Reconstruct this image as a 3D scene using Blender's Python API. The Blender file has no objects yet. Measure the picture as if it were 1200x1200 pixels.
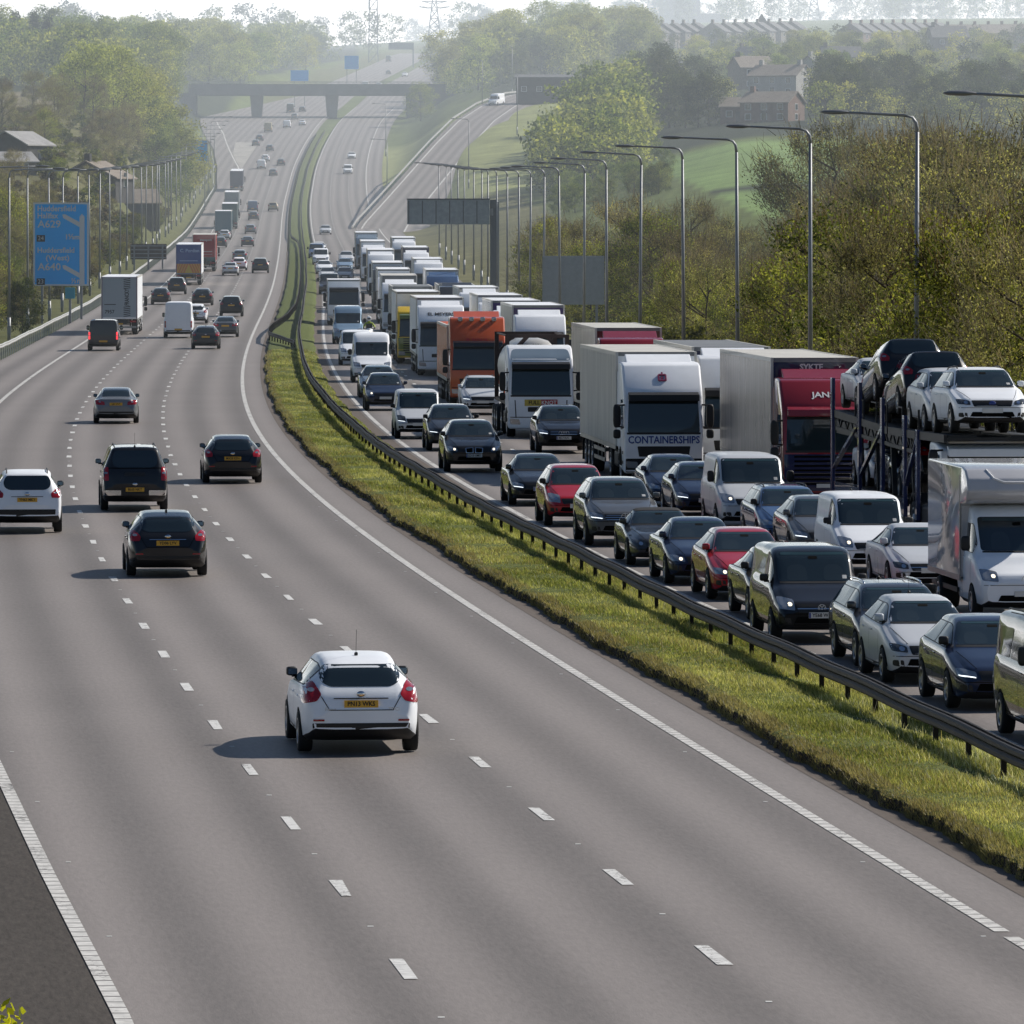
import bpy, bmesh, math, random
import numpy as np
from mathutils import Vector, Matrix
from mathutils.bvhtree import BVHTree

random.seed(7)
RNG = np.random.default_rng(11)
SC = bpy.context.scene
COL = SC.collection
PI = math.pi

# ------------------------------------------------------------------ camera geometry
F = 7975.0          # focal length in pixels of a 1200 px wide frame
EYE = 8.15          # height of the camera above the carriageway
HOR = 260.0         # pixel row of the level horizon

PROF = np.array([(-200, 0), (450, 0), (560, .6), (678, 1.75), (740, 2.5), (900, 4.2), (1070, 6.2), (1220, 9.6), (1374, 14.6),
                 (1560, 23.5), (1790, 34.5), (2000, 45.5), (2400, 61), (2800, 77.5), (3400, 92), (9000, 150)], float)
_gd = np.arange(-200, 6000, 5.0)
def _smooth(v, s):
    k = np.exp(-.5 * (np.arange(-4 * s, 4 * s + 1) / s) ** 2); k /= k.sum()
    p = np.concatenate([2 * v[0] - v[1:4 * s + 1][::-1], v, 2 * v[-1] - v[-4 * s - 1:-1][::-1]])
    return np.convolve(p, k, 'valid')
_gz = _smooth(np.interp(_gd, PROF[:, 0], PROF[:, 1]), 8)
def zroad(d):
    return np.interp(d, _gd, _gz)
def row_of(d):
    return HOR + (EYE - zroad(d)) * F / d
_rd = np.arange(50, 3400, 2.0)
_rr = row_of(_rd)
def dist_of(y):                       # distance at which the carriageway shows on pixel row y
    return float(np.interp(-y, -_rr, _rd))
def at(px, py, d):                    # pixel and distance -> point in space
    return Vector(((px - 600) / F * d, d, EYE - (py - HOR) / F * d))

# the off-side edge line of the near carriageway, the alignment everything else is set out from
_ref = [(1330, 1190), (1200, 1103), (1050, 1017), (900, 927), (800, 866), (700, 808), (600, 752), (470, 667), (400, 615), (350, 574), (312, 535), (291, 500),
        (281, 462), (283, 430), (291, 400), (301, 380), (312, 358), (321, 332), (326, 305), (329, 275), (330, 258), (333, 235),
        (342, 200), (356, 170), (376, 140)]
_ry = [dist_of(y) for _, y in _ref]; _rx = [(p - 600) / F * d for (p, _), d in zip(_ref, _ry)]
_o = np.argsort(_ry)
_ry = np.array(_ry)[_o]; _rx = np.array(_rx)[_o]
_s0 = (_rx[1] - _rx[0]) / (_ry[1] - _ry[0]) if False else -.103
_far = [(1900, -48.2), (2100, -46), (2400, -41), (2800, -33), (3400, -20), (6000, 40)]
_ry = np.concatenate([[-200], _ry, [a for a, _ in _far]])
_rx = np.concatenate([[_rx[0] + _s0 * (-200 - _ry[1])], _rx, [b for _, b in _far]])
_gx = _smooth(np.interp(_gd, _ry, _rx), 6)
_gx = _smooth(_gx, 6)
def R(d):
    return np.interp(d, _gd, _gx)
def slope(d):
    return (R(d + 4) - R(d - 4)) / 8
def grade(d):
    return (zroad(d + 6) - zroad(d - 6)) / 12
def on_road(off, d, z=0.0):           # point at lateral offset OFF from the reference line
    return Vector((float(R(d)) + off, d, float(zroad(d)) + z))

# ------------------------------------------------------------------ helpers
def link(o, parent=None):
    COL.objects.link(o)
    if parent is not None: o.parent = parent
    return o
def tag(o, label=None, cat=None, group=None, kind=None):
    if label: o['label'] = label
    if cat: o['category'] = cat
    if group: o['group'] = group
    if kind: o['kind'] = kind
    return o
def empty(name, loc=(0, 0, 0), rot=(0, 0, 0)):
    o = bpy.data.objects.new(name, None)
    o.empty_display_size = .2; o.location = loc; o.rotation_euler = rot
    return link(o)
def setmats(me, mats):
    for m in (mats if isinstance(mats, (list, tuple)) else [mats]): me.materials.append(m)
def np_mesh(name, v, f, mats, parent=None, smooth=False, col=None, uv=None, midx=None, kind=None):
    v = np.asarray(v, np.float32); f = np.asarray(f, np.int32)
    me = bpy.data.meshes.new(name)
    n, k = f.shape
    me.vertices.add(len(v)); me.vertices.foreach_set('co', v.ravel())
    me.loops.add(n * k); me.loops.foreach_set('vertex_index', f.ravel())
    me.polygons.add(n); me.polygons.foreach_set('loop_start', np.arange(n, dtype=np.int32) * k)
    me.polygons.foreach_set('use_smooth', np.full(n, smooth))
    if midx is not None: me.polygons.foreach_set('material_index', np.asarray(midx, np.int32))
    if col is not None:
        a = me.attributes.new('Col', 'FLOAT_COLOR', 'FACE' if len(col) == n else 'POINT')
        a.data.foreach_set('color', np.concatenate([col, np.ones((len(col), 1))], 1).astype(np.float32).ravel())
    if uv is not None:
        l = me.uv_layers.new(name='UVMap'); l.data.foreach_set('uv', np.asarray(uv, np.float32)[f.ravel()].ravel())
    me.update(calc_edges=True)
    setmats(me, mats)
    o = link(bpy.data.objects.new(name, me), parent)
    if kind: o['kind'] = kind
    return o

class MB:
    """collects simple solids into one mesh"""
    def __init__(s): s.v = []; s.f = []; s.m = []; s.s = []
    def add(s, vs, fs, m=0, smooth=False):
        b = len(s.v); s.v += [tuple(p) for p in vs]
        for f in fs: s.f.append([b + i for i in f]); s.m.append(m); s.s.append(smooth)
        return s
    def box(s, x0, x1, y0, y1, z0, z1, m=0):
        return s.add([(x0, y0, z0), (x1, y0, z0), (x1, y1, z0), (x0, y1, z0), (x0, y0, z1), (x1, y0, z1), (x1, y1, z1), (x0, y1, z1)],
                     [(0, 3, 2, 1), (4, 5, 6, 7), (0, 1, 5, 4), (1, 2, 6, 5), (2, 3, 7, 6), (3, 0, 4, 7)], m)
    def bar(s, a, b, w, h=None, m=0):
        a, b = Vector(a), Vector(b); h = h or w
        d = (b - a).normalized(); u = Vector((0, 0, 1)) if abs(d.z) < .95 else Vector((0, 1, 0))
        r = d.cross(u).normalized() * w / 2; t = r.cross(d).normalized() * h / 2
        return s.add([a - r - t, a + r - t, a + r + t, a - r + t, b - r - t, b + r - t, b + r + t, b - r + t],
                     [(0, 1, 2, 3), (7, 6, 5, 4), (0, 4, 5, 1), (1, 5, 6, 2), (2, 6, 7, 3), (3, 7, 4, 0)], m)
    def tube(s, pts, rad, n=8, m=0, cap=True):
        pts = [Vector(p) for p in pts]; rings = []
        if not isinstance(rad, (list, tuple)): rad = [rad] * len(pts)
        vs = []
        for i, p in enumerate(pts):
            d = (pts[min(i + 1, len(pts) - 1)] - pts[max(i - 1, 0)]).normalized()
            u = Vector((1, 0, 0)) if abs(d.x) < .9 else Vector((0, 1, 0))
            a = d.cross(u).normalized(); b = d.cross(a)
            for k in range(n):
                t = 2 * PI * k / n; vs.append(p + (a * math.cos(t) + b * math.sin(t)) * rad[i])
        fs = [(i * n + k, i * n + (k + 1) % n, (i + 1) * n + (k + 1) % n, (i + 1) * n + k) for i in range(len(pts) - 1) for k in range(n)]
        s.add(vs, fs, m, True)
        if cap:
            b = len(s.v) - len(vs)
            s.f.append([b + k for k in range(n)]); s.m.append(m); s.s.append(False)
            s.f.append([b + (len(pts) - 1) * n + k for k in reversed(range(n))]); s.m.append(m); s.s.append(False)
        return s
    def lathe_x(s, prof, n=24, cx=0, cy=0, cz=0, m=0):      # prof: (x, r) round an axis along x
        vs = [(cx + x, cy + r * math.cos(2 * PI * k / n), cz + r * math.sin(2 * PI * k / n)) for x, r in prof for k in range(n)]
        fs = [(i * n + k, i * n + (k + 1) % n, (i + 1) * n + (k + 1) % n, (i + 1) * n + k) for i in range(len(prof) - 1) for k in range(n)]
        return s.add(vs, fs, m, True)
    def prism(s, poly, x0, x1, m=0):                        # poly in (y, z)
        n = len(poly)
        vs = [(x0, y, z) for y, z in poly] + [(x1, y, z) for y, z in poly]
        return s.add(vs, [list(range(n))[::-1], list(range(n, 2 * n))] + [(i, (i + 1) % n, n + (i + 1) % n, n + i) for i in range(n)], m)
    def build(s, name, mats, parent=None, bevel=0, seg=2, kind=None, smooth=None):
        me = bpy.data.meshes.new(name)
        me.from_pydata(s.v, [], s.f)
        me.polygons.foreach_set('material_index', s.m); me.polygons.foreach_set('use_smooth', s.s if smooth is None else [smooth] * len(s.f))
        bm = bmesh.new(); bm.from_mesh(me)
        bmesh.ops.recalc_face_normals(bm, faces=bm.faces[:])
        if bevel:
            es = [e for e in bm.edges if len(e.link_faces) == 2 and e.calc_face_angle(0) > .35]
            bmesh.ops.bevel(bm, geom=es, offset=bevel, segments=seg, affect='EDGES', clamp_overlap=True, profile=.5)
        bm.to_mesh(me); bm.free()
        setmats(me, mats)
        o = link(bpy.data.objects.new(name, me), parent)
        if kind: o['kind'] = kind
        return o

def copy_tree(o, parent=None, skip=()):
    c = o.copy(); COL.objects.link(c)
    c.parent = parent
    for ch in KIDS.get(o.name, []) if o.name in KIDS else list(o.children):
        if ch.name.split('.')[0] in skip: continue
        copy_tree(ch, c, skip)
    return c
KIDS = {}

_bf = None
def text_mesh(name, s, size, mat, parent, loc, rot, align='CENTER', ext=.002, sx=1.0, bold=0.0):
    cu = bpy.data.curves.new(name, 'FONT'); cu.body = s; cu.size = size; cu.align_x = align; cu.align_y = 'CENTER'; cu.extrude = ext; cu.resolution_u = 2; cu.offset = bold
    t = bpy.data.objects.new('tmp', cu); COL.objects.link(t)
    dg = bpy.context.evaluated_depsgraph_get()
    me = bpy.data.meshes.new_from_object(t.evaluated_get(dg))
    bpy.data.objects.remove(t); bpy.data.curves.remove(cu)
    me.materials.clear(); me.materials.append(mat)
    o = link(bpy.data.objects.new(name, me), parent)
    o.location = loc; o.rotation_euler = rot; o.scale = (sx, 1, 1)
    return o

# ------------------------------------------------------------------ materials
def newmat(name):
    m = bpy.data.materials.new(name); m.use_nodes = True
    nt = m.node_tree; return m, nt, nt.nodes['Principled BSDF']
_M = {}
def pbr(name, col, rough=.5, metal=0, coat=0, emit=None, es=0, spec=.5, bump=0, bscale=20, var=0, vscale=3):
    if name in _M: return _M[name]
    m, nt, b = newmat(name)
    b.inputs['Base Color'].default_value = (*col, 1); b.inputs['Roughness'].default_value = rough; b.inputs['Metallic'].default_value = metal
    b.inputs['Coat Weight'].default_value = coat; b.inputs['Coat Roughness'].default_value = .025
    b.inputs['Specular IOR Level'].default_value = spec
    if emit: b.inputs['Emission Color'].default_value = (*emit, 1); b.inputs['Emission Strength'].default_value = es
    N = nt.nodes.new
    if var or bump:
        tc = N('ShaderNodeTexCoord')
    if var:
        n = N('ShaderNodeTexNoise'); n.inputs['Scale'].default_value = vscale; n.inputs['Detail'].default_value = 5; n.inputs['Roughness'].default_value = .65
        nt.links.new(tc.outputs['Object'], n.inputs['Vector'])
        r = N('ShaderNodeMapRange'); r.inputs['From Min'].default_value = .3; r.inputs['From Max'].default_value = .7
        r.inputs['To Min'].default_value = 1 - var; r.inputs['To Max'].default_value = 1 + var
        nt.links.new(n.outputs['Fac'], r.inputs['Value'])
        mx = N('ShaderNodeVectorMath'); mx.operation = 'SCALE'; mx.inputs[0].default_value = col
        nt.links.new(r.outputs['Result'], mx.inputs['Scale']); nt.links.new(mx.outputs['Vector'], b.inputs['Base Color'])
    if bump:
        n2 = N('ShaderNodeTexNoise'); n2.inputs['Scale'].default_value = bscale; n2.inputs['Detail'].default_value = 4
        nt.links.new(tc.outputs['Object'], n2.inputs['Vector'])
        bp = N('ShaderNodeBump'); bp.inputs['Strength'].default_value = bump
        nt.links.new(n2.outputs['Fac'], bp.inputs['Height']); nt.links.new(bp.outputs['Normal'], b.inputs['Normal'])
    _M[name] = m
    return m
def paint(name):
    col, metal = PAINTS[name]
    pale = sum(col) > 1.0
    return pbr('paint_' + name, col, .42, metal * .45, .22 if pale else 1.0, spec=.2, var=.05, vscale=1.3)
PAINTS = {'white': ((.86, .885, .92), 0), 'silver': ((.60, .62, .645), .35), 'grey': ((.10, .105, .11), .5), 'midgrey': ((.2, .21, .22), .55), 'black': ((.008, .008, .009), 0),
          'darkblue': ((.012, .022, .055), .3), 'blue': ((.06, .12, .25), .4), 'paleblue': ((.22, .33, .45), .4), 'red': ((.42, .012, .02), .1), 'maroon': ((.13, .03, .03), .1), 'brown': ((.035, .03, .023), .3),
          'orange': ((.55, .09, .02), 0), 'beige': ((.42, .36, .24), .3), 'darkgrey': ((.035, .037, .042), .4), 'yellow': ((.62, .42, .03), 0), 'trans_blue': ((.02, .07, .27), 0), 'teal': ((.05, .14, .2), 0),
          'trailer_red': ((.35, .025, .03), 0), 'cream': ((.62, .60, .55), 0), 'navy': ((.015, .02, .07), 0), 'purple': ((.06, .04, .14), 0), 'greyblue': ((.19, .25, .31), .2), 'post_blue': ((.035, .045, .13), .2),
          'curtain_grey': ((.34, .30, .28), 0), 'lorry_red': ((.24, .012, .022), 0), 'green': ((.10, .14, .02), 0), 'darkteal': ((.02, .09, .10), 0)}
GLASS = pbr('window_glass', (.019, .030, .036), .035, 0, 0, spec=.85)
TRIM = pbr('black_trim', (.012, .012, .013), .55)
SHADE = pbr('dark_gap', (.004, .004, .004), .9, spec=.1)
TYRE = pbr('tyre_rubber', (.014, .014, .015), .8)
ALLOY = pbr('alloy', (.38, .38, .39), .3, .85)
CHROME = pbr('chrome', (.7, .7, .7), .12, 1)
LAMP = pbr('lamp_glass', (.42, .44, .46), .12, .7)
LAMPD = pbr('lamp_glass_dark', (.09, .10, .11), .08, .4)
LIT = pbr('lamp_lit', (1, .95, .85), .3, emit=(1, .86, .62), es=1.7)
DRL = pbr('lamp_daylight', (1, 1, 1), .3, emit=(.9, .96, 1), es=1.6)
REDL = pbr('lamp_red', (.32, .008, .014), .16, coat=.5)
REDLIT = pbr('lamp_red_lit', (.5, .01, .02), .3, emit=(1, .04, .05), es=1.6)
AMBER = pbr('lamp_amber', (.7, .2, .01), .2)
PLY = pbr('plate_yellow', (.66, .36, .03), .4)
PLW = pbr('plate_white', (.62, .62, .60), .4)
INK = pbr('plate_ink', (.01, .01, .01), .6)
BLUEINK = pbr('ink_blue', (.03, .06, .26), .5)
WHITEINK = pbr('ink_white', (.75, .75, .75), .5)
REDINK = pbr('ink_red', (.5, .02, .03), .5)
CHASSIS = pbr('chassis_black', (.014, .014, .015), .6, var=.3)
STEEL = pbr('galvanised_steel', (.30, .30, .29), .45, .55, var=.15)
FABRIC = pbr('soft_top', (.02, .02, .022), .85)
HAZE, SKY, SUN, HORIZON, HAZE_GLOW = (.0001, .00013), .048, 5.0, 95.0, .62
# ------------------------------------------------------------------ vehicle bodies
def rp(pts, r, n=3):                         # polygon with rounded corners
    out = []
    k = len(pts)
    for i in range(k):
        p, a, b = Vector(pts[i]), Vector(pts[i - 1]), Vector(pts[(i + 1) % k])
        u, v = a - p, b - p
        q = min(r, u.length * .45, v.length * .45)
        s, e = p + u.normalized() * q, p + v.normalized() * q
        for j in range(n + 1):
            t = j / n; out.append(tuple((1 - t) ** 2 * s + 2 * t * (1 - t) * p + t * t * e))
    return out
def mirror(pts): return [(-a, b) for a, b in pts][::-1]

VIEW = {'front': (lambda a, b: ((a, 30, b), (0, -1, 0))), 'rear': (lambda a, b: ((a, -30, b), (0, 1, 0))),
        'left': (lambda a, b: ((-30, a, b), (1, 0, 0))), 'right': (lambda a, b: ((30, a, b), (-1, 0, 0))), 'top': (lambda a, b: ((a, b, 30), (0, 0, -1)))}
def patch(bvh, poly, view, name, mat, parent, off=.004, step=.07):
    """a thin panel shaped like POLY (seen from VIEW) lying on the body"""
    bm = bmesh.new()
    vs = [bm.verts.new((a, b, 0)) for a, b in poly]
    bm.faces.new(vs)
    bmesh.ops.triangulate(bm, faces=bm.faces[:])
    for ax in (0, 1):
        lo = min(p[ax] for p in poly); hi = max(p[ax] for p in poly)
        n = min(int((hi - lo) / step), 24)
        for i in range(1, n + 1):
            co = [0, 0, 0]; co[ax] = lo + (hi - lo) * i / (n + 1); no = [0, 0, 0]; no[ax] = 1
            bmesh.ops.bisect_plane(bm, geom=bm.verts[:] + bm.edges[:] + bm.faces[:], plane_co=co, plane_no=no)
    f = VIEW[view]
    for v in bm.verts:
        o, d = f(v.co.x, v.co.y); o = Vector(o); d = Vector(d)
        h, nrm, _, _ = bvh.ray_cast(o, d)
        if h is None:
            c = Vector(o) + d * 29.5
            h, nrm, _, _ = bvh.find_nearest(c)
        if nrm.dot(d) > 0: nrm = -nrm
        v.co = h + nrm * off
    o, d = f(0, 0)
    for fc in bm.faces:
        fc.normal_update()
        if fc.normal.dot(Vector(d)) > 0: fc.normal_flip()
        fc.smooth = True
    me = bpy.data.meshes.new(name); bm.to_mesh(me); bm.free()
    me.materials.append(mat)
    return link(bpy.data.objects.new(name, me), parent)

def bvh_of(o): return BVHTree.FromPolygons([v.co[:] for v in o.data.vertices], [p.vertices[:] for p in o.data.polygons])

def loft(L, tabs, mid, parent, mat, name='body', sm=.035):
    """body shell from tables over t = metres behind the nose; forward is +y, mid is the t of the local origin"""
    g = np.arange(0, L + .0051, .01)
    T = {}
    for k, tb in tabs.items():
        a = np.array(tb, float); v = np.interp(g, a[:, 0], a[:, 1])
        w = int(4 * sm / .01); kk = np.exp(-.5 * (np.arange(-w, w + 1) * .01 / sm) ** 2); kk /= kk.sum()
        T[k] = np.convolve(np.concatenate([np.full(w, v[0]), v, np.full(w, v[-1])]), kk, 'valid')
    st = np.unique(np.round(np.concatenate([[0, .015, .03, .05, .08, .12, .17, .23, .3, .38], np.linspace(.45, L - .6, 34), L - np.array([0, .012, .025, .04, .06, .085, .115, .15, .19, .24, .3, .37, .45, .52])]), 3))
    S = {k: np.interp(st, g, v) for k, v in T.items()}
    zt, zb, w, be, wt = (S[k] for k in ('zt', 'zb', 'w', 'belt', 'wt'))
    be = np.minimum(be, zt - .035); be = np.maximum(be, zb + .05); wt = np.minimum(wt, w * .985)
    hb = be - zb; up = zt - be; rr = np.minimum(.11, up * .55)
    ctl = [(0 * w, zb), (w * .55, zb), (w * .88, zb + .01), (w * .965, zb + .10 * hb), (w * .99, zb + .35 * hb), (w, zb + .62 * hb), (w * .992, zb + .84 * hb), (w * .972, be - .008), (w * .955, be + .012)]
    sw = w * .952
    for s in (.25, .5, .75, 1.0): ctl.append((sw + (wt - sw) * s * (.92 + .08 * s), be + .012 + (up - rr - .012) * s))
    ctl += [(wt * .965, zt - rr * .62), (wt * .90, zt - rr * .32), (wt * .78, zt - rr * .12), (wt * .5, zt - rr * .03), (wt * .25, zt - rr * .005), (wt * 0, zt)]
    X = np.stack([c[0] for c in ctl], 1); Z = np.stack([c[1] for c in ctl], 1)
    n, k = X.shape
    # close the ring: right half then mirrored left half
    XX = np.concatenate([X, -X[:, -2:0:-1]], 1); ZZ = np.concatenate([Z, Z[:, -2:0:-1]], 1)
    kk = XX.shape[1]
    v = np.stack([XX, np.repeat((mid - st)[:, None], kk, 1), ZZ], 2).reshape(-1, 3)
    i = np.arange(n - 1)[:, None]; j = np.arange(kk)[None, :]; j2 = (j + 1) % kk
    f = np.stack([i * kk + j, i * kk + j2, (i + 1) * kk + j2, (i + 1) * kk + j], 2).reshape(-1, 4)
    me = bpy.data.meshes.new(name)
    me.from_pydata(v.tolist(), [], f.tolist() + [list(range(kk))[::-1], [(n - 1) * kk + q for q in range(kk)]])
    bm = bmesh.new(); bm.from_mesh(me); bmesh.ops.recalc_face_normals(bm, faces=bm.faces[:]); bm.to_mesh(me); bm.free()
    me.polygons.foreach_set('use_smooth', [True] * (len(f)) + [False, False])
    me.materials.append(mat); me.materials.append(TRIM)
    me.update()
    for p in me.polygons:
        if p.normal.z < -.35 and p.center.z < .5: p.material_index = 1
    o = link(bpy.data.objects.new(name, me), parent)
    lut = lambda key: (lambda t: float(np.interp(t, g, T[key])))
    return o, {q: lut(q) for q in T}

_wheel = {}
def wheel(parent, x, y, r=.32, w=.21, side=1, style=0):
    k = (round(r, 3), round(w, 3), style)
    if k not in _wheel:
        t = MB().lathe_x([(-w / 2, r * .62), (-w / 2, r * .93), (-w * .36, r), (w * .36, r), (w / 2, r * .93), (w / 2, r * .62), (w * .2, r * .6)], 28)
        to = t.build('wheel', TYRE, None); me1 = to.data; bpy.data.objects.remove(to)
        m = MB()
        m.lathe_x([(w * .05, .001), (w * .05, r * .6)], 28, m=1)
        m.lathe_x([(w * .2, r * .62), (w * .5, r * .63), (w * .5, r * .55), (w * .3, r * .53)], 28)
        ns = 5 if style == 0 else 10
        for q in range(ns):
            a = 2 * PI * q / ns; c, s_ = math.cos(a), math.sin(a); p = Vector((0, -s_, c)); d = Vector((0, c, s_))
            ww = r * (.11 if style == 0 else .05)
            a0, a1 = d * r * .08, d * r * .56
            m.add([a0 - p * ww + Vector((w * .42, 0, 0)), a0 + p * ww + Vector((w * .42, 0, 0)), a1 + p * ww * .8 + Vector((w * .44, 0, 0)), a1 - p * ww * .8 + Vector((w * .44, 0, 0))], [(0, 1, 2, 3)])
        m.lathe_x([(w * .46, .001), (w * .46, r * .1), (w * .2, r * .12)], 12)
        if style == 2: m.lathe_x([(w * .12, r * .6), (w * .05, r * .35), (w * .5, r * .3), (w * .55, .001)], 20)
        ro = m.build('rim', [ALLOY, SHADE], None); me2 = ro.data; bpy.data.objects.remove(ro)
        _wheel[k] = (me1, me2)
    me1, me2 = _wheel[k]
    o = link(bpy.data.objects.new('wheel', me1), parent); o.location = (x, y, r)
    if side < 0: o.rotation_euler = (0, 0, PI)
    link(bpy.data.objects.new('rim', me2), o)
    return o

def ball(name, mat, parent, loc, sx, sy, sz, rot=0):
    bm = bmesh.new(); bmesh.ops.create_cube(bm, size=1)
    bmesh.ops.bevel(bm, geom=bm.edges[:], offset=.28, segments=3, affect='EDGES', profile=.5)
    for v in bm.verts: v.co = Vector((v.co.x * sx, v.co.y * sy, v.co.z * sz))
    for f in bm.faces: f.smooth = True
    me = bpy.data.meshes.new(name); bm.to_mesh(me); bm.free(); me.materials.append(mat)
    o = link(bpy.data.objects.new(name, me), parent); o.location = loc; o.rotation_euler = (0, 0, rot)
    return o

def plate(parent, x, y, z, s, front, ink=True):
    """number plate, readable from outside; s may be empty for one too small to read"""
    b = MB().box(-.26, .26, -.006, .006, -.056, .056)
    o = b.build('number_plate', PLW if front else PLY, parent); o.location = (x, y, z)
    if not front: o.rotation_euler = (0, 0, PI)
    # local frame: front faces +y
    if s and front:
        e = MB().box(.222, .256, .004, .0085, -.05, .05).build('plate_band', BLUEINK, o)
    if s: text_mesh('plate_lettering', s, .098, INK, o, (0, .008, 0), (PI / 2, 0, PI), sx=.92, bold=.002)
    return o

TINT = pbr('glass_tint', (.03, .06, .068), .06, spec=.7); STICK = pbr('sticker', (.5, .5, .5), .5); SEAT = pbr('glass_seat', (.026, .038, .044), .04, spec=.85)
BADGE = pbr('badge_silver', (.62, .62, .62), .3, .25)
# style sheet of the bodies: L length, W width, H height, wb wheelbase, fo front overhang
STY = {
 'hatch':      dict(L=4.36, W=1.82, H=1.48, wb=2.65, fo=.88, nose=.74, cz=1.0, ct=1.12, rf=2.0, rr=3.35, tail='hatch', r=.32),
 'smallhatch': dict(L=3.97, W=1.68, H=1.47, wb=2.47, fo=.80, nose=.76, cz=1.02, ct=.98, rf=1.8, rr=3.15, tail='hatch', r=.31),
 'saloon':     dict(L=4.62, W=1.80, H=1.43, wb=2.76, fo=.82, nose=.71, cz=.97, ct=1.28, rf=2.15, rr=3.05, tail='saloon', r=.32),
 'coupe':      dict(L=4.24, W=1.79, H=1.29, wb=2.50, fo=.86, nose=.66, cz=.90, ct=1.62, rf=2.3, rr=2.75, tail='saloon', r=.33),
 'suv':        dict(L=4.60, W=1.87, H=1.66, wb=2.74, fo=.86, nose=.88, cz=1.13, ct=1.15, rf=1.98, rr=3.6, tail='suv', r=.36),
 'smallsuv':   dict(L=4.36, W=1.81, H=1.62, wb=2.62, fo=.85, nose=.84, cz=1.10, ct=1.08, rf=1.9, rr=3.5, tail='suv', r=.345),
 'estate':     dict(L=4.66, W=1.81, H=1.47, wb=2.68, fo=.87, nose=.73, cz=.99, ct=1.15, rf=2.02, rr=4.05, tail='suv', r=.32),
 'mpv':        dict(L=4.10, W=1.76, H=1.60, wb=2.61, fo=.80, nose=.82, cz=1.08, ct=.92, rf=1.75, rr=3.3, tail='suv', r=.315),
 'pickup':     dict(L=5.25, W=1.86, H=1.83, wb=3.15, fo=.90, nose=.98, cz=1.20, ct=1.30, rf=2.1, rr=4.9, tail='pickup', r=.38),
 'smallvan':   dict(L=4.42, W=1.79, H=1.82, wb=2.70, fo=.85, nose=.83, cz=1.12, ct=.95, rf=1.72, rr=4.25, tail='van', r=.32),
 'midvan':     dict(L=4.97, W=1.96, H=1.97, wb=2.95, fo=.95, nose=.92, cz=1.22, ct=.95, rf=1.78, rr=4.8, tail='van', r=.335),
 'bigvan':     dict(L=5.55, W=2.03, H=2.50, wb=3.40, fo=.98, nose=.98, cz=1.35, ct=.88, rf=1.95, rr=5.4, tail='van', r=.345),
 'cabvan':     dict(L=3.20, W=1.99, H=2.34, wb=3.90, fo=.98, nose=.98, cz=1.35, ct=.88, rf=1.85, rr=3.1, tail='van', r=.345),
}
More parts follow.
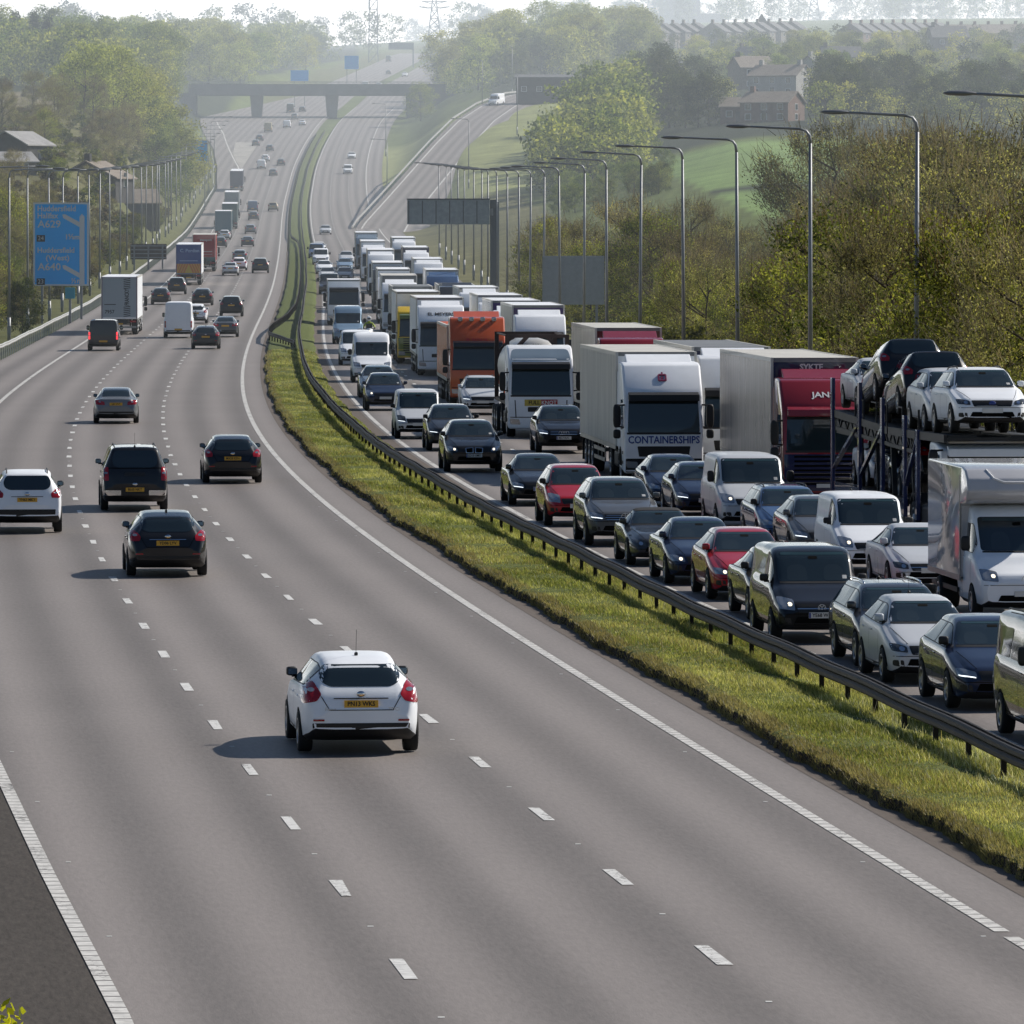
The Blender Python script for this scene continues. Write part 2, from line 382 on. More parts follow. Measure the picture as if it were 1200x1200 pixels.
def make_vehicle(kind, color, front=True, rear=True, lit=0, dark_cladding=False, rails=False, badge=None, text=None, opt=()):
    s = STY[kind]; L, W, H, wb, fo, nose, cz, ct, rf, rr = (s[k] for k in ('L', 'W', 'H', 'wb', 'fo', 'nose', 'cz', 'ct', 'rf', 'rr'))
    root = empty(kind)
    P = paint(color); hw = W / 2; mid = fo + wb / 2; van = s['tail'] == 'van'
    cb = .19 if kind in ('hatch', 'smallhatch', 'saloon', 'estate', 'coupe') else .25
    zt = [(0, nose - .26), (.03, nose - .12), (.10, nose - .03), (.22, nose + .01), (.5, nose + (cz - nose) * .42), (ct * .8, cz - .055), (ct, cz), (rf - .30, H - .15), (rf - .1, H - .062), (rf + .15, H - .018), ((rf + rr) / 2, H), (rr, H - .028)]
    if s['tail'] == 'hatch':
        zt += [(L - .50, H - .115), (L - .44, H - .155), (L - .20, cz + .02), (L - .13, cz - .04), (L - .05, cz - .17), (L - .015, cz - .30), (L, .62)]
    elif s['tail'] in ('suv', 'pickup'):
        zt += [(L - .36, H - .06), (L - .29, H - .10), (L - .14, cz + .03), (L - .09, cz - .04), (L - .04, cz - .2), (L - .012, cz - .34), (L, .66)]
    elif s['tail'] == 'saloon':
        dk = cz + .07 if kind == 'saloon' else cz + .03
        zt += [(rr + .5, H - .11), (L - .62, dk), (L - .3, dk - .005), (L - .09, dk - .03), (L - .05, dk - .12), (L - .012, dk - .3), (L, .58)]
    else:
        zt += [(L - .12, H - .03), (L - .07, H - .09), (L - .035, H - .3), (L - .02, cz), (L, .6)]
    zb = [(0, cb + .15), (.06, cb + .06), (.25, cb), (L - .4, cb + .01), (L - .12, cb + .09), (L, cb + .22)]
    pw = .8 if van else .74
    w = [(0, hw * pw), (.04, hw * (pw + .07)), (.12, hw * (pw + .13)), (.28, hw * .94), (.6, hw * .985), (1.1, hw), (L - .9, hw), (L - .4, hw * .985)]
    w += [(L - .12, hw * .96), (L - .03, hw * .93), (L, hw * .9)] if van or s['tail'] in ('suv', 'pickup') else [(L - .2, hw * .94), (L - .06, hw * .86), (L, hw * .78)]
    bz = cz - .05 if not van else cz - .04
    be = [(0, nose - .3), (.06, nose - .16), (.2, nose - .10), (ct * .8, bz - .10), (ct + .15, bz - .01), (2.2, bz + .02), (L - .7, bz + (.06 if s['tail'] != 'saloon' else .02)), (L - .25, bz + .02), (L - .06, bz - .15), (L, .5)]
    tw = {'van': .84, 'pickup': .73, 'suv': .70}.get(s['tail'], .655)
    if kind in ('bigvan', 'cabvan'): tw = .86
    wt = [(0, hw * .6), (.2, hw * .76), (ct * .8, hw * .85), (ct + .12, hw * .84), (rf - .1, hw * (tw + .03)), (rf + .4, hw * tw), (rr, hw * (tw - (.01 if not van else 0)))]
    if s['tail'] == 'hatch': wt += [(L - .44, hw * (tw - .03)), (L - .2, hw * .76), (L - .08, hw * .76), (L, hw * .6)]
    elif s['tail'] == 'saloon': wt += [(rr + .5, hw * (tw - .02)), (L - .62, hw * .76), (L - .1, hw * .74), (L, hw * .55)]
    elif van: wt += [(L - .1, hw * tw), (L - .02, hw * .84), (L, hw * .8)]
    else: wt += [(L - .29, hw * (tw - .02)), (L - .12, hw * .8), (L - .04, hw * .78), (L, hw * .64)]
    body, lut = loft(L, dict(zt=zt, zb=zb, w=w, belt=be, wt=wt), mid, root, P)
    B = bvh_of(body)
    Y = lambda t: mid - t
    yf, yr = wb / 2, -wb / 2
    r = s['r']
    # glass
    zl, zh = cz + .035, H - (.085 if not van else .11)
    if kind == 'bigvan': zh = 2.02
    if kind == 'cabvan': zh = 2.06
    wl, wh = hw * .80, hw * (tw - .035) if not van else hw * (tw - .06)
    patch(B, rp([(-wl, zl), (wl, zl), (wh, zh), (-wh, zh)], .07), 'front', 'windscreen', GLASS, root, .005)
    if front:
        ws = [c for c in root.children if c.name.startswith('windscreen')][0]
        fz = lambda k: zl + (zh - zl) * k
        fw = lambda k: wl + (wh - wl) * k
        patch(B, rp([(-fw(.9) * .90, fz(.88)), (fw(.9) * .90, fz(.88)), (fw(.97) * .88, fz(.965)), (-fw(.97) * .88, fz(.965))], .03), 'front', 'sun_band', TINT, ws, .008)
        patch(B, rp([(-.09, fz(.74)), (.09, fz(.74)), (.09, fz(.84)), (-.09, fz(.84))], .02), 'front', 'rear_view_mirror', SHADE, ws, .008)
        patch(B, rp([(-fw(.1) * .88, fz(.08)), (-fw(.1) * .76, fz(.08)), (-fw(.2) * .76, fz(.2)), (-fw(.2) * .88, fz(.2))], .01), 'front', 'windscreen_sticker', STICK, ws, .008)
        for q in (-.42, .38):
            patch(B, rp([(q * hw - .2, fz(.02)), (q * hw + .2, fz(.02)), (q * hw + .19, fz(.42)), (q * hw + .10, fz(.56)), (q * hw - .10, fz(.56)), (q * hw - .19, fz(.42))], .06), 'front', 'seat_shape', SEAT, ws, .007)
        patch(B, [(-wl * .97, zl - .035), (wl * .97, zl - .035), (wl * .97, zl - .004), (-wl * .97, zl - .004)], 'front', 'scuttle', TRIM, root, .006)
    tl = {'hatch': L - .62, 'suv': L - .42, 'pickup': L - .5, 'saloon': L - .95, 'van': 2.05 if kind != 'bigvan' else 2.2}[s['tail']]
    if kind == 'coupe': tl = rr + .45
    def top(t): return min(lut['zt'](t) - .105, (H if not kind in ('bigvan', 'cabvan') else 2.06) - .13)
    ts = [t for t in np.linspace(ct + .22, tl, 18) if top(t) > lut['belt'](t) + .07]
    if kind == 'cabvan': ts = [t for t in np.linspace(ct + .22, 2.0, 16) if top(t) > lut['belt'](t) + .07]
    g0, g1 = ts[0], ts[-1]
    low = lambda t: lut['belt'](t) + .028
    def strip(a, b, ins=0):
        q = [t for t in ts if a < t < b]; q = [a] + q + [b]
        return [(Y(t), low(t) + ins) for t in q] + [(Y(t), max(top(t) - ins, low(t) + ins + .02)) for t in q[::-1]]
    solid = kind in ('bigvan', 'cabvan', 'midvan') or 'panel' in opt
    bp = ct + (1.35 if not van else 1.3)
    for side in ('left', 'right'):
        patch(B, rp(strip(g0, g1), .035, 2), side, 'window_surround', TRIM, root, .003)
        if g1 - bp > .5 and not (van and solid):
            patch(B, rp(strip(g0 + .05, bp - .03, .014), .03, 2), side, 'side_window', GLASS, root, .007)
            patch(B, rp(strip(bp + .03, g1 - .05, .014), .03, 2), side, 'side_window', GLASS, root, .007)
        else:
            patch(B, rp(strip(g0 + .05, g1 - .04, .014), .03, 2), side, 'side_window', GLASS, root, .007)
        if van and 'windows' in opt:
            for a, b in ((2.2, 3.2), (3.3, min(4.55, L - .3))):
                patch(B, rp([(Y(a), low(a)), (Y(b), low(b)), (Y(b), H - .28), (Y(a), H - .28)], .05), side, 'side_window', GLASS, root, .006)
    if rear:
        if s['tail'] == 'saloon':
            a, b = rr + .22, L - .68
            if kind == 'coupe': a = rr + .12
            patch(B, rp([(-hw * .62, Y(b)), (hw * .62, Y(b)), (hw * .54, Y(a)), (-hw * .54, Y(a))], .05), 'top', 'rear_window', GLASS, root, .005)
        elif van:
            if kind != 'bigvan' or True:
                for sx in (-1, 1):
                    q = rp([(.06 * sx, cz + .1), (hw * .68 * sx, cz + .1), (hw * .64 * sx, min(H, 2.0) - .25), (.06 * sx, min(H, 2.0) - .25)], .05)
                    if 'blank_rear' not in opt: patch(B, q, 'rear', 'rear_window', GLASS, root, .005)
        else:
            a, b = cz + .03, H - (.125 if s['tail'] == 'hatch' else .12)
            c = a + (b - a) * .55
            q = [(-hw * .52, a), (hw * .52, a), (hw * .655, a + .07), (hw * .69, c), (hw * .60, b), (-hw * .60, b), (-hw * .69, c), (-hw * .655, a + .07)]
            patch(B, rp(q, .07), 'rear', 'rear_window', GLASS, root, .005)
    if kind == 'coupe':
        patch(B, rp([(-hw * .60, Y(rf - .08)), (hw * .60, Y(rf - .08)), (hw * .66, Y(rr + .1)), (hw * .70, Y(rr + .48)), (-hw * .70, Y(rr + .48)), (-hw * .66, Y(rr + .1))], .06), 'top', 'soft_top', FABRIC, root, .009)
    # wheels and arches
    for y0 in (yf, yr) if kind != 'cabvan' else (yf,):
        for side, sx in (('left', -1), ('right', 1)):
            ar = r + .065
            q = [(y0 + ar * math.cos(a), max(r * .95 + ar * math.sin(a), cb + .0)) for a in np.linspace(-.45, PI + .45, 20)]
            patch(B, q, side, 'wheel_arch', SHADE if not dark_cladding else TRIM, root, .003, .12)
            wheel(root, sx * (hw - .095), y0, r, .215, sx, 0 if kind not in ('saloon', 'coupe', 'bigvan') else 1)
    # sills and lower bumpers
    sill = .10 if not dark_cladding else .17
    for side in ('left', 'right'):
        if kind != 'cabvan': patch(B, [(yf - r - .07, cb + .03), (yr + r + .07, cb + .03), (yr + r + .07, cb + .03 + sill), (yf - r - .07, cb + .03 + sill)], side, 'sill', TRIM, root, .004, .2)
    def b_patch(view, q, nm, m, off=.005, rr_=.02): return patch(B, rp(q, rr_), view, nm, m, root, off)
    if front:
        lo = cb + .10
        gz = nose - .16
        if dark_cladding:
            b_patch('front', [(-hw * .93, lo - .03), (hw * .93, lo - .03), (hw * .95, lo + .2), (-hw * .95, lo + .2)], 'lower_bumper', TRIM, .004)
        b_patch('front', [(-hw * .62, lo + .02), (hw * .62, lo + .02), (hw * .54, lo + .17), (-hw * .54, lo + .17)], 'air_intake', SHADE, .006)
        b_patch('front', [(-hw * .50, gz - .07), (hw * .50, gz - .07), (hw * .56, gz + .085), (-hw * .56, gz + .085)], 'grille', TRIM if 'plain' not in opt else P, .006, .03)
        if not van:
            for sx in (-1, 1):
                b_patch('front', [(sx * hw * .80, cz - .06), (sx * (hw * .80 + .012), cz - .06), (sx * (hw * .57 + .012), gz + .115), (sx * hw * .57, gz + .115)], 'bonnet_seam', SHADE, .005, .002)
        b_patch('front', [(-hw * .88, gz - .100), (hw * .88, gz - .100), (hw * .88, gz - .090), (-hw * .88, gz - .090)], 'bumper_seam', SHADE, .005, .002)
        if 'chrome_bar' in opt: b_patch('front', [(-hw * .53, gz - .008), (hw * .53, gz - .008), (hw * .53, gz + .012), (-hw * .53, gz + .012)], 'grille_bar', CHROME, .012, .004)
        if 'frame' in opt:
            for i in range(3): b_patch('front', [(-hw * .5, gz - .055 + i * .05), (hw * .5, gz - .055 + i * .05), (hw * .5, gz - .043 + i * .05), (-hw * .5, gz - .043 + i * .05)], 'grille_bar', CHROME, .011, .003)
        if 'kidney' in opt:
            for sx in (-1, 1): b_patch('front', [(sx * .03, gz - .085), (sx * .27, gz - .085), (sx * .29, gz + .07), (sx * .03, gz + .09)], 'kidney_grille', CHROME, .010, .03); b_patch('front', [(sx * .05, gz - .07), (sx * .25, gz - .07), (sx * .265, gz + .055), (sx * .05, gz + .075)], 'grille_mesh', SHADE, .014, .02)
        for sx in (-1, 1):
            tall = van or kind in ('mpv',)
            h0, h1 = (gz - .035, gz + .10) if not tall else (gz - .03, gz + .2)
            q = [(sx * hw * .58, h0), (sx * hw * .90, h0 + .03), (sx * hw * .93, h1 + .02), (sx * hw * .80, h1 + .015), (sx * hw * .60, h1 - .03)]
            hl = patch(B, rp(q, .03), 'front', 'headlight', LAMP if 'darklamp' not in opt else LAMPD, root, .007, .05)
            if lit == 1:
                q = [(sx * hw * .68 + math.cos(a) * .042, (h0 + h1) / 2 + math.sin(a) * .036) for a in np.linspace(0, 2 * PI, 12, endpoint=False)]
                patch(B, q, 'front', 'lamp_glow', LIT, hl, .011, .05)
            elif lit == 2:
                q = [(sx * hw * .60, h0 + .005), (sx * hw * .88, h0 + .035), (sx * hw * .90, h0 + .056), (sx * hw * .61, h0 + .022)]
                patch(B, rp(q, .01), 'front', 'lamp_glow', DRL, hl, .011, .05)
            else:
                q = [(sx * hw * .70 + math.cos(a) * .05, (h0 + h1) / 2 + math.sin(a) * .042) for a in np.linspace(0, 2 * PI, 12, endpoint=False)]
                patch(B, q, 'front', 'lamp_bowl', CHROME, hl, .011, .05)
            if kind not in ('coupe',) and 'nofog' not in opt:
                q = [(sx * hw * .66, lo + .03), (sx * hw * .88, lo + .05), (sx * hw * .88, lo + .15), (sx * hw * .68, lo + .15)]
                fg = patch(B, rp(q, .03), 'front', 'fog_lamp_bezel', TRIM, root, .006)
        pz = lo + .20
        h = B.ray_cast(Vector((0, 30, pz)), Vector((0, -1, 0)))[0]
        plate(root, 0, h.y + .012, pz, text if front else None, True)
        h = B.ray_cast(Vector((0, 30, gz + .02)), Vector((0, -1, 0)))[0]
        if badge:
            bo = MB()
            if badge == 'star':
                for k in range(3):
                    a = PI / 2 + k * 2 * PI / 3; bo.bar((0, 0, 0), (.095 * math.cos(a), 0, .095 * math.sin(a)), .018)
                for k in range(24): a, b2 = 2 * PI * k / 24, 2 * PI * (k + 1) / 24; bo.bar((.1 * math.cos(a), 0, .1 * math.sin(a)), (.1 * math.cos(b2), 0, .1 * math.sin(b2)), .014)
            elif badge == 'vw':
                for k in range(24): a, b2 = 2 * PI * k / 24, 2 * PI * (k + 1) / 24; bo.bar((.075 * math.cos(a), 0, .075 * math.sin(a)), (.075 * math.cos(b2), 0, .075 * math.sin(b2)), .012)
                for p_, q_ in (((-.035, .06), (0, .012)), ((0, .012), (.035, .06)), ((-.062, .03), (-.03, -.06)), ((-.03, -.06), (0, .0)), ((0, .0), (.03, -.06)), ((.03, -.06), (.062, .03))): bo.bar((p_[0], 0, p_[1]), (q_[0], 0, q_[1]), .014)
            elif badge == 'rings':
                for c in (-.12, -.04, .04, .12):
                    for k in range(16): a, b2 = 2 * PI * k / 16, 2 * PI * (k + 1) / 16; bo.bar((c + .055 * math.cos(a), 0, .055 * math.sin(a)), (c + .055 * math.cos(b2), 0, .055 * math.sin(b2)), .012)
            else:
                bo.lathe_x([(-.008, .001), (-.008, .06), (.008, .055), (.008, .001)], 16)
            bb = bo.build('badge', BADGE if badge != 'oval' else BLUEINK, root); bb.location = (0, h.y + .016, gz + .01)
            if badge in ('oval', 'disc'): bb.rotation_euler = (0, 0, PI / 2); bb.scale = (1, 1.5 if badge == 'oval' else 1, 1)
    if rear:
        z1 = cz - .05
        for sx in (-1, 1):
            if van: q = [(sx * hw * .83, .72), (sx * hw * .93, .72), (sx * hw * .93, 1.18), (sx * hw * .83, 1.18)]
            elif s['tail'] == 'pickup': q = [(sx * hw * .79, z1 - .28), (sx * hw * .95, z1 - .28), (sx * hw * .95, z1 + .10), (sx * hw * .80, z1 + .10)]
            elif s['tail'] == 'saloon': q = [(sx * hw * .50, z1 - .17), (sx * hw * .90, z1 - .15), (sx * hw * .93, z1 + .03), (sx * hw * .78, z1 + .02), (sx * hw * .52, z1 - .04)]
            elif 'arrow' in opt: q = [(sx * hw * .74, z1 - .13), (sx * hw * .97, z1 - .17), (sx * hw * 1.0, z1 + .08), (sx * hw * .84, z1 + .20), (sx * hw * .76, z1 + .13), (sx * hw * .66, z1 - .03)]
            else: q = [(sx * hw * .70, z1 - .12), (sx * hw * .93, z1 - .13), (sx * hw * .96, z1 + .08), (sx * hw * .84, z1 + .12), (sx * hw * .68, z1 - .01)]
            tl_ = patch(B, rp(q, .03), 'rear', 'tail_light', REDLIT if 'brake' in opt else REDL, root, .008, .05)
            c = (np.mean([p[0] for p in q]), np.mean([p[1] for p in q]))
            q2 = [(c[0] + math.cos(a) * .055, c[1] + .02 + math.sin(a) * .03) for a in np.linspace(0, 2 * PI, 10, endpoint=False)]
            patch(B, q2, 'rear', 'reversing_lamp', LAMP, tl_, .012, .06)
        lo = cb + .16
        b_patch('rear', [(-hw * .80, lo - .03), (hw * .80, lo - .03), (hw * .82, lo + (.14 if not dark_cladding else .22)), (-hw * .82, lo + (.14 if not dark_cladding else .22))], 'lower_bumper', TRIM, .005)
        pz = (z1 - .17) if s['tail'] in ('hatch', 'suv') else (.62 if s['tail'] == 'pickup' else (z1 - .13 if s['tail'] == 'saloon' else .60))
        h = B.ray_cast(Vector((0, -30, pz)), Vector((0, 1, 0)))[0]
        plate(root, 0, h.y - .016, pz, text if not front or 'reartext' in opt else None, False)
        if s['tail'] != 'saloon':
            h = B.ray_cast(Vector((0, -30, pz + .12)), Vector((0, 1, 0)))[0]
            if not van:
                b_patch('rear', [(-hw * .46, pz + .07), (hw * .46, pz + .07), (hw * .46, pz + .085), (-hw * .46, pz + .085)], 'tailgate_trim', TRIM if 'chromerear' not in opt else CHROME, .012, .004)
                bo = MB().lathe_x([(-.008, .001), (-.008, .045), (.008, .04), (.008, .001)], 16).build('badge', CHROME, root)
                bo.location = (0, h.y - .012, pz + .15); bo.rotation_euler = (0, 0, PI / 2); bo.scale = (1, 1.5, 1)
        if s['tail'] == 'pickup':
            b_patch('rear', [(-hw * .92, cz + .005), (hw * .92, cz + .005), (hw * .92, cz + .03), (-hw * .92, cz + .03)], 'shut_line', SHADE, .007, .004)
            for sx in (-1, 1): b_patch('rear', [(sx * hw * .42, .46), (sx * hw * .93, .46), (sx * hw * .93, .60), (sx * hw * .42, .60)], 'bumper_end', CHROME, .010, .02)
            b_patch('rear', [(-.30, cz - .2), (.30, cz - .2), (.28, cz - .1), (-.28, cz - .1)], 'tailgate_handle', TRIM, .010, .02)
        if s['tail'] == 'hatch':                            # tailgate shut line and model script
            zz = pz - .10
            for q in ([(-hw * .52, zz), (hw * .52, zz), (hw * .52, zz + .012), (-hw * .52, zz + .012)],): b_patch('rear', q, 'shut_line', SHADE, .006, .002)
            for sx in (-1, 1):
                b_patch('rear', [(sx * hw * .52, zz), (sx * (hw * .52 + .014), zz), (sx * (hw * .66 + .014), z1 - .06), (sx * hw * .66, z1 - .06)], 'shut_line', SHADE, .006, .002)
                b_patch('rear', [(sx * hw * .62, cb + .33), (sx * hw * .80, cb + .33), (sx * hw * .80, cb + .36), (sx * hw * .62, cb + .36)], 'reflector', REDL, .012, .006)
    # mirrors, handles
    ym = Y(ct + .33); zm = cz + .10
    for sx, side in ((-1, 'left'), (1, 'right')):
        h = B.ray_cast(Vector((sx * 30, ym, zm - .03)), Vector((-sx, 0, 0)))[0]
        big = van and kind != 'smallvan'
        mo = ball('door_mirror', TRIM if ('blackmirror' in opt or van) else P, root, (h.x + sx * (.16 if big else .14), ym, zm + (.08 if big else 0)), .17 if not big else .19, .13, .14 if not big else .30, -sx * .15)
        g = MB().box(-.07, .07, -.004, .004, -.045, .045).build('mirror_glass', CHROME, mo); g.location = (0, -.064, 0)
        st = MB().box(-.10, .0, -.03, .03, -.09, -.05).build('mirror_arm', TRIM, mo); 
        if sx > 0: st.location = (0, 0, 0)
        else: st.location = (.10, 0, 0)
        for t in ((bp - .2, bp + .75) if not van else (bp - .2,)):
            h = B.ray_cast(Vector((sx * 30, Y(t), bz - .10)), Vector((-sx, 0, 0)))[0]
            if h and kind != 'coupe': MB().box(h.x - .016, h.x + .016, Y(t) - .085, Y(t) + .085, bz - .115, bz - .085).build('door_handle', P, root, bevel=.008, seg=1)
        for t in ((bp, ct + .28) if not van else (bp + .02, ct + .22)):
            if 'seam' in opt or True:
                z0 = cb + .16 if t > fo + r + .12 else .72
                patch(B, [(Y(t), z0), (Y(t + .012), z0), (Y(t + .012), low(t)), (Y(t), low(t))], side, 'door_seam', SHADE, root, .005, .2)
    if rails:
        for sx in (-1, 1):
            pts = []
            for t in np.linspace(rf + .1, min(rr + .25, L - .5), 9):
                h = B.ray_cast(Vector((sx * hw * (tw - .11), Y(t), 30)), Vector((0, 0, -1)))[0]
                if h: pts.append(h + Vector((0, 0, .045 if rf + .15 < t < rr + .2 else -.01)))
            MB().tube(pts, .018, 6).build('roof_rail', CHROME if 'chromerails' in opt else TRIM, root)
    if 'aerial' in opt:
        t = rr - .1; h = B.ray_cast(Vector((0, Y(t), 30)), Vector((0, 0, -1)))[0]
        MB().tube([h, h + Vector((0, -.05, .03))], .03, 6).tube([h, h + Vector((0, -.12, .40))], .0035, 5).build('aerial', TRIM, root)
    if 'ladder_bar' in opt:
        for t in (2.6, 4.4):
            MB().bar((-hw * .85, Y(t), H + .06), (hw * .85, Y(t), H + .06), .04).bar((-hw * .8, Y(t), H - .02), (-hw * .8, Y(t), H + .06), .03).bar((hw * .8, Y(t), H - .02), (hw * .8, Y(t), H + .06), .03).build('roof_bar', STEEL, root)
    root['fy'] = yf; root['ry'] = yr; root['col'] = color; root['H'] = H
    return root, B, lut, body
# ------------------------------------------------------------------ lorries
LORRY_W = 2.5
def truck_cab(root, color, head=None, H=3.75, low=None, visor=None, grille='dark', bars=True, text=None, emblem=None, ws=(1.60, 2.74), lit=0, fair=True, lampbar=False, detail=True, dk=True):
    """tractor cab, front at y = 1.4, front axle at y = 0"""
    y0 = 1.4
    W = LORRY_W / 2
    pr = [(y0, .34), (y0 + .02, 1.2), (y0 - .03, ws[0] + .12), (y0 - .20, ws[1] - .02), (y0 - .34, min(ws[1] + .24, H - .12)), (y0 - .95, H - .06), (y0 - 1.3, H), (y0 - 2.15, H + .02), (y0 - 2.28, H - .08), (y0 - 2.28, 1.02), (y0 - 2.1, .98), (y0 - 2.0, .5), (y0 - .2, .34)]
    m = MB().prism(pr, -W + .02, W - .02)
    cab = m.build('cab', paint(color), root, bevel=.085, seg=3)
    for p in cab.data.polygons: p.use_smooth = True
    try: cab.data.set_sharp_from_angle(angle=.7)
    except Exception: pass
    B = bvh_of(cab)
    pt = lambda q, v, n, mm, off=.006, r=.03, st=.12: patch(B, rp(q, r), v, n, mm, cab, off, st)
    pt([(-W * .90, ws[0]), (W * .90, ws[0]), (W * .86, ws[1]), (-W * .86, ws[1])], 'front', 'windscreen', GLASS, .006, .08)
    pt([(-W * .92, ws[0] - .055), (W * .92, ws[0] - .055), (W * .92, ws[0] + .01), (-W * .92, ws[0] + .01)], 'front', 'wiper_panel', TRIM, .008)
    # sun visor
    vz = ws[1] - .12
    sv = MB().prism([(y0 - .10, vz), (y0 + .16, vz - .04), (y0 + .12, vz + .16), (y0 - .16, vz + .24)], -W * .88, W * .88).build('sun_visor', TRIM if visor is None else paint(visor), cab, bevel=.02)
    if head: pt([(-W * .93, 2.9), (W * .93, 2.9), (W * .85, H - .12), (-W * .85, H - .12)], 'front', 'roof_front', paint(head), .005, .15)
    # grille and bumper
    if grille == 'dark': pt([(-W * .62, .86), (W * .62, .86), (W * .66, 1.18), (-W * .66, 1.18)], 'front', 'grille', TRIM, .007)
    elif grille == 'slots':
        pt([(-W * .40, .98), (W * .40, .98), (W * .40, 1.16), (-W * .40, 1.16)], 'front', 'grille', TRIM, .007)
        for sx in (-1, 1): pt([(sx * W * .74, .75), (sx * W * .77, .75), (sx * W * .80, 1.42), (sx * W * .77, 1.42)], 'front', 'cab_slot', TRIM, .007, .01)
    elif grille == 'ribs':
        pt([(-W * .95, .82), (W * .95, .82), (W * .95, 1.50), (-W * .95, 1.50)], 'front', 'grille_surround', paint(low) if low in PAINTS else TRIM, .0055, .04)
        for i in range(7): pt([(-W * .72, .62 + i * .13), (W * .72, .62 + i * .13), (W * .72, .68 + i * .13), (-W * .72, .68 + i * .13)], 'front', 'grille_slot', SHADE, .007, .01)
        for i in range(3): pt([(-W * .72, .685 + i * .13), (W * .72, .685 + i * .13), (W * .72, .70 + i * .13), (-W * .72, .70 + i * .13)], 'front', 'grille_bar', CHROME, .012, .004)
    if low: pt([(-W * .95, .38), (W * .95, .38), (W * .95, .80), (-W * .95, .80 if low != 'navy' else 1.42)], 'front', 'bumper', paint(low) if low in PAINTS else TRIM, .005, .04)
    else: pt([(-W * .93, .76), (W * .93, .76), (W * .93, .79), (-W * .93, .79)], 'front', 'bumper_gap', SHADE, .007, .005)
    for sx in (-1, 1):
        hl = pt([(sx * W * .62, .50), (sx * W * .92, .52), (sx * W * .94, .72), (sx * W * .66, .70)], 'front', 'headlight', LAMP, .010, .04)
        if lit: patch(B, rp([(sx * W * .72, .56), (sx * W * .82, .56), (sx * W * .82, .66), (sx * W * .72, .66)], .04), 'front', 'lamp_glow', LIT, hl, .015)
        side = 'left' if sx < 0 else 'right'
        pt([(y0 - .30, ws[0] + .12), (y0 - 1.25, ws[0] + .06), (y0 - 1.25, ws[1] - .14), (y0 - .50, ws[1] - .12)], side, 'side_window', GLASS, .006, .06)
        pt([(y0 - .24, 1.0), (y0 - .252, 1.0), (y0 - .30, 1.66), (y0 - .288, 1.66)], side, 'door_seam', SHADE, .006, .002)
        pt([(y0 - 1.33, .9), (y0 - 1.345, .9), (y0 - 1.345, 2.7), (y0 - 1.33, 2.7)], side, 'door_seam', SHADE, .006, .002)
        ar = .62; q = [(.0 + ar * math.cos(a), max(.52 + ar * math.sin(a), .36)) for a in np.linspace(-.3, PI + .3, 18)]
        patch(B, q, side, 'wheel_arch', SHADE, cab, .004, .2)
        for i in range(2): pt([(y0 - .35, .62 + i * .3), (y0 - .75, .62 + i * .3), (y0 - .75, .72 + i * .3), (y0 - .35, .72 + i * .3)], side, 'cab_step', TRIM, .008, .02)
        mo = ball('door_mirror', TRIM, cab, (sx * (W + .20), y0 - .12, 2.12), .24, .16, .72)
        ball('wide_mirror', TRIM, mo, (0, 0, -.56), .23, .15, .28)
        MB().bar((sx * (W - .05), y0 - .2, 2.46), (sx * (W + .22), y0 - .12, 2.44), .05).build('mirror_arm', TRIM, cab); MB().bar((sx * (W - .05), y0 - .2, 1.76), (sx * (W + .22), y0 - .12, 1.80), .05).build('mirror_arm', TRIM, cab)
        pt([(sx * W * .955, ws[0] + .02), (sx * W * .99, ws[0] + .02), (sx * W * .96, ws[1] - .04), (sx * W * .92, ws[1] - .04)], 'front', 'pillar', paint(color), .003, .01)
    h = B.ray_cast(Vector((0, 30, .60)), Vector((0, -1, 0)))[0]
    plate(cab, 0, h.y + .014, .60, None, True)
    if text:
        for s, z, sz, mt, sx_ in text:
            h = B.ray_cast(Vector((0, 30, z)), Vector((0, -1, 0)))[0]
            hn = B.ray_cast(Vector((0, 30, z)), Vector((0, -1, 0)))[1]
            tilt = math.atan2(hn.z, hn.y)
            text_mesh('cab_lettering', s, sz, mt, cab, (0, h.y + .018, z), (PI / 2 - tilt, 0, PI), sx=sx_, bold=.006)
    if emblem == 'containerships':
        z = 3.28; h, hn, _, _ = B.ray_cast(Vector((0, 30, z)), Vector((0, -1, 0)))
        e = MB()
        for a, b in (((-.11, -.11), (.11, -.11)), ((.11, -.11), (.11, .11)), ((.11, .11), (-.11, .11)), ((-.11, .11), (-.11, -.11))): e.bar((a[0], 0, a[1]), (b[0], 0, b[1]), .05)
        e.box(-.04, .04, -.01, .01, -.04, .04).box(-.025, .025, -.01, .01, .13, .22)
        eo = e.build('emblem', pbr('emblem_red', (.24, .02, .08), .5), cab); eo.location = h + hn * .02; eo.rotation_euler = (math.atan2(hn.z, hn.y), 0, 0)
    if emblem == 'star': 
        bo = MB()
        for k in range(3):
            a = PI / 2 + k * 2 * PI / 3; bo.bar((0, 0, 0), (.14 * math.cos(a), 0, .14 * math.sin(a)), .03)
        for k in range(24): a, b2 = 2 * PI * k / 24, 2 * PI * (k + 1) / 24; bo.bar((.16 * math.cos(a), 0, .16 * math.sin(a)), (.16 * math.cos(b2), 0, .16 * math.sin(b2)), .025)
        o = bo.build('badge', CHROME, cab); o.location = (0, y0 + .06, 1.16)
    if emblem == 'shield':
        h, hn, _, _ = B.ray_cast(Vector((0, 30, 3.3)), Vector((0, -1, 0)))
        o = MB().lathe_x([(-.01, .001), (-.01, .17), (.01, .16), (.01, .001)], 12).build('emblem', paint('navy'), cab); o.location = h + hn * .02; o.rotation_euler = (0, -math.atan2(hn.z, hn.y), PI / 2)
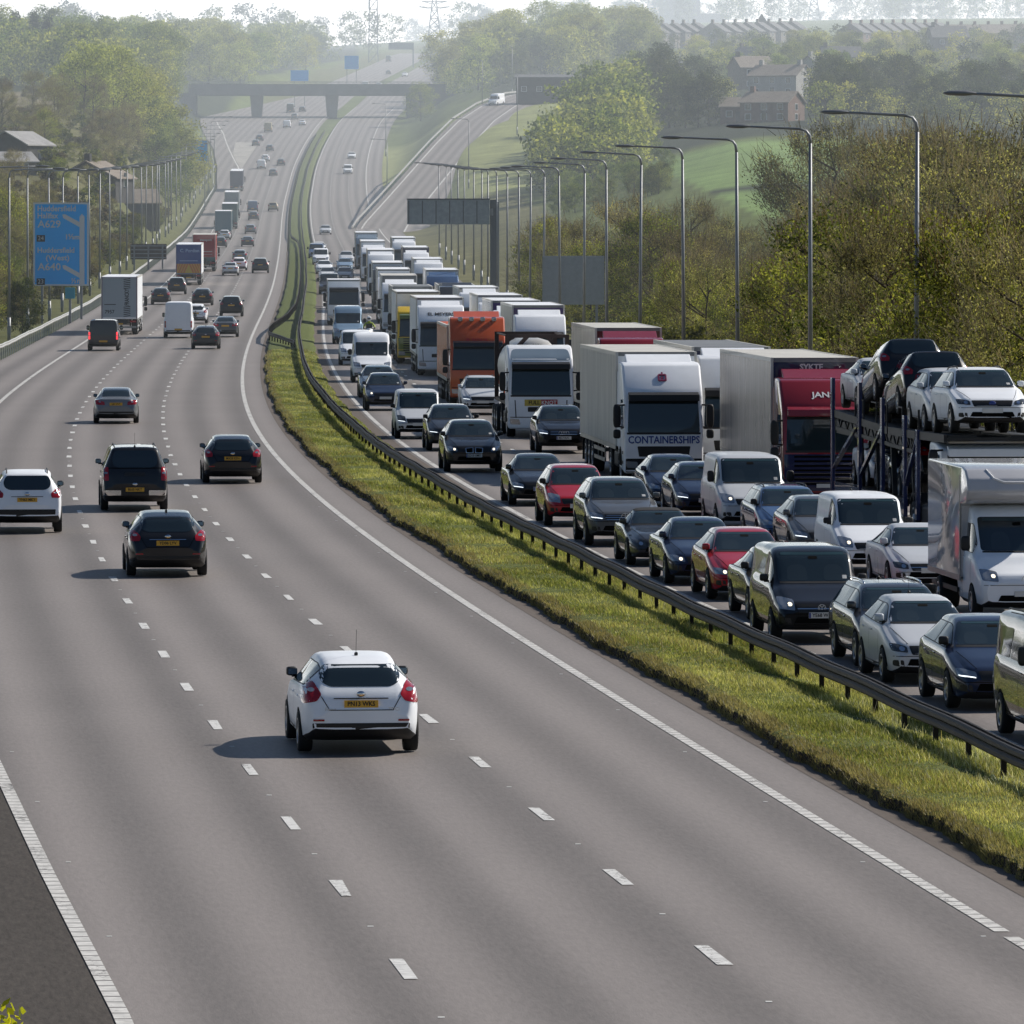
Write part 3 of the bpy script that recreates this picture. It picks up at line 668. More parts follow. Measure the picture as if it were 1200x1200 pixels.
    if lampbar:
        for x in (-.75, -.25, .25, .75):
            h = B.ray_cast(Vector((x, .55, 30)), Vector((0, 0, -1)))[0]
            ball('roof_lamp', LAMP if dk else LIT, cab, (x, .55 + .0, h.z + .1), .22, .12, .2)
    # chassis, tanks, wheels
    ch = MB().box(-.45, .45, -4.3, .9, .62, .95)
    ch.build('chassis', CHASSIS, root, bevel=.02)
    for sx in (-1, 1):
        MB().box(sx * .62, sx * 1.2, -2.6, -1.2, .42, .98).build('fuel_tank', STEEL if sx < 0 else CHASSIS, root, bevel=.12, seg=3)
        wheel(root, sx * (W - .19), 0, .51, .32, sx, 2)
        wheel(root, sx * (W - .28), -3.75, .51, .5, sx, 2)
        MB().prism([(-3.1, .6), (-3.2, 1.0), (-3.5, 1.2), (-4.0, 1.2), (-4.3, 1.0), (-4.4, .6), (-4.36, .6), (-4.26, .98), (-3.98, 1.15), (-3.52, 1.15), (-3.25, .98), (-3.14, .6)], sx * .7, sx * 1.22).build('mudguard', TRIM, root)
    if fair:
        MB().prism([(y0 - 1.5, H - .02), (y0 - 2.2, H + .24), (y0 - 2.25, H + .24), (y0 - 2.25, H - .06)], -W * .82, W * .82).build('wind_deflector', paint(head or color), root, bevel=.05, seg=2)
        for sx in (-1, 1): MB().box(sx * (W - .06), sx * (W - .02), y0 - 2.95, y0 - 2.27, 1.1, H - .3).build('side_fairing', paint(color), root, bevel=.015)
    return cab, B

def bumpmat(name, col, scale, strength, axis='Y', rough=.45, stain=0.0):
    if name in _M: return _M[name]
    m, nt, b = newmat(name); N = nt.nodes.new
    b.inputs['Roughness'].default_value = rough
    tc = N('ShaderNodeTexCoord'); wv = N('ShaderNodeTexWave'); wv.bands_direction = axis; wv.inputs['Scale'].default_value = scale; wv.inputs['Distortion'].default_value = .6
    nt.links.new(tc.outputs['Object'], wv.inputs['Vector'])
    bp = N('ShaderNodeBump'); bp.inputs['Strength'].default_value = strength; bp.inputs['Distance'].default_value = .05
    nt.links.new(wv.outputs['Fac'], bp.inputs['Height']); nt.links.new(bp.outputs['Normal'], b.inputs['Normal'])
    no = N('ShaderNodeTexNoise'); no.inputs['Scale'].default_value = .8; no.inputs['Detail'].default_value = 6
    mp = N('ShaderNodeMapping'); mp.inputs['Scale'].default_value = (1, 2.5, .35)
    nt.links.new(tc.outputs['Object'], mp.inputs['Vector']); nt.links.new(mp.outputs['Vector'], no.inputs['Vector'])
    r = N('ShaderNodeMapRange'); r.inputs['From Min'].default_value = .35; r.inputs['From Max'].default_value = .7; r.inputs['To Min'].default_value = 1.05; r.inputs['To Max'].default_value = 1 - max(stain, .12)
    nt.links.new(no.outputs['Fac'], r.inputs['Value'])
    v = N('ShaderNodeVectorMath'); v.operation = 'SCALE'; v.inputs[0].default_value = col
    nt.links.new(r.outputs['Result'], v.inputs['Scale']); nt.links.new(v.outputs['Vector'], b.inputs['Base Color'])
    _M[name] = m
    return m

def trailer(root, side='curtain_grey', front='white', roof='cream', y1=-1.15, length=13.6, kind='curtain', top=4.1, rear=None, detail=True):
    """semi-trailer body, front panel at y1"""
    W = 1.275; ye = y1 - length; zb = 1.12
    sm = {'curtain': bumpmat('curtain_' + side, PAINTS[side][0], 1.6, .35, stain=.35, rough=.27), 'box': bumpmat('boxside_' + side, PAINTS[side][0], .35, .12, stain=.15), 'container': bumpmat('corrugated_' + side, PAINTS[side][0], 2.2, .9, stain=.25)}.get(kind, paint(side))
    m = MB()
    x0, x1 = -W, W
    m.v = [(x0, ye, zb), (x1, ye, zb), (x1, y1, zb), (x0, y1, zb), (x0, ye, top), (x1, ye, top), (x1, y1, top), (x0, y1, top)]
    m.f = [[0, 3, 2, 1], [4, 5, 6, 7], [0, 1, 5, 4], [1, 2, 6, 5], [2, 3, 7, 6], [3, 0, 4, 7]]; m.m = [0, 2, 3, 0, 1, 0]; m.s = [False] * 6
    roofm = bumpmat('roof_' + roof, PAINTS[roof][0], .6, .15, stain=.3, rough=.6)
    body = m.build('trailer', [sm, paint(front), roofm, paint(rear or front)], root, bevel=.035, seg=2)
    if detail:
        fr = MB()
        for x in (-W, W - .07):
            fr.box(x - .003, x + .073, y1 - .07, y1 + .004, zb, top + .004); fr.box(x - .003, x + .073, ye - .004, ye + .07, zb, top + .004)
        for x in (-W - .006, W - .10): fr.box(x, x + .106, ye, y1, top - .10, top + .012)
        fr.build('trailer_frame', paint('cream') if side != 'navy' else paint('navy'), body)
        fr = MB().box(-W + .08, W - .08, y1 - .0, y1 + .012, top - .12, top + .008).build('front_rail', paint('midgrey'), body)
    for sx in (-1, 1):
        MB().box(sx * (W - .02), sx * (W + .004), ye + .1, y1 - .1, zb - .12, zb + .03).build('side_rail', STEEL, body)
    MB().box(-.5, .5, ye + .1, y1 - .8, .75, zb - .004).build('trailer_chassis', CHASSIS, root)
    for sx in (-1, 1):
        g = MB()
        for z in (.52, .82): g.box(sx * 1.20, sx * 1.23, ye + 4.6, y1 - 4.6, z - .06, z + .06)
        for y in np.linspace(ye + 4.7, y1 - 4.7, 4): g.box(sx * 1.17, sx * 1.20, y - .03, y + .03, .46, zb)
        g.build('side_guard', CHASSIS if kind == 'curtain' else STEEL, root)
        for i in range(3): wheel(root, sx * 1.06, ye + 1.9 + i * 1.31, .5, .38, sx, 2)
        MB().box(sx * .85, sx * 1.25, ye + .62, ye + .64, .25, .95).build('mudflap', TRIM, root)
        MB().box(sx * .75, sx * 1.18, ye - .03, ye + .03, .88, 1.02).build('tail_light', REDL, root)
        MB().box(sx * .45, sx * .55, y1 - 3.6, y1 - 3.45, .3, .9).build('landing_leg', CHASSIS, root)
    MB().box(-1.2, 1.2, ye + .02, ye + .12, .48, .62).build('under_run_bar', STEEL, root, bevel=.01)
    plate(root, 0, ye - .02, .78, None, False)
    return body, ye

def tank_container(root, y1=-1.0, length=7.2):
    W = 1.22; z0, z1 = 1.25, 3.85; ye = y1 - length
    TANKW = pbr('tank_white', (.55, .55, .54), .35, var=.12, vscale=2)
    FR = pbr('tank_frame', (.045, .028, .024), .6, var=.3)
    body = empty('tmp'); bpy.data.objects.remove(body)
    pr = [(0, .01), (.04, .5), (.16, .85), (.35, 1.06), (.6, 1.15), (length - .7, 1.15), (length - .4, 1.06), (length - .2, .85), (length - .08, .5), (length - .04, .01)]
    n = 32; zc = z0 + 1.3
    vs = [(r * math.cos(2 * PI * k / n), y1 - .05 - t * .98, zc + r * math.sin(2 * PI * k / n)) for t, r in pr for k in range(n)]
    fs = [(i * n + k, i * n + (k + 1) % n, (i + 1) * n + (k + 1) % n, (i + 1) * n + k) for i in range(len(pr) - 1) for k in range(n)]
    t = MB().add(vs, fs, 0, True).build('tank', TANKW, root)
    f = MB()
    for y in (y1, ye):
        for sx in (-1, 1):
            f.box(sx * (W - .08) - .08, sx * (W - .08) + .08, y - .08, y + .08, z0 - .05, z1)
            f.bar((sx * (W - .06), y, z1 - .9), (sx * .35, y, z1 - .05), .15); f.bar((sx * (W - .06), y, z0 + .9), (sx * .35, y, z0 + .05), .13)
        f.box(-W, W, y - .07, y + .07, z1 - .12, z1 + .0); f.box(-W, W, y - .07, y + .07, z0 - .05, z0 + .08)
    for sx in (-1, 1):
        f.bar((sx * (W - .08), y1, z0), (sx * (W - .08), ye, z0), .12); f.bar((sx * (W - .10), y1, z1 - .05), (sx * (W - .10), ye, z1 - .05), .06)
    f.build('tank_frame', FR, root)
    for s, z in (('22T6', z1 - .42), ('CH 1101 7', z1 - .62)): text_mesh('tank_lettering', s, .17, INK, t, (0, y1 + .02, z), (PI / 2, 0, PI))
    for sx, rz in ((-1, -PI / 2),):
        for i in range(4): text_mesh('tank_lettering', 'TANK 22', .2, REDINK, t, (-1.165, y1 - 2.4, zc + .45 - i * .3), (PI / 2, 0, -PI / 2), sx=.8)
    MB().box(-.5, .5, ye - 1.5, y1 - .5, .75, z0 - .06).build('trailer_chassis', CHASSIS, root)
    for sx in (-1, 1):
        for i in range(3): wheel(root, sx * 1.06, ye - .9 + i * 1.31, .5, .38, sx, 2)
        MB().box(sx * .8, sx * 1.18, y1 - 3.4, y1 - 2.2, .5, 1.1).build('tool_box', CHASSIS, root, bevel=.03)
    return t

def lorry(color, side='curtain_grey', front='white', roof='cream', kind='curtain', cab=True, **k):
    root = empty('articulated_lorry')
    tk = {a: k.pop(a) for a in ('y1', 'length', 'top', 'rear') if a in k}
    B = None
    c, B = truck_cab(root, color, **k)
    if kind == 'tank': tr = tank_container(root); ye = -8.2 - 1.5
    else: tr, ye = trailer(root, side, front, roof, kind=kind, **tk)
    root['fy'] = 0.0; root['ry'] = ye + 1.9
    return root, c, tr, ye, B

def luton_van():
    root, B, lut, body = make_vehicle('cabvan', 'white', rear=False, lit=1, text=None, opt=('nofog', 'plain'), badge='star')
    root.name = 'box_van'
    s = STY['cabvan']; mid = s['fo'] + s['wb'] / 2
    yb = mid - 2.05; ye = yb - 4.3; W = 1.06; zb, zt = .78, 3.10
    LB = pbr('luton_panel', (.50, .50, .52), .10, 0, .5, var=.04)
    # box with a rounded wind-swept front over the cab
    pr = [(yb, zb), (yb, 2.30), (yb + .55, 2.34), (yb + .86, 2.42), (yb + 1.0, 2.6), (yb + .92, 2.86), (yb + .62, 3.04), (yb + .2, zt), (ye, zt), (ye, zb)]
    m = MB().prism(pr, -W, W)
    bx = m.build('box_body', LB, root, bevel=.05, seg=3)
    for p in bx.data.polygons: p.use_smooth = True
    try: bx.data.set_sharp_from_angle(angle=.9)
    except Exception: pass
    B2 = bvh_of(bx)
    # raised moulding on the roof front
    pts = [(-.62, 3.03), (-.5, 2.86), (-.3, 2.78), (.3, 2.78), (.5, 2.86), (.62, 3.03)]
    q = [B2.ray_cast(Vector((x, 30, z)), Vector((0, -1, 0)))[0] for x, z in pts]
    MB().tube([v + Vector((0, .012, .005)) for v in q], .022, 6).build('roof_moulding', WHITEINK, bx)
    for sx in (-1, 1):
        MB().box(sx * (W - .03), sx * (W + .006), ye + .02, yb - .02, zb - .06, zb + .05).build('box_rail', STEEL, bx)
        MB().box(sx * (W - .02), sx * (W + .006), yb - .05, yb + .006, zb, 2.9).build('corner_trim', STEEL, bx)
        wheel(root, sx * .86, -s['wb'] / 2, .345, .42, sx, 2)
        MB().box(sx * .98, sx * 1.02, ye + .3, yb - .6, .45, .55).build('side_guard', CHASSIS, root)
    MB().box(-.5, .5, ye + .1, yb + .6, .45, zb - .004).build('chassis', CHASSIS, root)
    MB().box(-W * .95, W * .95, ye - .01, ye + .02, zb + .05, zt - .1).build('roller_door', paint('silver'), bx)
    for a in range(-3, 4):
        pass
    return root

def car_transporter():
    root = empty('car_transporter')
    c, B = truck_cab(root, 'white', H=2.62, fair=False, grille='dark', visor='white', ws=(1.45, 2.46))
    PB = paint('post_blue'); D = CHASSIS
    # over-cab deck and the two-deck trailer behind it
    def deck(name, y0, y1, z0, z1, w=1.18):
        m = MB()
        for sx in (-1, 1):
            m.bar((sx * (w - .4), y0, z0), (sx * (w - .4), y1, z1), .72, .09)
            m.bar((sx * (w + .03), y0, z0 - .04), (sx * (w + .03), y1, z1 - .04), .09, .2)
        for i in range(9):
            t = i / 8; m.bar((-w, y0 + (y1 - y0) * t, z0 + (z1 - z0) * t - .05), (w, y0 + (y1 - y0) * t, z0 + (z1 - z0) * t - .05), .08, .08)
        return m.build(name, D, root)
    deck('head_ramp', 1.75, -3.0, 2.80, 2.74); deck('upper_deck', -3.25, -8.1, 2.74, 2.7); deck('upper_deck', -8.3, -19.3, 2.70, 2.86)
    deck('lower_deck', -4.8, -19.4, .95, .80)
    for sx in (-1, 1):
        m = MB()
        for k in range(11):
            y = -3.4 - k * 1.36; z = 2.70 if y > -8 else 2.72 + (-8.3 - y) * .02
            m.bar((sx * 1.22, y, z - .05), (sx * 1.22, y - .68, z - .42), .05).bar((sx * 1.22, y - .68, z - .42), (sx * 1.22, y - 1.36, z - .05), .05)
        for a_, b_ in ((-5.2, -8.7), (-9.3, -13.1), (-13.7, -18.6)): MB().box(sx * 1.19, sx * 1.21, b_, a_, 2.28, 2.62).build('deck_side_panel', D, root)
        m.bar((sx * 1.22, -3.4, 2.26), (sx * 1.22, -18.4, 2.42), .07, .10)
        m.build('deck_truss', D, root)
        for y in (-4.2, -7.9, -10.8, -14.1): MB().bar((sx * 1.16, y, 2.6), (sx * 1.16, y + .5, 1.0), .13).build('hydraulic_ram', D, root)
        for y in (-5.6, -8.4, -10.4, -12.9, -14.6): MB().bar((sx * 1.23, y, 2.75), (sx * 1.23, y, 3.35), .04).bar((sx * 1.23, y, 3.33), (sx * 1.23, y - 1.0, 3.33), .035).build('hand_rail', D, root)
    for y, h in ((-2.6, 2.85), (-4.9, 3.15), (-9.0, 3.5), (-13.4, 3.8), (-18.9, 3.8)):
        for sx in (-1, 1):
            m = MB().box(sx * 1.27 - .05, sx * 1.27 + .05, y - .15, y + .15, .55, h)
            p = m.build('deck_post', PB, root, bevel=.015)
    for y0, y1 in ((-2.6, -4.9), (-9.0, -13.4), (-13.4, -18.9)):
        for sx in (-1, 1): MB().bar((sx * 1.25, y0, 2.75), (sx * 1.25, y1, 1.3), .10).build('deck_brace', PB, root)
    for sx in (-1, 1):
        MB().box(sx * 1.24, sx * 1.28, -19.4, -4.6, .55, .95).build('side_skirt', PB, root)
        for y in (-11.9, -13.2): wheel(root, sx * 1.07, y, .42, .36, sx, 2)
        MB().bar((sx * 1.2, -2.9, 2.7), (sx * 1.2, -2.9, 3.35), .05).build('guard_rail_post', D, root)
    MB().box(-1.2, 1.2, -19.7, -19.5, .5, .95).build('rear_bumper', D, root)
    MB().box(-1.1, 1.1, 1.0, 1.5, 2.63, 2.70).build('roof_beam', STEEL, root, bevel=.02)
    root['fy'] = 0.0; root['ry'] = -11
    return root
# ------------------------------------------------------------------ the ground, carriageways and markings
def ground_mat(name, stops, scale, rough=.9, bump=.3, bscale=3, extra=None):
    m, nt, b = newmat(name); N = nt.nodes.new; b.inputs['Roughness'].default_value = rough; b.inputs['Specular IOR Level'].default_value = .15
    tc = N('ShaderNodeTexCoord'); n = N('ShaderNodeTexNoise'); n.inputs['Scale'].default_value = scale; n.inputs['Detail'].default_value = 9; n.inputs['Roughness'].default_value = .68
    nt.links.new(tc.outputs['Object'], n.inputs['Vector'])
    cr = N('ShaderNodeValToRGB'); e = cr.color_ramp.elements
    while len(e) < len(stops): e.new(.5)
    for q, (p, c) in zip(e, stops): q.position = p; q.color = (*c, 1)
    nt.links.new(n.outputs['Fac'], cr.inputs['Fac']); nt.links.new(cr.outputs['Color'], b.inputs['Base Color'])
    n2 = N('ShaderNodeTexNoise'); n2.inputs['Scale'].default_value = bscale; n2.inputs['Detail'].default_value = 6; nt.links.new(tc.outputs['Object'], n2.inputs['Vector'])
    bp = N('ShaderNodeBump'); bp.inputs['Strength'].default_value = bump; nt.links.new(n2.outputs['Fac'], bp.inputs['Height']); nt.links.new(bp.outputs['Normal'], b.inputs['Normal'])
    return m
def asphalt_mat(name, base, light, track=.1, grain=.28, rough=.62, spec=.3):
    """UV: u metres across, v metres along"""
    m, nt, b = newmat(name); N = nt.nodes.new; L = nt.links.new
    b.inputs['Specular IOR Level'].default_value = spec
    uv = N('ShaderNodeUVMap'); uv.uv_map = 'UVMap'
    sep = N('ShaderNodeSeparateXYZ'); L(uv.outputs['UV'], sep.inputs[0])
    # long streaks worn by the wheels
    mp = N('ShaderNodeMapping'); mp.inputs['Scale'].default_value = (1.0, .004, 1); L(uv.outputs['UV'], mp.inputs['Vector'])
    ns = N('ShaderNodeTexNoise'); ns.inputs['Scale'].default_value = .9; ns.inputs['Detail'].default_value = 4; L(mp.outputs['Vector'], ns.inputs['Vector'])
    ms = N('ShaderNodeMath'); ms.operation = 'MULTIPLY'; ms.inputs[1].default_value = 2 * PI / 1.78; L(sep.outputs['X'], ms.inputs[0])
    sn = N('ShaderNodeMath'); sn.operation = 'SINE'; L(ms.outputs[0], sn.inputs[0])
    a1 = N('ShaderNodeMath'); a1.operation = 'MULTIPLY_ADD'; a1.inputs[1].default_value = track; a1.inputs[2].default_value = 0; L(sn.outputs[0], a1.inputs[0])
    a2 = N('ShaderNodeMath'); a2.operation = 'MULTIPLY_ADD'; a2.inputs[1].default_value = .45; L(ns.outputs['Fac'], a2.inputs[0]); L(a1.outputs[0], a2.inputs[2])
    # grain and blotches
    g = N('ShaderNodeTexNoise'); g.inputs['Scale'].default_value = 1.0; g.inputs['Detail'].default_value = 4; g.inputs['Roughness'].default_value = .85; gm = N('ShaderNodeMapping'); gm.inputs['Scale'].default_value = (13, 2.2, 1); L(uv.outputs['UV'], gm.inputs['Vector']); L(gm.outputs['Vector'], g.inputs['Vector'])
    a3 = N('ShaderNodeMath'); a3.operation = 'MULTIPLY_ADD'; a3.inputs[1].default_value = grain * 2; L(g.outputs['Fac'], a3.inputs[0]); L(a2.outputs[0], a3.inputs[2])
    bl = N('ShaderNodeTexNoise'); bl.inputs['Scale'].default_value = .11; bl.inputs['Detail'].default_value = 5; L(uv.outputs['UV'], bl.inputs['Vector'])
    a4 = N('ShaderNodeMath'); a4.operation = 'MULTIPLY_ADD'; a4.inputs[1].default_value = .3; L(bl.outputs['Fac'], a4.inputs[0]); L(a3.outputs[0], a4.inputs[2])
    r = N('ShaderNodeMapRange'); mid = .225 + grain + .15; r.inputs['From Min'].default_value = mid - .48; r.inputs['From Max'].default_value = mid + .48; L(a4.outputs[0], r.inputs['Value'])
    mx = N('ShaderNodeMix'); mx.data_type = 'RGBA'; mx.inputs['A'].default_value = (*base, 1); mx.inputs['B'].default_value = (*light, 1); L(r.outputs['Result'], mx.inputs['Factor']); L(mx.outputs['Result'], b.inputs['Base Color'])
    b.inputs['Roughness'].default_value = rough
    bp = N('ShaderNodeBump'); bp.inputs['Strength'].default_value = .25; bp.inputs['Distance'].default_value = .02; L(g.outputs['Fac'], bp.inputs['Height']); L(bp.outputs['Normal'], b.inputs['Normal'])
    return m
def rib_mat(name, col, dark, period, frac):
    m, nt, b = newmat(name); N = nt.nodes.new; L = nt.links.new; b.inputs['Roughness'].default_value = .6
    uv = N('ShaderNodeUVMap'); uv.uv_map = 'UVMap'; sep = N('ShaderNodeSeparateXYZ'); L(uv.outputs['UV'], sep.inputs[0])
    d = N('ShaderNodeMath'); d.operation = 'DIVIDE'; d.inputs[1].default_value = period; L(sep.outputs['Y'], d.inputs[0])
    f = N('ShaderNodeMath'); f.operation = 'FRACT'; L(d.outputs[0], f.inputs[0])
    c = N('ShaderNodeMath'); c.operation = 'LESS_THAN'; c.inputs[1].default_value = frac; L(f.outputs[0], c.inputs[0])
    n = N('ShaderNodeTexNoise'); n.inputs['Scale'].default_value = 6; n.inputs['Detail'].default_value = 6; L(uv.outputs['UV'], n.inputs['Vector'])
    r = N('ShaderNodeMapRange'); r.inputs['From Min'].default_value = .3; r.inputs['From Max'].default_value = .75; r.inputs['To Min'].default_value = 1; r.inputs['To Max'].default_value = .62; L(n.outputs['Fac'], r.inputs['Value'])
    v = N('ShaderNodeVectorMath'); v.operation = 'SCALE'; v.inputs[0].default_value = col; L(r.outputs['Result'], v.inputs['Scale'])
    n3 = N('ShaderNodeTexNoise'); n3.inputs['Scale'].default_value = 9; n3.inputs['Detail'].default_value = 7; n3.inputs['Roughness'].default_value = .75; L(uv.outputs['UV'], n3.inputs['Vector'])
    n4 = N('ShaderNodeTexNoise'); n4.inputs['Scale'].default_value = .35; L(uv.outputs['UV'], n4.inputs['Vector']); s4 = N('ShaderNodeMath'); s4.operation = 'MULTIPLY_ADD'; s4.inputs[1].default_value = .35; L(n4.outputs['Fac'], s4.inputs[0]); L(n3.outputs['Fac'], s4.inputs[2])
    g3 = N('ShaderNodeMath'); g3.operation = 'GREATER_THAN'; g3.inputs[1].default_value = .765; L(s4.outputs[0], g3.inputs[0]); c2 = N('ShaderNodeMath'); c2.operation = 'MAXIMUM'; L(c.outputs[0], c2.inputs[0]); L(g3.outputs[0], c2.inputs[1])
    mx = N('ShaderNodeMix'); mx.data_type = 'RGBA'; L(c2.outputs[0], mx.inputs['Factor']); L(v.outputs['Vector'], mx.inputs['A']); mx.inputs['B'].default_value = (*dark, 1); L(mx.outputs['Result'], b.inputs['Base Color'])
    return m

def yrange(a, b):
    out = [a]
    while out[-1] < b: out.append(out[-1] + max(1.0, out[-1] * .012))
    out[-1] = b
    return np.array(out)
def strip(name, o0, o1, a, b, mat, z=0.0, kind='structure', nx=1, zf=None, ys=None, ref=None):
    """sheet between lateral offsets o0 and o1 (numbers or functions of distance)"""
    ys = yrange(a, b) if ys is None else ys
    f0 = o0 if callable(o0) else (lambda y: y * 0 + o0); f1 = o1 if callable(o1) else (lambda y: y * 0 + o1)
    rx = (ref or R)(ys); zz = zroad(ys) if zf is None else zf(ys)
    t = np.linspace(0, 1, nx + 1)
    off = f0(ys)[:, None] * (1 - t) + f1(ys)[:, None] * t
    v = np.stack([rx[:, None] + off, np.repeat(ys[:, None], nx + 1, 1), np.repeat(zz[:, None] + z, nx + 1, 1)], 2).reshape(-1, 3)
    n = len(ys); i = np.arange(n - 1)[:, None]; j = np.arange(nx)[None, :]; k = nx + 1
    fc = np.stack([i * k + j, i * k + j + 1, (i + 1) * k + j + 1, (i + 1) * k + j], 2).reshape(-1, 4)
    uv = np.stack([off.ravel(), np.repeat(ys, k)], 1)
    return np_mesh(name, v, fc, mat, uv=uv, kind=kind, smooth=True)

ROADM = asphalt_mat('asphalt', (.126, .112, .102), (.280, .249, .232), track=.24, grain=.5)
SHOULDM = asphalt_mat('asphalt_near_shoulder', (.018, .015, .012), (.115, .098, .083), track=.03, grain=.75, rough=.8, spec=.2)
DIRTM = asphalt_mat('asphalt_dirt', (.085, .070, .060), (.19, .16, .138), track=.05, grain=.4, rough=.85, spec=.2)
LINEM = rib_mat('road_paint', (.72, .70, .66), (.12, .108, .098), .5, .14)
DASHM = rib_mat('road_paint_plain', (.76, .75, .72), (.15, .135, .124), .5, -1)
EARTHM = ground_mat('earth', [(.3, (.012, .009, .006)), (.7, (.05, .038, .026))], 6, bump=.8, bscale=9)
FAR = 3300
# near carriageway (traffic driving away) with its hard shoulder, and the queueing one
LE = -10.95                                    # nearside edge line
wid = lambda y: np.interp(y, [0, 1380, 1490, 1600, 1700, 1820, 2000, 6000], [0, 0, -2.4, -6.5, -12.5, -19, 0, 0])      # the exit lane opening beyond the nose
lef = lambda y: np.interp(y, [40, 70, 85, 105, 320, 700, 1300, 9000], [-10.3, -10.47, -10.72, -10.98, -11.1, -11.0, LE, LE])
strip('road', lambda y: lef(y) + .05, 1.05, 40, FAR, ROADM, 0, nx=6)
strip('hard_shoulder', lambda y: LE - 3.4 + wid(y), lambda y: lef(y) + .05, 40, 300, SHOULDM, -.004, nx=3)
strip('hard_shoulder', lambda y: LE - 3.4 + wid(y), lambda y: lef(y) + .05, 300, FAR, ROADM, -.004, nx=3)
strip('road', 4.75, 15.9, 40, FAR, ROADM, 0, nx=6)
strip('hard_shoulder', 15.9, 19.3, 40, FAR, ROADM, -.004, nx=2)
strip('gutter', .95, 1.75, 40, 900, DIRTM, .004, nx=1)
strip('gutter', 4.15, 4.82, 40, 900, DIRTM, .004, nx=1)
strip('edge_marking', -.09, .09, 40, 77.5, LINEM, .008)
strip('edge_marking', -.09, .09, 78.1, 1900, LINEM, .008)
strip('edge_marking', lambda y: lef(y) - .09, lambda y: lef(y) + .09, 40, 1310, LINEM, .008)
strip('edge_marking', 4.92, 5.10, 40, 1900, LINEM, .008)
strip('edge_marking', 15.8, 16.0, 40, 1900, LINEM, .008)
strip('edge_marking', lambda y: np.interp(y, [1455, 1490, 1700, 1800], [LE, -12.2, -22, -28]) - .15, lambda y: np.interp(y, [1455, 1490, 1700, 1800], [LE, -12.2, -22, -28]) + .15, 1455, 1790, LINEM, .010)
strip('chevron_area', lambda y: np.interp(y, [1480, 1560, 1640], [-11.3, -15.2, -17]), lambda y: y * 0 + LE - .2, 1480, 1640, pbr('chevron_paint', (.32, .30, .27), .7, var=.3, vscale=.3), .007)
def dashes(name, off, a, b, ln=2.0, gap=9.0, w=.15):
    m = []; fs = []; uv = []
    y = a
    while y < b:
        base = len(m)
        jit = RNG.normal(0, .012, 4)
        for q, (yy, xx) in enumerate(((y, off - w / 2), (y, off + w / 2), (y + ln, off + w / 2), (y + ln, off - w / 2))):
            m.append(tuple(on_road(xx + jit[q], yy, .008))); uv.append((xx, yy))
        fs.append((base, base + 1, base + 2, base + 3)); y += gap
    return np_mesh(name, m, fs, DASHM, uv=uv, kind='structure')
for off, ph in ((-7.2, 64.2), (-3.65, 65.6), (8.65, 62), (12.3, 66)): dashes('lane_marking', off, ph, 1900)
# reflecting studs between the dashes
sm = MB()
for off, ph in ((-7.2, 64.2), (-3.65, 65.6)):
    y = ph + 5.5
    while y < 330:
        p = on_road(off, y); sm.box(p.x - .035, p.x + .035, p.y - .05, p.y + .05, .002, .006); y += 9
for off in (None, -.3):
    y = 68.6
    while y < 200:
        p = on_road(float(lef(y)) + .33 if off is None else off, y); sm.box(p.x - .03, p.x + .03, p.y - .04, p.y + .04, .002, .006); y += 9
sm.build('road_stud', pbr('stud', (.6, .6, .58), .8, spec=.1), None, kind='structure')

# slip road climbing away on the far side
_sp = [(432, 276, 1090), (440, 262, 1120), (463, 235, 1185), (497, 195, 1262), (520, 168, 1325), (545, 142, 1395), (572, 124, 1470), (604, 112, 1545), (660, 106, 1640), (760, 100, 1760)]
_sP = np.array([tuple(at(px + 14, py, d)) for px, py, d in _sp])
def slip_pt(t, off=0, z=0):
    k = np.arange(len(_sP)); p = np.array([np.interp(t, k, _sP[:, c]) for c in range(3)])
    q = np.array([np.interp(t + .05, k, _sP[:, c]) for c in range(3)]) - np.array([np.interp(t - .05, k, _sP[:, c]) for c in range(3)])
    n = np.array([q[1], -q[0], 0]); n /= np.linalg.norm(n)
    return p + n * off + np.array([0, 0, z])
def slip_strip(name, o0, o1, z, mat, kind='structure', a=0, b=None):
    ts = np.linspace(a, b if b else len(_sP) - 1, 60); v = []
    for t in ts: v += [slip_pt(t, o0, z), slip_pt(t, o1, z)]
    fs = [(2 * i, 2 * i + 1, 2 * i + 3, 2 * i + 2) for i in range(59)]
    return np_mesh(name, v, fs, mat, uv=[(o, t * 70) for t in ts for o in (o0, o1)], kind=kind, smooth=True)
slip_strip('slip_road', -4.6, 7.2, .12, ROADM)
slip_strip('edge_marking', -3.8, -3.5, .13, LINEM)
slip_strip('edge_marking', 3.4, 3.7, .13, LINEM)

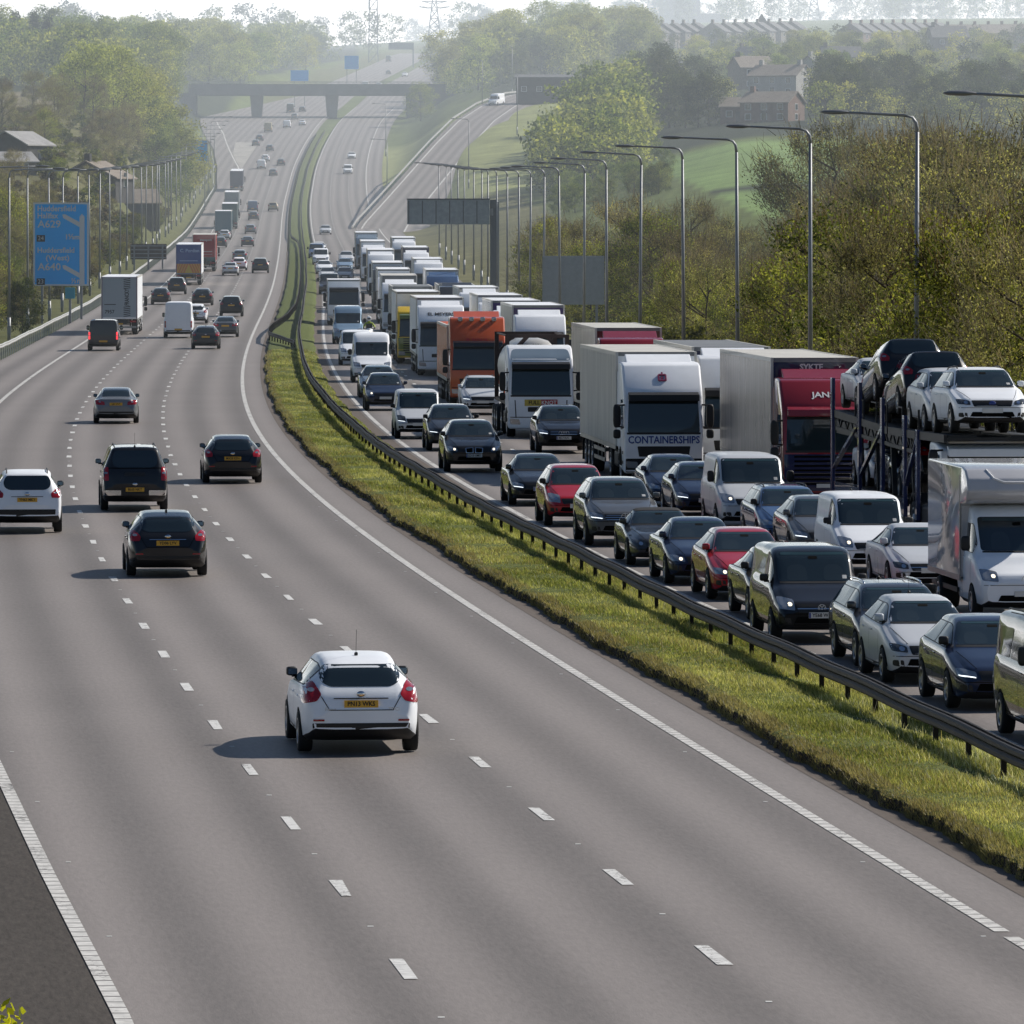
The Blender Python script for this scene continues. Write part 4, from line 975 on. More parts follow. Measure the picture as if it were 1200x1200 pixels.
# ------------------------------------------------------------------ terrain
CP = []
def cp(px, py, d): p = at(px, py, d); CP.append((px, math.log(d), p.z))
for px in (-150, 0, 150, 300): cp(px, row_of(300), 300); cp(px, row_of(200), 200)
for px in (700, 900, 1100, 1300): CP.append((px, math.log(150), -.6)); CP.append((px, math.log(250), -.8)); CP.append((px, math.log(400), -1.2)); CP.append((px, math.log(560), -.8))
for px, d, z in ((-100, 450, -.5), (0, 480, -.5), (60, 520, .3), (-80, 620, 1), (20, 650, 2), (100, 700, 3), (0, 800, 7), (120, 830, 6.5), (180, 900, 7.5)): CP.append((px, math.log(d), z))
for q in ((15, 203, 900), (100, 198, 900), (-80, 200, 900), (205, 214, 1000), (30, 150, 1100), (120, 142, 1150), (-100, 150, 1100), (60, 104, 1350), (190, 150, 1200), (20, 98, 1500), (-120, 98, 1500), (150, 94, 1600), (255, 98, 1650),
          (330, 86, 2000), (200, 84, 2000), (60, 84, 2000), (400, 78, 2300), (445, 62, 2800), (200, 62, 3500), (0, 62, 3500), (380, 58, 3600),
          (1000, 262, 720), (860, 243, 880), (960, 243, 880), (1100, 243, 880), (870, 168, 1100), (1100, 188, 1050), (1250, 190, 1050), (730, 232, 1000), (660, 222, 1150), (625, 150, 1360), (700, 190, 1200), (680, 122, 1450),
          (900, 128, 1300), (1100, 138, 1300), (1190, 148, 1250), (1300, 140, 1300), (780, 106, 1500), (1000, 100, 1500), (1200, 100, 1500), (700, 76, 1900), (900, 62, 1950), (1100, 62, 1950), (1250, 62, 1950), (600, 82, 1850),
          (720, 54, 2250), (900, 54, 2250), (1100, 54, 2250), (1250, 54, 2250), (600, 62, 2150), (540, 76, 2100), (700, 33, 4500), (950, 31, 5000), (1150, 29, 5000), (850, 24, 5600), (520, 46, 4500), (560, 52, 3200)): cp(*q)
for d in (260, 340, 420, 500, 600, 700, 800, 900, 1000, 1150, 1300, 1450, 1600, 1800, 2000, 2300, 2800):
    for o in (-14, 0, 10, 18):
        CP.append(((R(d) + o) / d * F + 600, math.log(d), float(zroad(d)) - .1))
for p in _sP[2:]: CP.append((p[0] / p[1] * F + 600, math.log(p[1]), p[2] - .3))
CP = np.array(CP)
_A = np.stack([CP[:, 0] / 130, CP[:, 1] * 7], 1)
def _phi(d): return d
_D = np.linalg.norm(_A[:, None] - _A[None], axis=2)
_n = len(CP)
_K = np.zeros((_n + 3, _n + 3)); _K[:_n, :_n] = -_D + .15 * np.eye(_n); _K[:_n, _n] = 1; _K[:_n, _n + 1:] = _A; _K[_n:, :_n] = _K[:_n, _n:].T
_Wt = np.linalg.solve(_K, np.concatenate([CP[:, 2], [0, 0, 0]]))
def terrain(x, y):
    x = np.atleast_1d(np.asarray(x, float)); y = np.atleast_1d(np.asarray(y, float))
    yy = np.maximum(y, 60)
    q = np.stack([(np.clip(x / yy * F + 600, -900, 2100)) / 130, np.log(yy) * 7], 1)
    out = np.empty(len(q))
    for i in range(0, len(q), 4000):
        s = q[i:i + 4000]; d = np.linalg.norm(s[:, None] - _A[None], axis=2)
        out[i:i + 4000] = -d @ _Wt[:_n] + _Wt[_n] + s @ _Wt[_n + 1:]
    off = x - R(y)
    w = wid(y)
    zr = zroad(y) - .35
    # level with the carriageway inside the corridor, free outside it
    g = np.clip(np.maximum((LE - 3.2 + w) - off, off - 19.6) / 14.0, 0, 1); g = g * g * (3 - 2 * g)
    out = np.where(y < 3000, zr * (1 - g) + out * g, out)
    near = y < 60
    return np.where(near, zr, out)
ys = np.concatenate([np.arange(30, 120, 10), 120 * 1.018 ** np.arange(0, 222)]); ys = ys[ys < 6200]
us = np.concatenate([np.linspace(-900, -60, 26), np.linspace(-40, 1240, 150), np.linspace(1270, 2100, 26)])
gx = (us[None, :] - 600) / F * np.maximum(ys[:, None], 30); gy = np.repeat(ys[:, None], len(us), 1)
wide = np.where(ys < 150, 3.0, 1.0)[:, None]; gx = gx * wide
gz = terrain(gx.ravel(), gy.ravel()).reshape(gx.shape)
k = len(us); i = np.arange(len(ys) - 1)[:, None]; j = np.arange(k - 1)[None]
fc = np.stack([i * k + j, i * k + j + 1, (i + 1) * k + j + 1, (i + 1) * k + j], 2).reshape(-1, 4)
cx = gx.ravel(); cy = gy.ravel(); cpx = cx / np.maximum(cy, 1) * F + 600; coff = cx - R(cy)
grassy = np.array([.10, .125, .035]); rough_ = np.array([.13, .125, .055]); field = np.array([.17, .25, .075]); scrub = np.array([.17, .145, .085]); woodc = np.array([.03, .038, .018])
col = np.tile(grassy, (len(cx), 1)) * RNG.uniform(.85, 1.15, (len(cx), 1))
def put(mask, c): col[mask] = c * RNG.uniform(.92, 1.08, (mask.sum(), 1))
put((np.abs(coff) < 40) & (cy < 1500), rough_)
put((cpx > 680) & (cy > 830) & (cy < 1125) & (coff > 60), field)
put((cpx > 720) & (cy > 935) & (cy < 965) & (coff > 60), np.array([.028, .034, .018]))
put((cpx < 190) & (cy > 1050) & (cy < 1330) & (coff < -40), scrub)
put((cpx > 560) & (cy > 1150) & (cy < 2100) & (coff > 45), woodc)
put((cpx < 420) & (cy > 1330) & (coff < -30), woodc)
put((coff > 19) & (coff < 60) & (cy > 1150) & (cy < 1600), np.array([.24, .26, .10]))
put((coff < -14) & (coff > -24) & (cy > 300), np.array([.10, .105, .04]))
m, nt, b = newmat('hillside'); at_ = nt.nodes.new('ShaderNodeAttribute'); at_.attribute_name = 'Col'
tc = nt.nodes.new('ShaderNodeTexCoord'); no = nt.nodes.new('ShaderNodeTexNoise'); no.inputs['Scale'].default_value = .12; no.inputs['Detail'].default_value = 9; no.inputs['Roughness'].default_value = .7; nt.links.new(tc.outputs['Object'], no.inputs['Vector'])
mr = nt.nodes.new('ShaderNodeMapRange'); mr.inputs['From Min'].default_value = .3; mr.inputs['From Max'].default_value = .7; mr.inputs['To Min'].default_value = .72; mr.inputs['To Max'].default_value = 1.28; nt.links.new(no.outputs['Fac'], mr.inputs['Value'])
vm = nt.nodes.new('ShaderNodeVectorMath'); vm.operation = 'SCALE'; nt.links.new(at_.outputs['Color'], vm.inputs[0]); nt.links.new(mr.outputs['Result'], vm.inputs['Scale']); nt.links.new(vm.outputs['Vector'], b.inputs['Base Color']); b.inputs['Roughness'].default_value = .95; b.inputs['Specular IOR Level'].default_value = .1
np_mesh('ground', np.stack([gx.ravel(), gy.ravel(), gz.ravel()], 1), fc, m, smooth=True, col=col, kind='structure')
def gz_at(x, y): return float(terrain([x], [y])[0])

# ------------------------------------------------------------------ central reservation
GRASSM = ground_mat('verge_grass', [(.3, (.04, .045, .016)), (.5, (.10, .125, .032)), (.75, (.19, .20, .07))], 5, bump=1.0, bscale=14)
ysr = np.concatenate([np.arange(40, 300, .35), yrange(300, 1700)])
def wob(y, s): return .07 * np.sin(y * .23 + s) + .04 * np.sin(y * .71 + s * 2) + .025 * np.sin(y * 2.3 + s) + .03 * np.sin(y * 5.7 + 3 * np.sin(y * .9))
t = np.array([0, .012, .05, .12, .25, .45, .65, .85, .97, 1.0]); hz = np.array([-.02, .15, .20, .22, .26, .30, .24, .15, .09, -.02])
fade = np.interp(ysr, [0, 300, 700], [1, 1, .5])
o0 = 1.28 + wob(ysr, 0) * fade; o1 = 4.35 + wob(ysr, 2) * .7 * fade
off = o0[:, None] * (1 - t) + o1[:, None] * t
zz = zroad(ysr)[:, None] + hz[None, :] + .012 * np.sin(ysr * 1.3)[:, None] * (hz > .2) + .006 * np.sin(ysr * 5.1)[:, None] * (hz > .1)
v = np.stack([R(ysr)[:, None] + off, np.repeat(ysr[:, None], len(t), 1), zz], 2)
k = len(t); i = np.arange(len(ysr) - 1)[:, None]; j = np.arange(k - 1)[None]
fc = np.stack([i * k + j, i * k + j + 1, (i + 1) * k + j + 1, (i + 1) * k + j], 2).reshape(-1, 4)
mi = np.where(np.tile(np.arange(k - 1), len(ysr) - 1) == 0, 1, 0)
np_mesh('verge', v.reshape(-1, 3), fc, [GRASSM, EARTHM], midx=mi, smooth=True, kind='structure')
def leaf_mat(name, trans=.52, rough=.6, spec=.2):
    m, nt, b = newmat(name); N = nt.nodes.new; L = nt.links.new
    a = N('ShaderNodeAttribute'); a.attribute_name = 'Col'
    oi = N('ShaderNodeObjectInfo'); hs = N('ShaderNodeHueSaturation'); r1 = N('ShaderNodeMapRange'); r1.inputs['To Min'].default_value = .72; r1.inputs['To Max'].default_value = 1.38; L(oi.outputs['Random'], r1.inputs['Value'])
    r2 = N('ShaderNodeMath'); r2.operation = 'MULTIPLY'; r2.inputs[1].default_value = 7.31; L(oi.outputs['Random'], r2.inputs[0]); r3 = N('ShaderNodeMath'); r3.operation = 'FRACT'; L(r2.outputs[0], r3.inputs[0]); r4 = N('ShaderNodeMapRange'); r4.inputs['To Min'].default_value = .478; r4.inputs['To Max'].default_value = .515; L(r3.outputs[0], r4.inputs['Value'])
    if name == 'leaves': L(r1.outputs[0], hs.inputs['Value']); L(r4.outputs[0], hs.inputs['Hue'])
    L(a.outputs['Color'], hs.inputs['Color']); a = hs
    L(a.outputs['Color'], b.inputs['Base Color']); b.inputs['Roughness'].default_value = rough; b.inputs['Specular IOR Level'].default_value = spec
    tr = N('ShaderNodeBsdfTranslucent'); sc = N('ShaderNodeVectorMath'); sc.operation = 'MULTIPLY'; sc.inputs[1].default_value = (1.25, 1.2, .6)
    L(a.outputs['Color'], sc.inputs[0]); L(sc.outputs['Vector'], tr.inputs['Color'])
    mx = N('ShaderNodeMixShader'); mx.inputs[0].default_value = trans; L(b.outputs[0], mx.inputs[1]); L(tr.outputs[0], mx.inputs[2]); L(mx.outputs[0], nt.nodes['Material Output'].inputs[0])
    return m
BLADEM = leaf_mat('grass_blades', .5, .5, .35)
# blades: dense near the camera, thinning with distance
def blades(n, a, b, w0, h0, name, q=(1.28, 4.35), palette=((.125, .155, .045), (.29, .315, .11), (.54, .52, .27)), tuft=1):
    u = RNG.random(n); y = 1 / ((1 - u) / a + u / b) if True else a + (b - a) * u
    tt = RNG.random(n); tt = np.where(RNG.random(n) < .25, tt ** 3, tt)
    o = (q[0] + wob(y, 0) * .95) * (1 - tt) + (q[1] + wob(y, 2) * .6) * tt
    pt_ = np.sin(y * .83 + 2.1 * np.sin(o * 1.7 + y * .21)) * np.sin(o * 2.9 + 1.3 * np.sin(y * .47)) + .5 * np.sin(y * 2.7 + o * 4.1)
    keep = RNG.random(n) < .97; tt, o, y, pt_ = tt[keep], o[keep], y[keep], pt_[keep]; n = len(y)
    z = zroad(y) + np.interp(tt, t, hz) - .02; x = R(y) + o
    hgt = h0 * RNG.uniform(.5, 1.5, n) * np.where(np.abs(o - 3.4) < .5, 1.35, 1) * (1 + .5 * np.sin(y * .9 + o * 3) * np.sin(y * .31)); w = w0 * RNG.uniform(.7, 1.4, n) * (y / 90) ** .5
    an = RNG.uniform(0, 2 * PI, n); lean = RNG.normal(0, .35, (n, 2)) * hgt[:, None] + np.array([-.12, -.05]) * hgt[:, None]
    dx, dy = np.cos(an) * w, np.sin(an) * w
    P0 = np.stack([x - dx, y - dy, z], 1); P1 = np.stack([x + dx, y + dy, z], 1); P2 = np.stack([x + lean[:, 0], y + lean[:, 1], z + hgt], 1)
    v = np.stack([P0, P1, P2], 1).reshape(-1, 3); f = np.arange(3 * n).reshape(-1, 3)
    pal = np.array(palette); patchy = .5 + .5 * np.sin(y * .37 + o * 1.9 + 2 * np.sin(o * 2 + y * .11)); c = np.clip(patchy * .6 + RNG.normal(.15, .3, n), 0, 1)
    cc = np.where(c[:, None] < .5, pal[0] + (pal[1] - pal[0]) * c[:, None] * 2, pal[1] + (pal[2] - pal[1]) * (c[:, None] * 2 - 1)) * RNG.uniform(.7, 1.3, (n, 1)) * (1 + .22 * np.clip(pt_, -1, 1))[:, None]
    dead = RNG.random(n) < .14 + .12 * np.sin(y * .19 + o); cc[dead] = np.array([.30, .25, .13]) * RNG.uniform(.6, 1.3, (dead.sum(), 1))
    edge = (tt < .10); cc[edge] = cc[edge] * .35 + np.array([.15, .12, .085]) * RNG.uniform(.5, 1.4, (edge.sum(), 1))
    return np_mesh(name, v, f, BLADEM, col=cc, kind='stuff')
blades(420000, 74, 420, .0085, .066, 'grass')
# pale seed heads among the blades
blades(5000, 74, 112, .007, .13, 'grass', q=(2.0, 4.2), palette=((.45, .45, .33), (.6, .6, .48), (.75, .74, .62)))
# ------------------------------------------------------------------ trees
LEAFM = leaf_mat('leaves'); BARK = ground_mat('bark', [(.3, (.045, .036, .028)), (.7, (.11, .09, .07))], 4, bump=.6)
def tree_mesh(seed, H=10., spread=3.6, nclump=90, per=90, leaf=.2, pal=((.05, .06, .02), (.10, .11, .03), (.16, .17, .05)), twig=0.0, twigcol=(.10, .075, .05), base=.22, shape='round', flat=.55, limbs=9, tufty=.11):
    """a tapered trunk with limbs, and a crown of leaf-sized faces gathered in clumps round them"""
    r = np.random.default_rng(seed); rr = random.Random(seed)
    tr = MB(); lean = Vector((rr.uniform(-.05, .05), rr.uniform(-.05, .05), 1))
    pts = [Vector((0, 0, -.4))]; nseg = 7
    for i in range(1, nseg + 1):
        h = H * .88 * i / nseg; pts.append(Vector((lean.x * h + rr.uniform(-.12, .12) * i * .3, lean.y * h + rr.uniform(-.12, .12) * i * .3, h)))
    R0 = H * .017
    tr.tube(pts, [R0 * (1 - .85 * i / nseg) * (1.25 if i == 0 else 1) for i in range(nseg + 1)], 7)
    cl = []
    def env(z):                        # crown radius at height fraction
        f = (z / H - base) / (1 - base); f = min(max(f, 0), 1)
        return spread * (math.sqrt(max(0, 1 - (2 * f - .85) ** 2 / 1.35)) if shape == 'round' else (1 - f) ** .8 + .06 if shape == 'cone' else math.sin(PI * min(1, f * .8 + .18)) ** .6)
    for i in range(limbs):
        h = H * (base * .8 + (.82 - base * .8) * (i + rr.random()) / limbs); a = rr.uniform(0, 2 * PI)
        k = min(int(h / (H * .88) * nseg), nseg - 1); p0 = pts[k].lerp(pts[k + 1], h / (H * .88) * nseg - k)
        ln = env(min(h + .1 * H, H * .95)) * rr.uniform(.65, .95)
        p1 = p0 + Vector((math.cos(a) * ln * .5, math.sin(a) * ln * .5, ln * .28)); p2 = p0 + Vector((math.cos(a) * ln, math.sin(a) * ln, ln * .62))
        tr.tube([p0, p1, p2], [R0 * .42, R0 * .26, R0 * .08], 5, cap=False)
        for q in range(3):
            b = a + rr.uniform(-1, 1); l2 = ln * rr.uniform(.3, .5); m0 = p0.lerp(p2, rr.uniform(.4, .8)); e = m0 + Vector((math.cos(b) * l2, math.sin(b) * l2, l2 * .7)); tr.tube([m0, e], [R0 * .15, R0 * .04], 4, cap=False); cl.append(e)
        cl += [p2, p1.lerp(p2, .5)]
    while len(cl) < nclump:
        z = H * rr.uniform(base, .99); e = env(z); a = rr.uniform(0, 2 * PI); q = e * (rr.random() ** .38)
        q *= 1 + .22 * math.sin(3 * a + seed + z) ; cl.append(Vector((math.cos(a) * q + lean.x * z, math.sin(a) * q + lean.y * z, z)))
    C = np.array([c[:] for c in cl[:nclump]]); n = len(C) * per
    ci = np.repeat(np.arange(len(C)), per)
    sz = r.uniform(.7, 1.35, len(C))[ci] * H * tufty * (spread / (H * .36)) ** .5
    d = r.normal(0, 1, (n, 3)); d /= np.linalg.norm(d, axis=1)[:, None]; d *= (r.random(n) ** .45)[:, None]; d[:, 2] *= .75
    P = C[ci] + d * sz[:, None]
    P[:, 2] = np.maximum(P[:, 2], .15)
    # leaf faces hang outwards from the clump
    nv = d / (np.linalg.norm(d, axis=1)[:, None] + 1e-6) + r.normal(0, .7, (n, 3)); nv /= np.linalg.norm(nv, axis=1)[:, None]
    up = r.normal(0, 1, (n, 3)); a = np.cross(nv, up); a /= np.linalg.norm(a, axis=1)[:, None]; b = np.cross(nv, a)
    s = leaf * r.uniform(.6, 1.35, n)
    a *= s[:, None] * .5; b *= s[:, None] * .5 * flat
    V = np.stack([P - a, P - b, P + a, P + b], 1).reshape(-1, 3); Fc = np.arange(4 * n).reshape(-1, 4)
    pal = np.array(pal); tone = np.clip(r.normal(.48, .24, len(C))[ci] + r.normal(0, .24, n), 0, 1)
    col = np.where(tone[:, None] < .5, pal[0] + (pal[1] - pal[0]) * tone[:, None] * 2, pal[1] + (pal[2] - pal[1]) * (tone[:, None] * 2 - 1))
    if twig:
        m = int(n * twig); ti = r.integers(0, len(C), m); q = C[ti] + r.normal(0, .5, (m, 3)) * H * .07
        out = q - np.array([0, 0, H * .3]); out /= np.linalg.norm(out, axis=1)[:, None]; out = out + r.normal(0, .42, (m, 3)) + np.array([0, 0, .35]); out /= np.linalg.norm(out, axis=1)[:, None]
        L_ = r.uniform(.5, 1.3, m) * H * .085; wv = np.cross(out, r.normal(0, 1, (m, 3))); wv /= np.linalg.norm(wv, axis=1)[:, None]; wv *= r.uniform(.011, .022, m)[:, None] * (H / 10)
        e = q + out * L_[:, None]
        TV = np.stack([q - wv, q + wv, e + wv * .4, e - wv * .4], 1).reshape(-1, 3)
        V = np.concatenate([V, TV]); Fc = np.concatenate([Fc, 4 * n + np.arange(4 * m).reshape(-1, 4)])
        col = np.concatenate([col, np.array(twigcol) * r.uniform(.6, 1.5, (m, 1))])
    to = tr.build('trunk', BARK, None); tm = to.data; bpy.data.objects.remove(to)
    co = np_mesh('crown', V, Fc, LEAFM, col=col); cm = co.data; bpy.data.objects.remove(co)
    return tm, cm, (V, Fc, col)
def plant(tm, cm, x, y, s, label, cat, name, group, sz=1.0, sink=.25, z=None):
    o = empty(name, (x, y, (gz_at(x, y) if z is None else z) - sink), (0, 0, random.uniform(0, 2 * PI)))
    o.scale = (s, s, s * sz); tag(o, label, cat, group)
    link(bpy.data.objects.new('trunk', tm), o); link(bpy.data.objects.new('crown', cm), o)
    return o
BUD = [tree_mesh(100 + i, 10, 3.9, 135, 120, .115, ((.038, .038, .02), (.175, .170, .08), (.46, .45, .21)), twig=.15, twigcol=(.14, .12, .10), base=.08, tufty=.085) for i in range(4)]
FRESH = [tree_mesh(120 + i, 10, 3.9, 120, 105, .17, ((.04, .06, .014), (.17, .21, .045), (.42, .46, .11)), twig=.12, base=.10) for i in range(3)]
GREEN = [tree_mesh(140 + i, 12, 5.0, 120, 72, .33, ((.04, .07, .02), (.125, .175, .045), (.30, .34, .09)), base=.12, tufty=.115) for i in range(4)]
PALE = [tree_mesh(150 + i, 12, 5.0, 120, 70, .33, ((.10, .125, .04), (.26, .29, .09), (.44, .46, .15)), base=.10, tufty=.115) for i in range(3)]
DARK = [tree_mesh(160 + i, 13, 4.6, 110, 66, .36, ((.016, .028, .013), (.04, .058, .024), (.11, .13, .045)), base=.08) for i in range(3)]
FIR = [tree_mesh(170 + i, 14, 2.6, 110, 45, .4, ((.012, .022, .013), (.024, .036, .02), (.05, .06, .03)), base=.06, shape='cone') for i in range(2)]
BUSH = [tree_mesh(180 + i, 4, 2.4, 70, 70, .22, ((.04, .055, .016), (.085, .10, .03), (.17, .18, .06)), base=.0, tufty=.14, limbs=6) for i in range(3)]
SCRUB = [tree_mesh(190 + i, 3, 2.6, 60, 60, .24, ((.055, .042, .032), (.09, .075, .05), (.13, .12, .06)), base=.0, tufty=.15, limbs=6) for i in range(2)]
_sD = np.array([slip_pt(t_) for t_ in np.linspace(0, len(_sP) - 1, 120)])
def slip_gap(x, d):
    k = int(np.argmin(np.abs(_sD[:, 1] - d))); g = float(np.min(np.hypot((_sD[:, 0] - x), (_sD[:, 1] - d) * .35)))
    return 0 if d < 1720 and R(d) + 18 < x < _sD[k, 0] else g * (.72 if d < 1560 else 1)
def px2x(px, d): return (px - 600) / F * d
# the thicket beyond the far verge: single trees from the near end towards the gantry
def road_tree(px, d, h, kinds, label, group, name='roadside_tree'):
    tm, cm, _ = random.choice(kinds); x = px2x(px, d)
    return plant(tm, cm, x, d, h / 10, label, 'tree', name, group, sz=random.uniform(.92, 1.08))
T_ = 'trees beyond the far verge'
for row, (o0, hb, nn) in enumerate(((24.5, 8.0, 34), (31, 10.0, 30), (39, 12.0, 28), (49, 13.5, 22))):
    for i in range(nn):
        d = 165 + (620 - 165) * (max(0, i + random.uniform(-.3, .3)) / nn) ** 1.15
        x = float(R(d)) + o0 + random.uniform(-2, 3.5); px = x / d * F + 600
        if px > 1330 or px < 560 or (o0 < 30 and 405 < d < 500): continue
        hh = hb * random.uniform(.82, 1.16)
        if 770 < px < 960: hh *= .80
        if 840 < px < 915 : hh *= .88
        if px > 950: hh *= 1.07
        if px < 730: hh *= .92
        fresh = (row == 0 and random.random() < (.30 if px < 1000 else .12)) or (730 < px < 880 and random.random() < .6 and row < 2) or (random.random() < .07)
        tm, cm, _ = random.choice(FRESH if fresh else BUD)
        plant(tm, cm, x, d, hh / 10, 'bright fresh green tree in the thicket beyond the queue' if fresh else 'brown twiggy tree just coming into leaf beyond the queue', 'tree', 'fresh_tree' if fresh else 'budding_tree', 'fresh green trees beyond the queue' if fresh else 'budding trees beyond the queue')
# trees behind the blue direction sign and the lamps of the near verge
for row, (o0, hb, nn) in enumerate(((-21.5, 6.0, 26), (-27, 8.0, 26), (-34, 9.5, 24), (-43, 10.5, 16))):
    for i in range(nn):
        d = 430 + (1180 - 430) * (max(0, i + random.uniform(-.3, .3)) / nn) ** 1.1
        x = float(R(d)) + o0 + random.uniform(-2.5, 2); px = x / d * F + 600
        if px < -60: continue
        hh = hb * random.uniform(.8, 1.2) * np.interp(d, [430, 620, 760, 900, 960, 1060, 1180], [1, 1, .72, .42, .42, .8, .9])
        fresh = random.random() < (.55 if d < 620 else .18)
        tm, cm, _ = random.choice(FRESH if fresh else BUD)
        plant(tm, cm, x, d, hh / 10, 'yellow green tree behind the near verge barrier' if fresh else 'pale brown leafing tree behind the near verge barrier', 'tree', 'fresh_tree' if fresh else 'budding_tree', 'fresh trees along the near verge' if fresh else 'budding trees along the near verge')
tm, cm, _ = DARK[0]
plant(tm, cm, px2x(26, 492), 492, .27, 'small dark evergreen bush below the blue direction sign', 'bush', 'evergreen_bush', None, sz=1.25)
_sh = tree_mesh(777, 5, .75, 46, 150, .055, ((.10, .12, .01), (.30, .32, .02), (.55, .5, .03)), base=.5, limbs=6, tufty=.07)
plant(_sh[0], _sh[1], -2.12, 27, 1.0, 'yellow green shrub tip by the hard shoulder at the frame corner', 'shrub', 'flowering_shrub', None, z=.25)
# low bushes at the foot of both thickets
for i in range(46):
    d = random.uniform(170, 560); x = float(R(d)) + 21.8 + random.uniform(-.5, 2); tm, cm, _ = random.choice(BUSH)
    if x / d * F + 600 < 1300 and not 395 < d < 490: plant(tm, cm, x, d, random.uniform(.45, .85), 'low bush along the foot of the far thicket', 'bush', 'verge_bush', 'bushes at the foot of the far thicket')
for i in range(34):
    d = random.uniform(460, 1100); x = float(R(d)) - 18.6 - random.uniform(0, 2.5); tm, cm, _ = random.choice(BUSH + SCRUB)
    if x / d * F + 600 > -30: plant(tm, cm, x, d, random.uniform(.4, .8), 'low bush behind the near verge barrier', 'bush', 'verge_bush', 'bushes behind the near verge barrier')
# hillsides: single trees by area (pixel span, distance span, number, height span)
def grove(p0, p1, d0, d1, n, h0, h1, kinds, label, name, group, scr=None):
    for i in range(n):
        px, d = random.uniform(p0, p1), random.uniform(d0, d1); x = px2x(px, d)
        tm, cm, _ = random.choice(kinds); h = random.uniform(h0, h1); base = 12 if kinds in (GREEN, PALE) else 14 if kinds is FIR else 13 if kinds is DARK else 4 if kinds is BUSH else 3
        if d < 3200 and LE - 8 + wid(d) - (6 if d > 1400 else 0) < x - R(d) < 24: continue
        if d > 1080 and slip_gap(x, d) < 17: continue
        if 845 < px < 965 and 1150 < d < 1440: continue
        plant(tm, cm, x, d, h / base, label, 'bush' if base < 5 else 'tree', name, group)
grove(70, 215, 1130, 1330, 16, 10, 14, PALE, 'rounded light green tree on the knoll by the bridge end', 'hillside_tree', 'trees on the knoll by the bridge')
grove(150, 228, 1120, 1300, 8, 7, 11, GREEN, 'mid green tree low on the knoll by the bridge end', 'hillside_tree', 'green trees on the knoll by the bridge')
grove(-40, 190, 1000, 1300, 22, 1.3, 2.4, SCRUB, 'reddish brown scrub bush on the slope above the barns', 'scrub_bush', 'scrub bushes above the barns')
grove(-40, 240, 1430, 1720, 26, 12, 17, GREEN, 'full green tree in the wood on the near hill', 'hillside_tree', 'trees in the wood on the near hill')
grove(-40, 60, 1480, 1620, 9, 12, 17, FIR, 'pointed dark conifer in the wood on the near hill', 'conifer', 'conifers in the wood on the near hill')
grove(140, 420, 1850, 2350, 34, 12, 16, PALE, 'sunlit pale tree along the crest behind the bridge', 'hillside_tree', 'pale trees along the crest behind the bridge')
grove(230, 470, 2000, 2600, 20, 11, 15, GREEN, 'green tree along the crest behind the bridge', 'hillside_tree', 'green trees along the crest behind the bridge')
grove(580, 720, 1080, 1330, 34, 5, 8.5, PALE, 'rounded pale green tree on the bank above the slip road', 'hillside_tree', 'pale trees on the bank above the slip road')
grove(620, 765, 1130, 1400, 34, 4.5, 7.5, PALE, 'small pale tree on the rough slope beside the field', 'hillside_tree', 'small pale trees beside the field')
grove(650, 780, 960, 1160, 30, 3.0, 5.0, GREEN, 'small green tree low on the rough slope beside the field', 'hillside_tree', 'small green trees beside the field')
grove(520, 760, 1760, 2150, 34, 12, 17, PALE, 'tall sunlit tree on the knoll above the slip road', 'hillside_tree', 'trees on the knoll above the slip road')
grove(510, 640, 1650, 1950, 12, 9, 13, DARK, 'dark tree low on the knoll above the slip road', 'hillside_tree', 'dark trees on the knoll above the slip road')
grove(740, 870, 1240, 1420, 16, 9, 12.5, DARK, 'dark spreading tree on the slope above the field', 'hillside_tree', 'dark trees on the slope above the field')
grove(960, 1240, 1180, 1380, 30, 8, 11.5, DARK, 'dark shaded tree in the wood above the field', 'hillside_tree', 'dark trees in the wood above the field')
grove(740, 1240, 1500, 1950, 46, 5, 8.5, PALE, 'pale green tree among the houses on the far hillside', 'hillside_tree', 'pale trees among the hillside houses')
grove(820, 1240, 1420, 1800, 16, 6, 9.5, GREEN, 'mid green tree among the houses on the far hillside', 'hillside_tree', 'green trees among the hillside houses')
grove(470, 510, 1640, 1760, 4, 7, 10, GREEN, 'green tree at the far end of the road bridge', 'hillside_tree', 'trees at the far end of the bridge')
# distant woods: one mass each
def wood(name, spots, kinds, hs, label=None):
    Vs, Fs, Cs, b = [], [], [], 0
    for px, d in spots:
        x = px2x(px, d); _, _, (V, Fc, c) = random.choice(kinds); pick = RNG.choice(len(Fc), 900, replace=False)
        V4 = V.reshape(-1, 4, 3)[pick]; ctr = V4.mean(1, keepdims=True); V4 = (V4 - ctr) * 2.3 + ctr
        s = random.uniform(*hs) / 12; a = random.uniform(0, 6.28); ca, sa = math.cos(a), math.sin(a); Q = V4.reshape(-1, 3) * s
        Q = np.stack([Q[:, 0] * ca - Q[:, 1] * sa + x, Q[:, 0] * sa + Q[:, 1] * ca + d, Q[:, 2] + gz_at(x, d) - .5], 1)
        Vs.append(Q); Fs.append(np.arange(len(Q)).reshape(-1, 4) + b); Cs.append(c[pick]); b += len(Q)
    return np_mesh(name, np.concatenate(Vs), np.concatenate(Fs), LEAFM, col=np.concatenate(Cs), kind='stuff')
def spots(n, p0, p1, d0, d1, ok=None):
    o = []
    while len(o) < n:
        px, d = random.uniform(p0, p1), random.uniform(d0, d1); x = px2x(px, d)
        if d < 3300 and LE - 12 + wid(d) - (8 if d > 1400 else 0) < x - R(d) < 26: continue
        if d > 1080 and slip_gap(x, d) < 18: continue
        if ok and not ok(px, d): continue
        o.append((px, d))
    return o
